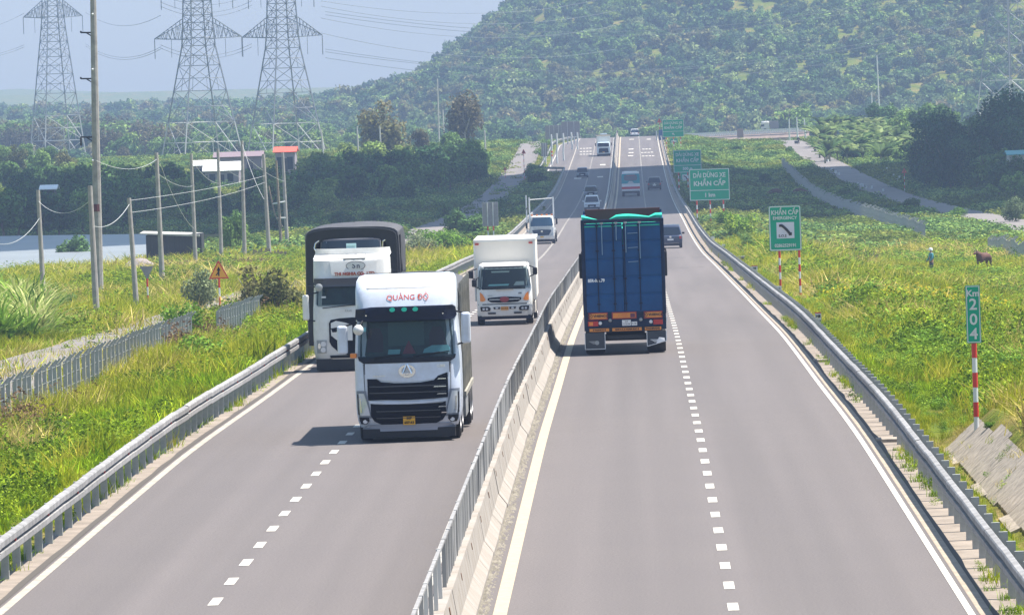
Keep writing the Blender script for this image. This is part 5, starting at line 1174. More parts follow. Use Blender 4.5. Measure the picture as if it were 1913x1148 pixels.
for v0 in (-10, 4, 12, 84, 90): wpx(300, v0, 1450, 470, v0-2, 1480, 2.5)
for v0 in (20, 30, 130, 118): wpx(1450, v0-10, 1650, 2050, v0-90, 1600, 4)
for v0, v1 in ((2, -8),(12, 20),(34,48),(62,92)): wpx(600, v0, 1480, 1150, v1, 1900, 4)
# ------------------------------------------------------------------ sheds and roofs
m_tin = mat('tin_white', (.78,.80,.80), .4, nz=.1, ns=1); m_dwall = mat('black_boards', (.055,.05,.062), .85, nz=.4, ns=2.5)
p = ground(326, 492, 500); sh = empty('shed', p); tag(sh, 'low black board shed with a pale roof edge beside the pond', 'shed')
s = pxm(p.y); W2 = 52/s; H2 = 54/s; MB().box(-W2,W2,0,3.5,-.6,H2).build('core', m_under, sh)
bd = MB().box(0,.26,-.06,0,0,1).mesh('board', m_dwall); n = int(2*W2/.27)
for k in range(n): x = -W2+k*.27; inst('board', bd, sh, (x, -.01*random.random(), -.5), (0, random.uniform(-.01,.01), 0), (1,1,H2*(1.0-.02*random.random()-.10*k/n)+.5))
MB().add([(-W2-.5,-.4,H2+.12),(W2*.95,-.4,H2*.90),(W2*.95,4,H2*.95),(-W2-.5,4,H2+.2),(-W2-.5,-.4,H2+.22),(W2*.95,-.4,H2*.97),(W2*.95,4,H2*1.0),(-W2-.5,4,H2+.3)],[(0,1,2,3),(4,5,6,7),(0,1,5,4),(1,2,6,5),(2,3,7,6),(3,0,4,7)]).build('roof', mat('roof_greywhite', (.42,.41,.38), .7), sh)
def house(name, label, u, v_eave, v_top, d, w, dp, roofm, wallm, over=.4, rz=0):
    e = atY(u, v_eave, d); z0 = gzf(e.x, d); h = e.z-z0; rt = atY(u, v_top, d+dp/2).z-z0
    o = empty(name, (e.x, d, z0), rz); tag(o, label, 'house'); MB().box(-w/2,w/2,0,dp,-1,h).build('wall', wallm, o)
    pr_ = [(-over, h-.05),(dp/2, rt),(dp+over, h-.05),(dp+over,h-.15),(dp/2,rt-.12),(-over,h-.15)]
    MB().prism(pr_, -w/2-over, w/2+over, 'x').build('roof', roofm, o)
    for k in (-.28,.25): MB().box(w*k-.5,w*k+.5,-.04,.02,h*.35,h*.8).build('window', m_cglass, o)
    MB().box(-.5,.4,-.05,.02,0,h*.75).build('door', m_dwall, o); return o
m_wallg = mat('render_lilac', (.30,.26,.30), .9, nz=.2, ns=1)
m_tin2 = mat('bright_roof', (.9,.9,.88), .5)
house('house', 'long low house with a bright white roof behind the poles', 414, 318, 302, 1062, 5.6, 7, m_tin2, m_wallg)
house('house', 'second white-roofed house peeking left of the long one', 382, 308, 299, 1075, 3.6, 7, m_tin2, m_wallg)
house('house', 'house with a mauve wall standing behind the white roofs', 445, 292, 283, 1110, 8, 5, mat('roof_mauve', (.20,.15,.17), .8), m_wallg)
house('house', 'small house with a bright red-orange roof between the pylon legs', 532, 283, 274, 1100, 3.3, 8, mat('red_roof', (.72,.09,.045), .6), m_wallg)
house('house', 'small white-roofed shack in the trees at far left', 90, 352, 345, 840, 1.6, 3, m_tin2, m_dwall)
house('house', 'house with a turquoise roof at the right edge among dark trees', 1912, 287, 280, 870, 3.8, 7, mat('turquoise_roof', (.10,.36,.38), .6), mat('wall_cream', (.55,.5,.42), .8))
# gravel heap, brush pile, palings
m_grav = mat('gravel', (.36,.31,.30), .95, nz=.5, ns=14, world=True, bump=.5, bs=20)
def heap(name, u, v, wpx_, hpx, label, m, cat_, asp=.6):
    p = ground(u, v, 80); s = pxm(p.y); a = wpx_/s/2; h = hpx/s; P = []
    for i in range(9):
        t = i/8; row = []
        for k in range(25):
            an = 2*math.pi*k/24; rr = a*(1-t)*(1+.12*math.sin(an*3+i)+.06*math.sin(an*7)); row.append((rr*math.cos(an), rr*asp*math.sin(an), h*(1-(1-t)**1.8)-.1+.04*math.sin(an*5+i*2)))
        P.append(row)
    o = MB().grid(P).build(name, m, loc=p, smooth=True); tag(o, label, cat_)
heap('gravel_heap', 262, 508, 92, 28, 'pinkish-grey gravel heap in front of the black shed', m_grav, 'gravel heap')
heap('gravel_heap', 88, 552, 44, 20, 'low grey mound beside the far left pole', mat('mound_grey', (.24,.24,.25), .95, nz=.4, ns=9, world=True), 'gravel heap')
heap('sand_bag', 329, 489, 18, 7, 'small pale mound at the foot of the black shed', m_swhite, 'sack')
def brush(u0, u1, v, hpx, n, m, label):
    p = ground((u0+u1)/2, v, 80); s = pxm(p.y); w = (u1-u0)/s; mb = MB()
    for k in range(n):
        x = random.uniform(-w/2, w/2); a = Vector((x, random.uniform(-.8,.8), random.uniform(-.05,.25)*hpx/s)); b = a+Vector((random.uniform(-.9,.9), random.uniform(-.5,.5), random.uniform(-.1,.8)*hpx/s)); c = b+Vector((random.uniform(-.4,.4),0,random.uniform(-.3,.2)))
        r = random.uniform(.02,.07); mb.tube(a,b,r,4); mb.tube(b,c,r*.7,4)
    tag(mb.build('brush_pile', m, loc=p), label, 'brush pile', kind='stuff')
m_brush = mat('dead_wood', (.14,.095,.075), .9, nz=.5, ns=5); m_brush2 = mat('red_brown_wood', (.24,.13,.10), .9, nz=.4, ns=5)
brush(190, 300, 506, 16, 170, m_brush, 'tangle of dead dark wood under the gravel heap'); brush(300, 400, 506, 20, 150, m_brush, 'pile of dead branches behind the warning triangle'); brush(425, 488, 502, 20, 150, m_brush2, 'reddish heap of brushwood under the middle poles')
pg0 = ground(470, 494, 80); pl = empty('paling_fence', pg0); tag(pl, 'row of tall weathered wooden palings at the foot of the poles', 'fence'); s = pxm(pg0.y)
pm_ = MB().box(-.07,.07,-.04,.04,-.2,1).mesh('paling', m_wood)
for k in range(26): inst('paling', pm_, pl, (k*2.5/s+random.uniform(-.03,.03), k*.05, 0), (0, random.uniform(-.05,.05), 0), (random.uniform(.7,1.4), 1, (24+random.uniform(-5,6))/s))
gpr = 'short fence stakes along the pond bank'
for i, (u, v0, v1, red) in enumerate([(9,471,498,0),(38,471,497,0),(70,470,495,0),(93,466,494,1),(112,471,503,0),(2,480,492,0)]):
    p = ground(u, v1, 80); s = pxm(p.y); o = MB().tube((0,0,-.2),(0,0,(v1-v0)/s),.085,6).build('stake', m_red if red else m_wood, loc=p); tag(o, 'red stake among the fence stakes on the pond bank' if red else 'short brown stake on the near bank of the pond', 'stake', gpr)
# rocks and litter on the left
m_rock = mat('pale_rock', (.42,.38,.34), .9, nz=.3, ns=6)
rk = bmesh.new(); bmesh.ops.create_icosphere(rk, subdivisions=2, radius=1)
for v in rk.verts: v.co *= 1+.35*(vnoise(v.co.x*3+5, v.co.y*3+v.co.z*2, 1, 4)-.5); v.co.z *= .6
rme = bpy.data.meshes.new('rock'); rk.to_mesh(rme); rk.free(); rme.materials.append(m_rock)
for i, (u, v, sz) in enumerate([(140,596,5),(150,594,6),(160,597,5),(168,593,4),(196,590,5),(215,588,4),(228,592,4),(295,573,5),(272,578,4),(212,523,6),(226,525,5),(322,520,4),(283,548,3)]):
    p = ground(u, v, 80); s = pxm(p.y); k = sz/s*.9; tag(inst('rock', rme, None, p, (0,0,random.random()*6), (k*1.5,k,k)), 'pale rock lying in the dry grass near the left poles', 'rock', 'pale rocks in the grass')
# ------------------------------------------------------------------ the highway coming back into view on the right beyond the crest
m_lat_soil = mat('laterite_bank', (.40,.29,.23), .95, nz=.35, ns=.35, world=True)
fr_ = empty('far_highway', (0,0,0)); tag(fr_, 'stretch of highway curving right beyond the crest on a reddish bank', kind='structure')
us = np.linspace(1236, 1512, 40); dd = np.linspace(1640, 1500, 40); P = []; Pb = []; rail = []
for u, d in zip(us, dd):
    v = 258-(u-1236)*.05; a = atY(u, v-4, d); b = atY(u, v+1, d-8); c = atY(u, v+10, d-14); g = Vector((c.x, c.y, min(gzf(c.x, c.y)-.2, c.z-2)))
    P.append([a+Vector((0,9,0)), b]); Pb.append([b+Vector((0,0,-.05)), c, g]); rail.append(b)
MB().grid(P).build('carriageway', m_asph, fr_); MB().grid(Pb).build('bank', m_lat_soil, fr_)
fg = empty('guardrail', (0,0,0)); tag(fg, 'distant pale guardrail along the curving highway beyond the crest', 'guardrail')
for k in range(0, 39): a, b = rail[k], rail[k+1]; MB().add([a+Vector((0,0,.45)), b+Vector((0,0,.45)), b+Vector((0,0,.95)), a+Vector((0,0,.95))], [(0,1,2,3)]).build('beam', m_white, fg)
pst = MB().box(-.12,.12,-.1,.1,-.5,.9).mesh('post', m_swhite)
for k in range(0, 39):
    for t in (0, .5): q = rail[k].lerp(rail[k+1], t); inst('post', pst, fg, q)
p = atY(1383, 256, 1540); o = empty('sign_board_back', p); tag(o, 'brownish square sign back on the distant curve', 'road sign'); MB().box(-.75,.75,0,.05,-.2,2.0).build('board', mat('board_brown', (.30,.20,.18), .7), o); MB().box(-.06,.06,.05,.12,-2,2).build('post', m_steel_d, o)
p = rail[28]+Vector((0,6,.1)); p = atY(1440, 246, 1560); o = empty('truck', p, math.pi/2*1.0); tag(o, 'truck with a bright white cab and grey cargo crossing on the distant curve', 'truck')
o.rotation_euler = (0,0,0)
MB().box(-2.3,-.3,-1,1,.5,2.6).build('cab', m_cabwhite, o, bevel=.35); MB().box(-.2,1.9,-1.1,1.1,.7,2.5).build('cargo_box', mat('cargo_grey', (.25,.22,.26), .7), o); MB().box(-2.2,1.9,-.9,.9,.35,.6).build('chassis', m_cabwhite, o); MB().box(-2.32,-1.6,-1.02,-.4,1.3,1.8).build('windshield', m_cglass, o)
for x in (-1.4,1.2): w_ = wheel(o, 0, 0, .42, .3); w_.location = (x, -.95, .42); w_.rotation_euler = (0,0,-math.pi/2)
# ------------------------------------------------------------------ skinned bodies
def skin_mesh(verts, edges, radii, m, root=0, sub=1):
    me = bpy.data.meshes.new('body'); me.from_pydata(verts, edges, []); o = bpy.data.objects.new('tmp', me); COL.objects.link(o)
    sk_ = o.modifiers.new('s', 'SKIN'); sl_ = me.skin_vertices[0].data
    for i, r in enumerate(radii): sl_[i].radius = (r, r) if not isinstance(r, tuple) else r; sl_[i].use_root = (i == root)
    ss = o.modifiers.new('u', 'SUBSURF'); ss.levels = sub; ss.render_levels = sub
    dg = bpy.context.evaluated_depsgraph_get(); r_ = bpy.data.meshes.new_from_object(o.evaluated_get(dg)); bpy.data.objects.remove(o)
    r_.materials.clear(); r_.materials.append(m); r_.polygons.foreach_set('use_smooth', [True]*len(r_.polygons)); r_.name = 'body'; return r_
m_skin = mat('skin_tan', (.30,.17,.11), .6); m_cowb = mat('cow_brown', (.115,.042,.025), .75, nz=.4, ns=3); m_cowk = mat('cow_dark', (.04,.03,.03), .75, nz=.4, ns=3)
m_shirt = mat('shirt_blue', (.05,.24,.30), .8); m_trs = mat('trousers_dark', (.02,.025,.05), .8); m_helm = mat('hat_white', (.72,.76,.76), .6)
def cow(p, rz, m, label, graze=False, sc=1):
    o = empty('cow', p, rz, sc); tag(o, label, 'cow', 'cattle grazing right of the highway')
    V = [(0,0,1.08),(.35,0,1.10),(.70,0,1.15),(-.35,0,1.10),(-.70,0,1.10)]; E_ = [(0,1),(1,2),(0,3),(3,4)]; Rr = [.34,.33,.28,.35,.28]
    def ch(base, pts, rs):
        i = base
        for q, r in zip(pts, rs): V.append(q); E_.append((i, len(V)-1)); Rr.append(r); i = len(V)-1
        return i
    for s_ in (-1, 1):
        ch(2, [(.66,s_*.17,.85),(.68,s_*.17,.52),(.66,s_*.17,.28),(.68,s_*.17,.02)], [.11,.07,.055,.06]); ch(4, [(-.62,s_*.17,.86),(-.58,s_*.18,.58),(-.74,s_*.18,.36),(-.70,s_*.18,.02)], [.14,.085,.055,.06])
    if graze: h_ = ch(2, [(.98,0,.95),(1.15,0,.62),(1.30,0,.36),(1.42,0,.16)], [.17,.13,.13,.07])
    else: h_ = ch(2, [(.98,0,1.36),(1.14,0,1.48),(1.34,0,1.40),(1.50,0,1.30)], [.17,.12,.12,.07])
    ch(4, [(-.86,0,1.12),(-.94,0,.75),(-.95,0,.45)], [.04,.025,.035])
    inst('body', skin_mesh(V, E_, Rr, m), o)
    hx, hz_ = (1.22, .52) if graze else (1.20, 1.52)
    for s_ in (-1, 1):
        MB().tube((hx,s_*.08,hz_+.05),(hx-.02,s_*.26,hz_+.02),.045,5,.02).build('ear', m, o); MB().tube((hx,s_*.07,hz_+.08),(hx+.03,s_*.14,hz_+.24),.03,5,.008).build('horn', m_conc, o)
    return o
cow(ground(1840, 515, 80)+Vector((0,0,.3)), rad(235), m_cowb, 'brown cow standing sideways in tall grass at the right edge', False, .92)
cow(ground(1449, 372, 500), rad(175), m_cowb, 'brown cow grazing behind the emergency sign, left of the pair', True, 1.05)
cow(ground(1494, 371, 500), rad(5), m_cowb, 'second brown cow grazing behind the emergency sign', True, 1.05)
cow(ground(1524, 369, 500), rad(250), m_cowk, 'black cow with a pale stripe standing by the pale fence', False, .95)
# person in the field
def person(p, rz, label, top, bottom, hat, pose='stand', sc=1, conical=False):
    o = empty('person', p, rz, sc); tag(o, label, 'person')
    if pose == 'stand': legs = [[(s_*.10,0,.88),(s_*.11,-.02,.48),(s_*.11,.02,.06),(s_*.11,-.12,.03)] for s_ in (-1,1)]; hip = (0,0,.95); ch_ = (0,-.02,1.30); nk = (0,-.02,1.50); hd = (0,-.03,1.64); arms = [[(s_*.20,-.01,1.40),(s_*.26,-.06,1.12),(s_*.22,-.22,.95),(s_*.20,-.28,.90)] for s_ in (-1,1)]
    else: legs = [[(s_*.12,-.05,.80),(s_*.16,-.42,.74),(s_*.14,-.36,.34),(s_*.14,-.48,.30)] for s_ in (-1,1)]; hip = (0,0,.82); ch_ = (0,-.06,1.15); nk = (0,-.10,1.36); hd = (0,-.12,1.50); arms = [[(s_*.20,-.10,1.26),(s_*.27,-.26,1.02),(s_*.27,-.48,.98),(s_*.27,-.55,.98)] for s_ in (-1,1)]
    V = [hip, ch_, nk, hd, (hd[0], hd[1]-.02, hd[2]+.08)]; E_ = [(0,1),(1,2),(2,3),(3,4)]; Rr = [.14,.16,.06,.10,.08]
    for pts, b, rs in [(legs[0],0,[.09,.065,.045,.045]),(legs[1],0,[.09,.065,.045,.045]),(arms[0],1,[.065,.045,.035,.04]),(arms[1],1,[.065,.045,.035,.04])]:
        i = b
        for q, r in zip(pts, rs): V.append(q); E_.append((i, len(V)-1)); Rr.append(r); i = len(V)-1
    inst('body', skin_mesh(V, E_, Rr, m_skin), o)
    # clothing as shells of their own
    V2 = [hip, ch_, (nk[0], nk[1], nk[2]-.06)]; E2 = [(0,1),(1,2)]; R2 = [.165,.19,.10]
    for a in arms:
        i = 1
        for q, r in zip(a[:3], [.085,.06,.05]): V2.append(q); E2.append((i, len(V2)-1)); R2.append(r); i = len(V2)-1
    inst('shirt', skin_mesh(V2, E2, R2, top), o)
    V3 = [hip, (hip[0], hip[1], hip[2]-.04)]; E3 = [(0,1)]; R3 = [.17,.15]
    for a in legs:
        i = 1
        for q, r in zip(a[:3], [.11,.085,.065]): V3.append(q); E3.append((i, len(V3)-1)); R3.append(r); i = len(V3)-1
    inst('trousers', skin_mesh(V3, E3, R3, bottom), o)
    if conical: MB().lathe([(.0,.26),(.02,.26),(.16,.0)], (hd[0],hd[1],hd[2]+.04), 16, 'z').build('hat', hat, o, smooth=True)
    else: MB().lathe([(-.06,.125),(.03,.13),(.10,.09),(.13,.0)], (hd[0],hd[1],hd[2]+.02), 14, 'z').build('hat', hat, o, smooth=True); MB().box(hd[0]-.09,hd[0]+.09,hd[1]-.24,hd[1]-.1,hd[2]+.02,hd[2]+.04).build('hat_brim', hat, o)
    MB().box(hd[0]-.03,hd[0]+.03,hd[1]-.125,hd[1]-.09,hd[2]-.03,hd[2]+.01).build('nose', m_skin, o)
    return o
person(ground(1741, 517, 80), rad(-70), 'person in a blue jacket and white hat standing waist-deep in the field', m_shirt, m_trs, m_helm, sc=1.12)
def motorbike(p, rz, label, mcol):
    o = empty('motorbike', p, rz); tag(o, label, 'motorbike')
    for y in (-.62, .62):
        t = MB().lathe([(-.05,.22),(-.05,.29),(0,.31),(.05,.29),(.05,.22)], (0,y,.31), 18).build('wheel', m_tyre, o, smooth=True); MB().lathe([(-.02,.0),(-.02,.22),(.02,.22),(.02,0)], (0,y,.31), 12).build('rim', m_rim, t)
    MB().prism([(-.45,.42),(-.35,.80),(-.20,.72),(.05,.62),(.20,.78),(.75,.82),(.80,.66),(.35,.40)], -.13, .13, 'x').build('body', mcol, o, bevel=.03)
    MB().box(-.12,.12,.0,.72,.78,.86).build('seat', m_black, o, bevel=.03); MB().tube((-.32,-.42,1.0),(.32,-.42,1.0),.02).tube((0,-.62,.31),(0,-.42,1.0),.035).build('handlebar', m_dark, o)
    MB().box(-.10,.10,-.60,-.48,.78,.94).build('headlight', m_lens, o, bevel=.03); return o
mb_p = ground(1523, 287, 500); motorbike(mb_p, 0, 'motorbike coming along the pale track on the right', m_dark)
person(mb_p+Vector((0,.25,.02)), 0, 'rider in a dark red top on the motorbike', mat('shirt_red', (.25,.04,.05), .8), m_trs, m_dark, 'ride')
mb2 = ground(1488, 272, 500); motorbike(mb2, rad(20), 'parked dark motorbike farther up the right track by the pale poles', m_dark)
person(mb2+Vector((.4,.3,0)), 0, 'figure in dark clothes beside the farther motorbike', m_trs, m_trs, m_helm)
# ------------------------------------------------------------------ leaf meshes
def leaf_cloud(seed, blobs, n, size, flat=.4, hz_=1.0, m=None, name='crown'):
    g = np.random.default_rng(seed); bl = np.array(blobs, float); w = bl[:, 3]**2; k = g.choice(len(bl), n, p=w/w.sum())
    d = g.normal(size=(n, 3)); d /= np.linalg.norm(d, axis=1)[:, None]; rr = (g.random(n)**.35)[:, None]
    P = bl[k, :3] + d*rr*bl[k, 3:4]*np.array([1, 1, hz_])
    nrm = d*.7 + g.normal(size=(n, 3))*.55 + np.array([0, 0, flat]); nrm /= np.linalg.norm(nrm, axis=1)[:, None]
    t = np.cross(nrm, g.normal(size=(n, 3))); t /= np.linalg.norm(t, axis=1)[:, None]; b = np.cross(nrm, t)
    s = size*(.55+.9*g.random(n))[:, None]; t = t*s; b = b*s*.62
    V = np.stack([P-t, P-b*.9+t*.1, P+t, P+b*.9-t*.1], 1).reshape(-1, 3); F = np.arange(4*n).reshape(n, 4)
    return npmesh(name, V, F, m)
def blobs_round(g, rx, rz, n, r0, r1, zc):
    out = []
    for _ in range(n):
        d = g.normal(size=3); d /= np.linalg.norm(d); q = g.random()**.4
        out.append((d[0]*rx*q*.78, d[1]*rx*q*.78, zc+d[2]*rz*q*.78, g.uniform(r0, r1)))
    return out
m_fdark = foliage('leaves_dark', (.03,.085,.03), (.10,.19,.05), (.20,.31,.07), .14)
m_fmid = foliage('leaves_mid', (.05,.11,.03), (.14,.24,.055), (.26,.34,.08), .14)
m_fyel = foliage('leaves_yellow', (.09,.10,.03), (.16,.16,.055), (.20,.18,.08), .15)
m_fbrn = foliage('leaves_brownish', (.075,.07,.04), (.13,.12,.06), (.16,.14,.08), .15)
m_fban = foliage('leaves_banana', (.05,.10,.025), (.12,.18,.05), (.22,.27,.10), .3, .35)
m_fhill = foliage('leaves_hill', (.045,.095,.045), (.13,.20,.075), (.22,.27,.10), .03)
m_fcas = foliage('leaves_casuarina', (.020,.060,.035), (.045,.115,.055), (.09,.17,.06), .1)
m_bark = mat('bark', (.16,.12,.09), .9, nz=.4, ns=3); m_barkp = mat('pale_bark', (.42,.39,.35), .85, nz=.3, ns=3)
def trunk_mesh(seed, h, r, lean=.1, limbs=5, m=None, spread=.5):
    g = random.Random(seed); mb = MB(); pts = [Vector((0,0,-.6))]; 
    for k in range(1, 6): pts.append(Vector((g.uniform(-lean,lean)*k, g.uniform(-lean,lean)*k, h*k/5)))
    for k in range(5): mb.tube(pts[k], pts[k+1], r*(1-.14*k), 7, r*(1-.14*(k+1)))
    for k in range(limbs):
        i = g.choice([2,3,4]); a = pts[i]; an = g.random()*6.28; b = a+Vector((math.cos(an)*h*spread*.5, math.sin(an)*h*spread*.5, h*.28)); c = b+Vector((math.cos(an)*h*spread*.25, math.sin(an)*h*spread*.25, h*.22)); mb.tube(a,b,r*.4,5,r*.25); mb.tube(b,c,r*.25,5,r*.1)
    return mb.mesh('trunk', m or m_bark, True)
CR = {}
def kinds(key, n, fn):
    CR[key] = [fn(k) for k in range(n)]
def mk_dense(k, m, n=2600, size=.30, rx=1, rz=.85, nb=16):
    g = np.random.default_rng(100+k); return leaf_cloud(k, blobs_round(g, rx*3.2, rz*3.2, nb, .9, 1.6, 3.6), n, size, m=m)
kinds('dense', 4, lambda k: (mk_dense(k, m_fdark), trunk_mesh(k, 4, .2)))
kinds('mid', 4, lambda k: (mk_dense(10+k, m_fmid), trunk_mesh(10+k, 4, .18)))
kinds('yellow', 2, lambda k: (mk_dense(20+k, m_fyel, 2600, .25, 1, 1, 18), trunk_mesh(20+k, 4.5, .22, m=m_barkp)))
kinds('brown', 2, lambda k: (mk_dense(30+k, m_fbrn, 2600, .24, .9, 1.2, 18), trunk_mesh(30+k, 4.5, .22, m=m_barkp)))
kinds('casuarina', 3, lambda k: (leaf_cloud(40+k, [(random.uniform(-.9,.9)*(1-z/16), random.uniform(-.9,.9)*(1-z/16), z, 1.9*(1-.055*z)) for z in np.linspace(1.2, 10.5, 22)], 4200, .26, flat=.1, hz_=1.2, m=m_fcas), trunk_mesh(40+k, 9, .2, .05, 8)))
kinds('grove', 3, lambda k: (leaf_cloud(90+k, blobs_round(np.random.default_rng(90+k), 3.6, 5.6, 26, 1.3, 2.1, 5.6), 5200, .24, .2, hz_=1.1, m=m_fcas), trunk_mesh(90+k, 7, .25, .05, 8)))
def tree(name, label, x, y, sc, kind, group=None, sz=1.0, cat_='tree', z=None):
    cr, tr = random.choice(CR[kind]); o = empty(name, (x, y, gzf(x, y) if z is None else z), random.random()*6.28, 1); o.scale = (sc, sc, sc*sz); tag(o, label, cat_, group)
    inst('trunk', tr, o); inst('crown', cr, o); return o
def tree_px(name, label, u, vb, vt, y, kind, group=None, hnat=7.2, sz=1.0, cat_='tree'):
    p = atY(u, vb, y); z = gzf(p.x, y); h = atY(u, vt, y).z - z; sc = max(.15, h/hnat/sz); return tree(name, label, p.x, y, sc, kind, group, sz, cat_)
g0 = 'trees of the dark thicket left of the highway'
lab = {'dense': 'dark bushy tree in the shaded thicket left of the highway', 'mid': 'mid-green bushy tree in the thicket left of the highway'}
rs = random.Random(5)
for (u, vt, y, kd) in [(575,262,1000,'mid'),(600,275,960,'dense'),(628,272,1040,'dense'),(655,270,980,'dense'),(682,262,1060,'mid'),(705,272,1000,'dense'),(735,266,1050,'dense'),(760,262,1000,'dense'),(785,268,1080,'mid'),(800,250,1040,'dense'),(822,248,1100,'mid'),(845,250,1060,'dense'),(865,258,1020,'dense'),(885,262,1050,'dense'),
    (560,300,900,'dense'),(590,310,880,'dense'),(620,312,905,'dense'),(650,300,890,'dense'),(680,306,930,'dense'),(712,300,905,'dense'),(742,300,935,'dense'),(770,304,960,'dense'),(800,296,950,'dense'),(832,292,960,'dense'),(860,290,985,'dense'),(540,330,830,'dense'),(570,335,840,'mid'),(603,338,850,'dense'),(752,330,890,'mid'),(880,285,1000,'mid'),(640,250,1150,'mid'),(700,255,1180,'mid'),(780,252,1180,'mid'),(840,240,1150,'mid'),
    (130,292,960,'dense'),(160,286,980,'dense'),(195,282,1000,'dense'),(225,290,960,'dense'),(255,292,990,'dense'),(285,298,940,'dense'),(315,300,960,'dense'),(345,306,940,'dense'),(210,310,880,'dense'),(250,318,870,'dense'),(290,322,880,'dense'),(335,325,860,'dense'),(375,340,830,'dense'),(410,352,820,'dense'),(440,350,830,'dense'),(475,325,840,'dense'),(505,318,860,'dense'),(520,295,900,'dense'),(140,320,860,'dense'),(175,322,870,'dense'),(460,305,900,'mid'),(490,300,930,'mid')]:
    tree_px('thicket_tree', lab[kd], u+rs.uniform(-8, 8), 0, vt+rs.uniform(-12, 16), y, rs.choice(['dense','mid','mid']) if kd == 'dense' else 'mid', g0)
g1 = 'hazy trees of the plain behind the thicket'
for i in range(150):
    u = -10 + 620*((i*.618) % 1); y = rs.uniform(1500, 1900) if u > 190 else rs.uniform(1790, 1950); vt = 208+rs.uniform(-8, 34)*(1.0) + (1900-y)*.10
    tree_px('plain_tree', 'hazy grey-green tree on the plain around the pylons', u, 0, vt, y, rs.choice(['mid','mid','dense','brown']), g1)
for (u, vt, y, kd) in [(-5,262,1250,'mid'),(18,270,1200,'yellow'),(40,262,1300,'mid'),(62,274,1180,'dense'),(85,268,1250,'mid'),(108,276,1150,'yellow'),(5,292,1080,'mid'),(48,296,1060,'dense'),(82,300,1050,'mid'),(118,296,1080,'mid'),(25,318,960,'dense'),(60,322,950,'mid'),(78,350,800,'mid'),(104,350,805,'dense'),(100,318,960,'mid')]:
    tree_px('edge_tree', 'light green bushy tree at the far left below the pylon', u, 0, vt, y, kd, 'light trees at the far left')
rs_edge = 0
tree_px('round_tree', 'round yellowish tree standing above the dark thicket', 708, 0, 187, 1180, 'yellow'); tree_px('tall_tree', 'tall brownish tree right of the thin pale pole', 860, 0, 165, 1230, 'brown', sz=1.1)
tree_px('pale_tree', 'smaller brownish tree between the round one and the pale pole', 775, 0, 236, 1200, 'brown')
g2 = 'trees fringing the foot of the hill'
for i in range(70):
    u = 600 + 1320*((i*.618) % 1); y = rs.uniform(1650, 1880); vt = 236+rs.uniform(-14, 12)
    tree_px('foothill_tree', 'hazy tree at the foot of the wooded hill', u, 0, vt, y, rs.choice(['mid','dense','mid']), g2)
for (u, vt, y, lb) in [(1212,222,1650,'dark blue-green bush behind the crest of the road, right of the white car'),(1172,238,1600,'dark bush behind the crest of the road, left of the white car'),(1470,178,1700,'dark rounded tree on the lower slope above the distant truck')]:
    tree_px('dark_tree', lb, u, 0, vt, y, 'dense')
g3 = 'dark feathery trees right of the track'
for i, (u, vt, y, lb) in enumerate([(1722,212,930,'dark feathery tree at the left end of the right-hand grove'),(1750,200,945,None),(1780,205,925,None),(1805,200,935,None),(1745,230,905,None),(1790,240,900,None),(1830,190,960,None),(1855,170,980,None),(1885,160,990,None),(1912,150,1000,None),(1840,215,920,None),(1870,205,930,None),(1900,200,940,None),(1765,250,890,None),(1815,245,900,None)]):
    tree_px('feathery_tree', lb or 'dark feathery tree in the grove at the right edge', u, 0, vt, y, 'grove', g3, hnat=11.5)
for (u, vt, y) in [(1840,262,880),(1865,268,880),(1890,276,870),(1912,265,880),(1855,300,850),(1885,312,840),(1905,330,830),(1640,180,1350),(1655,186,1340),(1700,190,1300),(1720,188,1290),(1668,205,1250),(1760,190,1280)]:
    tree_px('bushy_tree', 'dark bushy tree filling in the right-hand grove', u, 0, vt, y, 'dense', g3)
# banana plants
def banana_mesh(seed, n=11, L=2.6):
    g = random.Random(seed); V = []; F = []
    for k in range(n):
        an = g.random()*6.28; el = g.uniform(1.0, 1.5); l = L*g.uniform(.7, 1.1); w = .30; dx, dy = math.cos(an), math.sin(an); px_, py_ = -dy, dx; z0 = .9+g.random()*.3; q = 7; b0 = len(V)
        for i in range(q+1):
            t = i/q; a = el-1.5*t*t; r = l*t*math.cos(el*.75-.5*t); z = z0+l*(math.sin(el)*t*1.15-.62*t*t); ww = w*math.sin(math.pi*min(1, t*.9+.12))
            for s_ in (-1, 0, 1): V.append((dx*r+px_*ww*s_, dy*r+py_*ww*s_, z-(abs(s_))*.10))
        for i in range(q):
            for j in range(2): a_ = b0+i*3+j; F.append((a_, a_+1, a_+4, a_+3))
    return npmesh('leaf_fan', V, F, m_fban)
ban = [banana_mesh(k) for k in range(4)]; bst = MB().tube((0,0,-.3),(0,0,1.15),.16,8,.10).mesh('stem', mat('banana_stem', (.22,.20,.09), .8), True)
for i in range(95):
    u = 1528+rs.random()*190; t = rs.random(); y = 1090+230*t; vb = 292-60*t; p = atY(u, vb, y); z = gzf(p.x, y); sc = rs.uniform(1.0, 1.7)
    o = empty('banana_plant', (p.x, y, max(z, p.z-.5)-1.0), rs.random()*6, sc); tag(o, 'banana plant in the sunlit grove on the right', 'banana plant', 'banana plants of the right-hand grove'); inst('stem', bst, o); inst('leaf_fan', ban[i % 4], o)
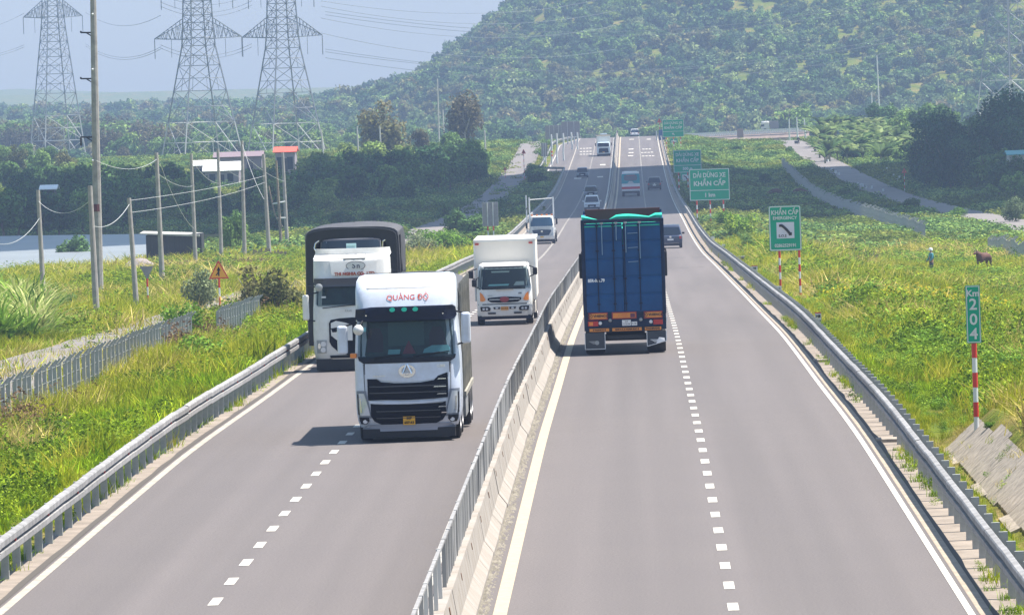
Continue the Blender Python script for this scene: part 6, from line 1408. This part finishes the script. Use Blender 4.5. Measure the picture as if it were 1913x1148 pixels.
# bushes nearer: ivy column, olive bush, tall weeds etc
kinds('smallleaf', 3, lambda k: (mk_dense(50+k, m_fmid, 2600, .16), trunk_mesh(50+k, 3, .1)))
m_fpale = foliage('leaves_pale', (.09,.13,.06), (.16,.21,.10), (.22,.26,.13), .5); kinds('pale', 2, lambda k: (mk_dense(60+k, m_fpale, 2600, .2), trunk_mesh(60+k, 3, .1)))
m_fbri = foliage('leaves_bright', (.10,.20,.02), (.17,.30,.03), (.26,.34,.03), .5); kinds('bright', 2, lambda k: (mk_dense(70+k, m_fbri, 2200, .22), trunk_mesh(70+k, 3, .1)))
def bush(label, u, vb, vt, kd, sz=1.0, name='bush', hn=6.6, ymin=80, group=None):
    p = ground(u, vb, ymin); h = (atY(u, vt, p.y).z - p.z)*1.12; o = tree(name, label, p.x, p.y, h/5.9/sz, kd, group, sz, 'bush', z=p.z-h*.12); return o
bush('tall dark ivy-covered bush between the middle poles', 437, 484, 404, 'dense', 1.6); bush('pale grey-green shrub just left of the warning triangle', 375, 592, 508, 'pale', 1.3); bush('round green shrub below the far left pole', 124, 592, 545, 'smallleaf')
bush('dark shrub on the pond bank', 138, 503, 447, 'dense'); bush('smaller shrub right of the pond bank shrub', 180, 500, 478, 'smallleaf')
bush('bright yellow-green creeper bush on the near wire fence', 372, 700, 625, 'bright', .7); bush('bright green tall weed clump behind the wire fence', 335, 655, 560, 'bright', 1.2)
bush('big wispy olive bush left of the rear lorries', 520, 612, 520, 'yellow', .9); bush('wispy olive bush behind the big one', 475, 605, 515, 'yellow', .9); bush('green bush at the foot of the rightmost poles', 556, 492, 460, 'bright'); bush('yellow-green bush below the ivy-covered bush', 405, 506, 480, 'bright', .7); bush('green shrub at the foot of the palings', 480, 470, 435, 'smallleaf')
bush('bright leafy bush beside the canopy truck', 812, 470, 425, 'bright', .8); bush('pale bush growing between the canopy truck and the frontage track', 780, 485, 440, 'pale', .8); bush('green bush left of the sign back', 850, 480, 430, 'bright', .8)
bush('dark bush beyond the frontage track, left', 850, 440, 395, 'dense', ymin=400); bush('dark bush beyond the frontage track, right', 885, 450, 400, 'dense', ymin=400)
bush('sunlit bush below the posts of the 1 km board', 1385, 455, 395, 'bright', 1.0, ymin=300); bush('leafy bush left of the emergency sign', 1358, 432, 392, 'bright', ymin=300); bush('green shrub against the pale fence on the right', 1832, 460, 425, 'smallleaf', ymin=300); bush('dark shrub at the near end of the long fence', 1660, 425, 398, 'dense', ymin=300)
bush('green shrub in front of the right track', 1790, 412, 386, 'bright', .8, ymin=300); bush('reedy bush at the right edge beside the track', 1900, 420, 372, 'pale', 1.0, ymin=300)
m_fdkf = MATS['leaves_dark']; bush('low dark green weed clump with yellow flowers around it', 1772, 584, 560, 'dense', .55); bush('small dark shrub in the bright grass below the yellow flowers', 1598, 617, 594, 'dense', .6); bush('bright green clump behind the Km sign post', 1848, 800, 786, 'bright', .6)
bush('bright low green shrub right of the emergency sign', 1545, 540, 515, 'bright', .6); bush('shrub beside the bare twigs left of the person', 1395, 470, 430, 'smallleaf', ymin=200)
for i, (u, vb, vt) in enumerate([(745,380,330),(580,420,385),(640,430,395),(700,425,395),(520,440,400),(770,400,370),(830,410,380),(660,455,420),(720,460,428),(930,402,372),(1002,335,305),(1000,352,322),(1012,345,315)]):
    bush('rough shrub on the shaded slope between the thicket and the highway', u, vb, vt, ['mid','dense','mid'][i % 3], .8, ymin=350, group='rough shrubs on the shaded left slope')
for i, (u, vb, vt) in enumerate([(1430,345,325),(1580,372,350),(1620,385,360),(1700,395,370),(1540,400,380),(1750,360,330),(1800,362,335),(1850,372,345),(1600,400,380),(1560,290,268),(1590,300,275),(1640,300,272),(1680,305,280),(1475,290,275),(1720,345,310),(1330,300,285),(1380,285,270)]):
    bush('rough shrub in the shaded field right of the highway', u, vb, vt, ['mid','dense','smallleaf'][i % 3], .8, ymin=350, group='rough shrubs in the right field')
# bare twigs
def twigs(u, v, h, label, n=9):
    p = ground(u, v, 80); mb = MB()
    for k in range(n):
        a = Vector((random.uniform(-.15,.15),0,0)); d = Vector((random.uniform(-.55,.55), random.uniform(-.3,.3), 1)).normalized(); b = a+d*h*.55; c = b+Vector((d.x*.8, d.y, .8)).normalized()*h*.45; mb.tube(a,b,.035,4,.025); mb.tube(b,c,.025,4,.01); mb.tube(b,b+Vector((random.uniform(-.4,.4),0,.4))*h*.4,.018,3)
    tag(mb.build('dead_shrub', m_brush, loc=p), label, 'dead shrub')
twigs(1630, 500, 1.5, 'spreading bare dark twigs left of the person in the field'); twigs(1598, 500, 1.2, 'upright bare dark stalks left of the spreading twigs', 6); twigs(1408, 455, 1.4, 'bare dark branches beside the leafy bush left of the emergency sign')
# reed clump and palm at far left
def blade_fan(seed, n, L, w, m, el=(.8,1.5), droop=1.0, r0=.5, name='leaf_fan'):
    g = random.Random(seed); V = []; F = []
    for k in range(n):
        an = g.random()*6.28; e = g.uniform(*el); l = L*g.uniform(.6,1.1); dx, dy = math.cos(an), math.sin(an); bx, by = g.uniform(-r0,r0), g.uniform(-r0,r0); q = 5; b0 = len(V)
        for i in range(q+1):
            t = i/q; r = l*t*math.cos(e)*(1+.6*t); z = l*(math.sin(e)*t-.45*droop*t*t); ww = w*(1-t)**.6+.002
            V.append((bx+dx*r-dy*ww, by+dy*r+dx*ww, z)); V.append((bx+dx*r+dy*ww, by+dy*r-dx*ww, z))
        for i in range(q): a_ = b0+i*2; F.append((a_, a_+1, a_+3, a_+2))
    return npmesh(name, V, F, m)
m_freed = foliage('leaves_reed', (.07,.15,.015), (.17,.28,.03), (.40,.42,.16), .8, .3)
reed = [blade_fan(k, 60, 3.6, .085, m_freed, (.7,1.5), .9, .5) for k in range(3)]
rr_ = empty('reed_clump', ground(40, 640, 80)); tag(rr_, 'big clump of long arching reed leaves at the far left', 'reeds')
for i in range(34):
    u = rs.uniform(-30, 92); v = rs.uniform(575, 655) - max(0, (u-40))*.0; q = ground(u, v, 80)-rr_.location; inst('leaf_fan', reed[i % 3], rr_, q, (0,0,rs.random()*6), (rs.uniform(.7,1.1),)*3)
palm = empty('palm', ground(2, 430, 300)); tag(palm, 'palm with drooping fronds at the left edge above the pond', 'palm'); MB().tube((0,0,-.5),(.3,0,3.2),.18,8,.13).build('trunk', m_bark, palm)
frd = blade_fan(5, 40, 3.4, .10, m_fdark, (.2,1.3), 1.6, .1, 'frond')
for k in range(3): inst('frond', frd, palm, (.3,0,3.1), (0,0,k*1.3))
for (u, vb, vt) in [(20,432,345),(55,425,350),(95,425,360),(140,425,345),(175,428,352),(215,432,372),(-10,430,335)]: tree_px('bank_tree', 'leafy dark green tree on the far bank of the pond', u, 0, vt, 748+u*.1, 'dense', 'trees on the far bank of the pond')

def relabel(group, fmt, split=None):
    ob = [o for o in COL.objects if o.parent is None and o.get('group') == group]; rows = {}
    for o in ob: rows.setdefault(split(o) if split else '', []).append(o)
    W_ = 'first second third fourth fifth sixth seventh eighth ninth tenth eleventh twelfth thirteenth fourteenth fifteenth sixteenth seventeenth eighteenth nineteenth twentieth'.split()
    for r, L_ in rows.items():
        L_.sort(key=lambda o: proj(o.location if o.location.length > .1 else o.data.vertices[len(o.data.vertices)//2].co)[0])
        for i, o in enumerate(L_):
            if len(L_)-i <= i and len(L_)-i <= 20: o['label'] = fmt % (W_[len(L_)-i-1]+' from the right', r)
            else: o['label'] = fmt % (W_[min(i, 19)]+' from the left', r)
relabel(g0, '%s of the %s trees in the dark left-hand thicket', lambda o: ('front' if o.location.y < 925 else ('middle' if o.location.y < 1010 else 'back')) + (' western' if proj(o.location)[0] < 545 else ' eastern'))
relabel(g3, '%s, dark %s tree in the grove at the right edge', lambda o: 'feathery' if o.name.startswith('feathery') else 'bushy')
relabel('rough shrubs on the shaded left slope', '%s of the rough shrubs on the slope below the thicket%s'); relabel('rough shrubs in the right field', '%s of the rough shrubs in the field right of the highway%s')
relabel('trees on the far bank of the pond', '%s of the dark trees on the far bank of the pond%s')
relabel('white kerb posts along the right track', '%s of the white kerb posts beside the pale right track%s'); relabel('short fence stakes along the pond bank', '%s of the short stakes along the near bank of the pond%s')
relabel('light trees at the far left', '%s of the light green trees under the leftmost pylon%s')

for gname, fm in (('overhead wires', '%s of the thin grey wires strung between the left roadside poles%s'), ('pale rocks in the grass', '%s of the pale rocks lying in the grass near the left poles%s')): relabel(gname, fm)
# ------------------------------------------------------------------ scattered ground cover (geometry nodes)
def scatter(name, P, rot, scl, idx, sources, label, kind='stuff'):
    coll = bpy.data.collections.new(name+'_sources')
    for i, me in enumerate(sources):
        o = bpy.data.objects.new('%s_source_%02d' % (name, i), me); coll.objects.link(o)
    me = bpy.data.meshes.new(name); P = np.asarray(P, np.float32); n = len(P); me.vertices.add(n); me.vertices.foreach_set('co', P.ravel())
    for nm, ty, arr, f in (('rot','FLOAT_VECTOR',rot,'vector'),('scl','FLOAT_VECTOR',scl,'vector'),('idx','INT',idx,'value')):
        a = me.attributes.new(nm, ty, 'POINT'); a.data.foreach_set(f, np.asarray(arr, np.int32 if ty == 'INT' else np.float32).ravel())
    ob = inst(name, me); ng = bpy.data.node_groups.new(name, 'GeometryNodeTree')
    ng.interface.new_socket('Geometry', in_out='INPUT', socket_type='NodeSocketGeometry'); ng.interface.new_socket('Geometry', in_out='OUTPUT', socket_type='NodeSocketGeometry')
    N = ng.nodes; L = ng.links.new; gi = N.new('NodeGroupInput'); go = N.new('NodeGroupOutput'); ip = N.new('GeometryNodeInstanceOnPoints'); ci = N.new('GeometryNodeCollectionInfo')
    ci.inputs['Collection'].default_value = coll; ci.inputs['Separate Children'].default_value = True; ci.inputs['Reset Children'].default_value = True
    def na(nm, ty): a = N.new('GeometryNodeInputNamedAttribute'); a.data_type = ty; a.inputs['Name'].default_value = nm; return a.outputs['Attribute']
    er = N.new('FunctionNodeEulerToRotation'); L(na('rot','FLOAT_VECTOR'), er.inputs[0]); L(gi.outputs[0], ip.inputs['Points']); L(ci.outputs[0], ip.inputs['Instance']); ip.inputs['Pick Instance'].default_value = True
    L(na('idx','INT'), ip.inputs['Instance Index']); L(er.outputs[0], ip.inputs['Rotation']); L(na('scl','FLOAT_VECTOR'), ip.inputs['Scale']); L(ip.outputs[0], go.inputs[0])
    md = ob.modifiers.new('scatter', 'NODES'); md.node_group = ng; tag(ob, label, kind=kind); return ob
# ---- sources
def tuft(seed, n, h, w, spread, droop, m):
    g = np.random.default_rng(seed); V = []; F = []
    for k in range(n):
        an = g.random()*6.28; lean = g.random()*.6*droop; l = h*(.55+.6*g.random()); bx, by = g.normal(0, spread, 2); a2 = g.random()*6.28; px_, py_ = math.cos(a2)*w, math.sin(a2)*w; b0 = len(V)
        for i, (t, ww) in enumerate(((0,1),(.5,.8),(1,.08))):
            r = l*lean*t*t; z = l*t*(1-.25*lean*t); V += [(bx+math.cos(an)*r-px_*ww, by+math.sin(an)*r-py_*ww, z-.02), (bx+math.cos(an)*r+px_*ww, by+math.sin(an)*r+py_*ww, z-.02)]
        F += [(b0,b0+1,b0+3,b0+2),(b0+2,b0+3,b0+5,b0+4)]
    return npmesh('tuft', V, F, m)
m_g1 = foliage('grass_green', (.13,.23,.004), (.25,.37,.006), (.40,.44,.02), .35, .3)
m_g2 = foliage('grass_yellowgreen', (.18,.24,.006), (.34,.36,.012), (.50,.45,.06), .25, .3)
m_g3 = foliage('grass_dry', (.32,.27,.05), (.46,.38,.11), (.55,.44,.18), .3, .3)
m_g4 = foliage('weed_leaf', (.07,.13,.005), (.16,.25,.01), (.26,.34,.02), .4, .25)
m_g5 = foliage('flower_yellow', (.42,.33,.01), (.52,.42,.02), None, 1, .2)
m_g6 = foliage('dead_brown_weed', (.12,.07,.04), (.22,.14,.08), None, .6, .2)
src = [tuft(1,26,.42,.014,.13,1.2,m_g1), tuft(2,26,.45,.014,.15,1.3,m_g1), tuft(3,24,.75,.013,.16,1.0,m_g2), tuft(4,24,.8,.013,.18,1.2,m_g2), tuft(5,20,.7,.012,.18,1.4,m_g3), tuft(6,20,.85,.012,.2,1.2,m_g3),
       leaf_cloud(7,[(0,0,.25,.28),(.15,.1,.42,.22),(-.15,.05,.38,.2)],150,.038,.5,m=m_g4,name='weed'), leaf_cloud(8,[(0,0,.3,.3),(.1,-.1,.55,.25),(0,.1,.75,.15)],170,.036,.4,m=m_g4,name='weed'),
       leaf_cloud(9,[(0,0,.62,.25),(.2,0,.55,.2)],26,.035,.6,m=m_g5,name='flowers'), leaf_cloud(10,[(0,0,.35,.3),(.1,0,.7,.25),(-.1,.1,.95,.15)],120,.028,.2,m=m_g6,name='dead_weed'),
       leaf_cloud(11,[(0,0,.25,.3),(.18,.1,.45,.22)],160,.042,.5,m=m_fbri,name='weed')]
G = np.random.default_rng(11)
def clear(x, y):
    """True where grass may grow"""
    ok = ~((x > -11.1-4.2*lbay(y)) & (x < 6.3))
    tx = np.interp(y, [150,250,380,520,700,900,1100,1350], [-21.5,-21,-21.5,-21.5,-21,-19.5,-19,-20]); ok &= ~((np.abs(x-tx) < 2.6) & (y > 150) & (G.random(len(x)) < .93))
    t2 = np.interp(y, [420,520,640,760,900,1080,1300], [39,39.5,39,37.5,35.5,33.5,31]); ok &= ~((np.abs(x-t2) < 3.2) & (y > 420))
    ok &= ~((y > 534) & (y < 740) & (x < -44))
    ok &= ~((y < 150) & (x > 6.9) & (x < 8.3) & (G.random(len(x)) < .90))
    return ok
def zone(side, y0, y1, n):
    y = y0+(y1-y0)*G.random(n)
    lim = (.0597*y+1.5+2) if side > 0 else (.1005*y+3)   # just beyond the edge of the view
    a = 6.3 if side > 0 else 11.1; x = a + (np.maximum(lim, a+1)-a)*G.random(n); x = x*side; return x, y
XS = []; Y_ = []
for side in (1, -1):
    for (y0, y1, n) in ((84,130,9000),(130,200,20000),(200,300,26000),(300,420,22000),(420,560,18000)):
        w = ((.06 if side > 0 else .10)*(y0+y1)/2 - (6.3 if side > 0 else 11))
        n_ = int(min(n, (y1-y0)*max(w,1)*{84:16,130:13,200:8,300:4.0,420:2.4}[y0])); x, y = zone(side, y0, y1, n_); XS.append(x); Y_.append(y)
x = np.concatenate(XS); y = np.concatenate(Y_); k = clear(x, y); x, y = x[k], y[k]; n = len(x)
nA = vnoise(x, y, 9, 21)*.55+vnoise(x, y, 3.2, 22)*.45; nB = vnoise(x, y, 14, 23)*.6+vnoise(x, y, 4.5, 24)*.4; nC = vnoise(x, y, 6, 25); u1 = G.random(n)
idx = np.zeros(n, int)
grn = (x > 0)*( (y > 160)*( .10*np.sin(x*.3) ) ) + nA
idx = np.where(grn > .56, G.integers(0, 2, n), G.integers(2, 4, n))
idx = np.where((nB > .60) & (u1 < .5), G.integers(4, 6, n), idx)
idx = np.where((x > 8) & (vnoise(x, y*.35, 8, 27) > .6) & (u1 < .55), G.integers(4, 6, n), idx)
idx = np.where((nC > .66) & (u1 > .55), G.integers(6, 8, n), idx)
idx = np.where((x > 7) & (vnoise(x, y*.6, 4, 28) > .55) & (u1 > .45), np.where(u1 > .7, 10, 7), idx)
idx = np.where((x < -12) & (x > -40) & (vnoise(x, y*.6, 5, 29) > .68) & (u1 < .5), G.integers(4, 6, n), idx)
# near left verge bright, fence belt dry, right field mixed, flowers around the yellow patch
idx = np.where((x < 0) & (x > -15.5) & (u1 < .75), G.integers(0, 2, n), idx)
idx = np.where((x < -16) & (x > -24) & (u1 < .2), G.integers(4, 6, n), idx)
idx = np.where((x < -16) & (x > -20) & (vnoise(x, y, 5, 31) > .80) & (u1 > .7), 9, idx)
pf = ground(1700, 575, 80); dfl = np.hypot((x-pf.x)/7, (y-pf.y)/16); idx = np.where((dfl < 1.2) & (u1 < .20*(1.3-dfl)), 8, idx); idx = np.where((dfl < 1.2) & (u1 > .5), np.where(u1 > .75, 10, 0), idx)
pb = ground(1640, 700, 80); idx = np.where((x > 0) & (np.hypot((x-pb.x)/5, (y-pb.y)/22) < 1) & (u1 < .6), G.integers(0, 2, n), idx)
hide = np.zeros(n, bool)
for o in COL.objects:
    if o.parent is None and o.get('category') in ('cow', 'person') and o.location.y < 700:
        hide |= (np.abs(x-o.location.x+ (y-o.location.y)*0.0) < 2.2) & (y < o.location.y+1) & (y > o.location.y-14) & (G.random(n) < .93)
z = gz(x, y)-np.where(hide, 3.0, 0); far = np.clip((y-150)/350, 0, 1); s0 = (.75+.6*G.random(n))*(1+.75*far)
verge = ((x > 6.2) & (x < 8.5)) | ((x < -11) & (x > -12.4)); s0 = s0*(.65+.7*vnoise(x, y, 5.5, 44)); s0 = np.where(verge, s0*.5, s0); s0 = np.where((x < 8.6) & (x > 6.3) & (y < 165), s0*.55, s0)
scl = np.stack([s0*(1+.5*far), s0*(1+.5*far), s0*(.8+.5*vnoise(x, y, 7, 40))*.78/(1+.55*far)], 1); rot = np.stack([G.normal(0,.12,n), G.normal(0,.12,n), G.random(n)*6.28], 1)
keep_r = (x > 0); 
scatter('field_grass', np.stack([x,y,z],1)[keep_r], rot[keep_r], scl[keep_r], idx[keep_r], src, 'tall yellow-green grass and weeds covering the field right of the highway')
kl = ~keep_r; scatter('verge_grass', np.stack([x,y,z],1)[kl], rot[kl], scl[kl], idx[kl], src, 'green and straw-coloured grass covering the ground left of the highway')
# weeds on the sandy shoulders
n = 1500; side = G.random(n) < .6; y = 85+330*G.random(n)**1.2; x = np.where(side, 5.45+.8*G.random(n), -10.95-.6*G.random(n)); cl = vnoise(x*3, y, 7, 51) > .52; x, y = x[cl], y[cl]; n = len(x); s0 = (.15+.38*G.random(n)); idx = G.choice([0,1,3,6], n)
scatter('shoulder_weeds', np.stack([x,y,R(y)-.03],1), np.stack([G.normal(0,.1,n)]*2+[G.random(n)*6.28],1), np.stack([s0*1.3,s0*1.3,s0],1), idx, src, 'scattered weeds growing on the sandy shoulders under the guardrails')
# far rough ground 560..1500
m_past = foliage('pasture_leaf', (.05,.09,.012), (.13,.18,.02), (.22,.24,.05), .08, .3)
far_src = [leaf_cloud(80,[(0,0,.3,.9),(.6,.2,.3,.7),(-.5,.3,.25,.6)],130,.11,.7,hz_=.45,m=m_past,name='rough'), leaf_cloud(81,[(0,0,.4,.9),(.5,-.3,.3,.7)],120,.12,.6,hz_=.6,m=m_fmid,name='rough'), leaf_cloud(82,[(0,0,.25,1.0)],120,.12,.8,hz_=.35,m=m_past,name='rough')]
n = 26000; y = 540+900*G.random(n); sd = G.random(n) < .5; lim = np.where(sd, .063*y+4, .103*y+4); a = np.where(sd, 7, 12.5); x = np.where(sd, 1, -1)*(a+(lim-a)*G.random(n)); k = clear(x, y) & ~((y > 530) & (y < 744) & (x < -43)); x, y = x[k], y[k]; n = len(x)
nn = vnoise(x, y, 22, 61); idx = np.where(nn > .58, 1, np.where(nn > .38, 0, 2)); s0 = .6+.8*G.random(n)
scatter('rough_pasture', np.stack([x,y,gz(x,y)],1), np.stack([G.normal(0,.1,n)]*2+[G.random(n)*6.28],1), np.stack([s0*1.2,s0*1.2,s0],1), idx, far_src, 'rough pasture covering the ground on both sides beyond the pond')
# forest on the hill
fs = []
for k in range(6):
    g = np.random.default_rng(200+k); fs.append(leaf_cloud(200+k, blobs_round(g, 2.6, 2.2, 9, 1.1, 1.7, 2.6), 420, .52, .5, m=[m_fhill,m_fhill,m_fhill,m_fmid,m_fdark,m_fyel][k], name='crown'))
n = 19000; y = 1880+900*G.random(n)**.9; x = -200+440*G.random(n); inside = (x > -.105*y-8) & (x < .068*y+10); x, y = x[inside], y[inside]; n = len(x)
nn = vnoise(x, y, 38, 71)*.5+vnoise(x, y, 14, 72)*.5; u1 = G.random(n); idx = np.where(u1 < .5, G.integers(0,3,n), np.where(nn > .56, 4, np.where(nn < .40, 5, 3))); s0 = (.42+.75*G.random(n)**2)*(.75+.5*vnoise(x, y, 30, 77))
scatter('hill_forest', np.stack([x,y,gz(x,y)-.6],1), np.stack([G.normal(0,.15,n)]*2+[G.random(n)*6.28],1), np.stack([s0*1.1,s0*1.1,s0*(.8+.6*G.random(n))],1), idx, fs, 'dense scrubby forest covering the big hill behind the highway')
n = 5200; y = 1700+1700*G.random(n); x = -420+300*G.random(n); inside = (x > -.105*y-8) & (x < -90-(y-1700)*.03); x, y = x[inside], y[inside]; n = len(x)
scatter('plain_forest', np.stack([x,y,gz(x,y)-.5],1), np.stack([G.normal(0,.1,n)]*2+[G.random(n)*6.28],1), np.stack([.8+.7*G.random(n)]*3,1), G.integers(0,6,n), fs, 'hazy woodland on the plain left of the hill')
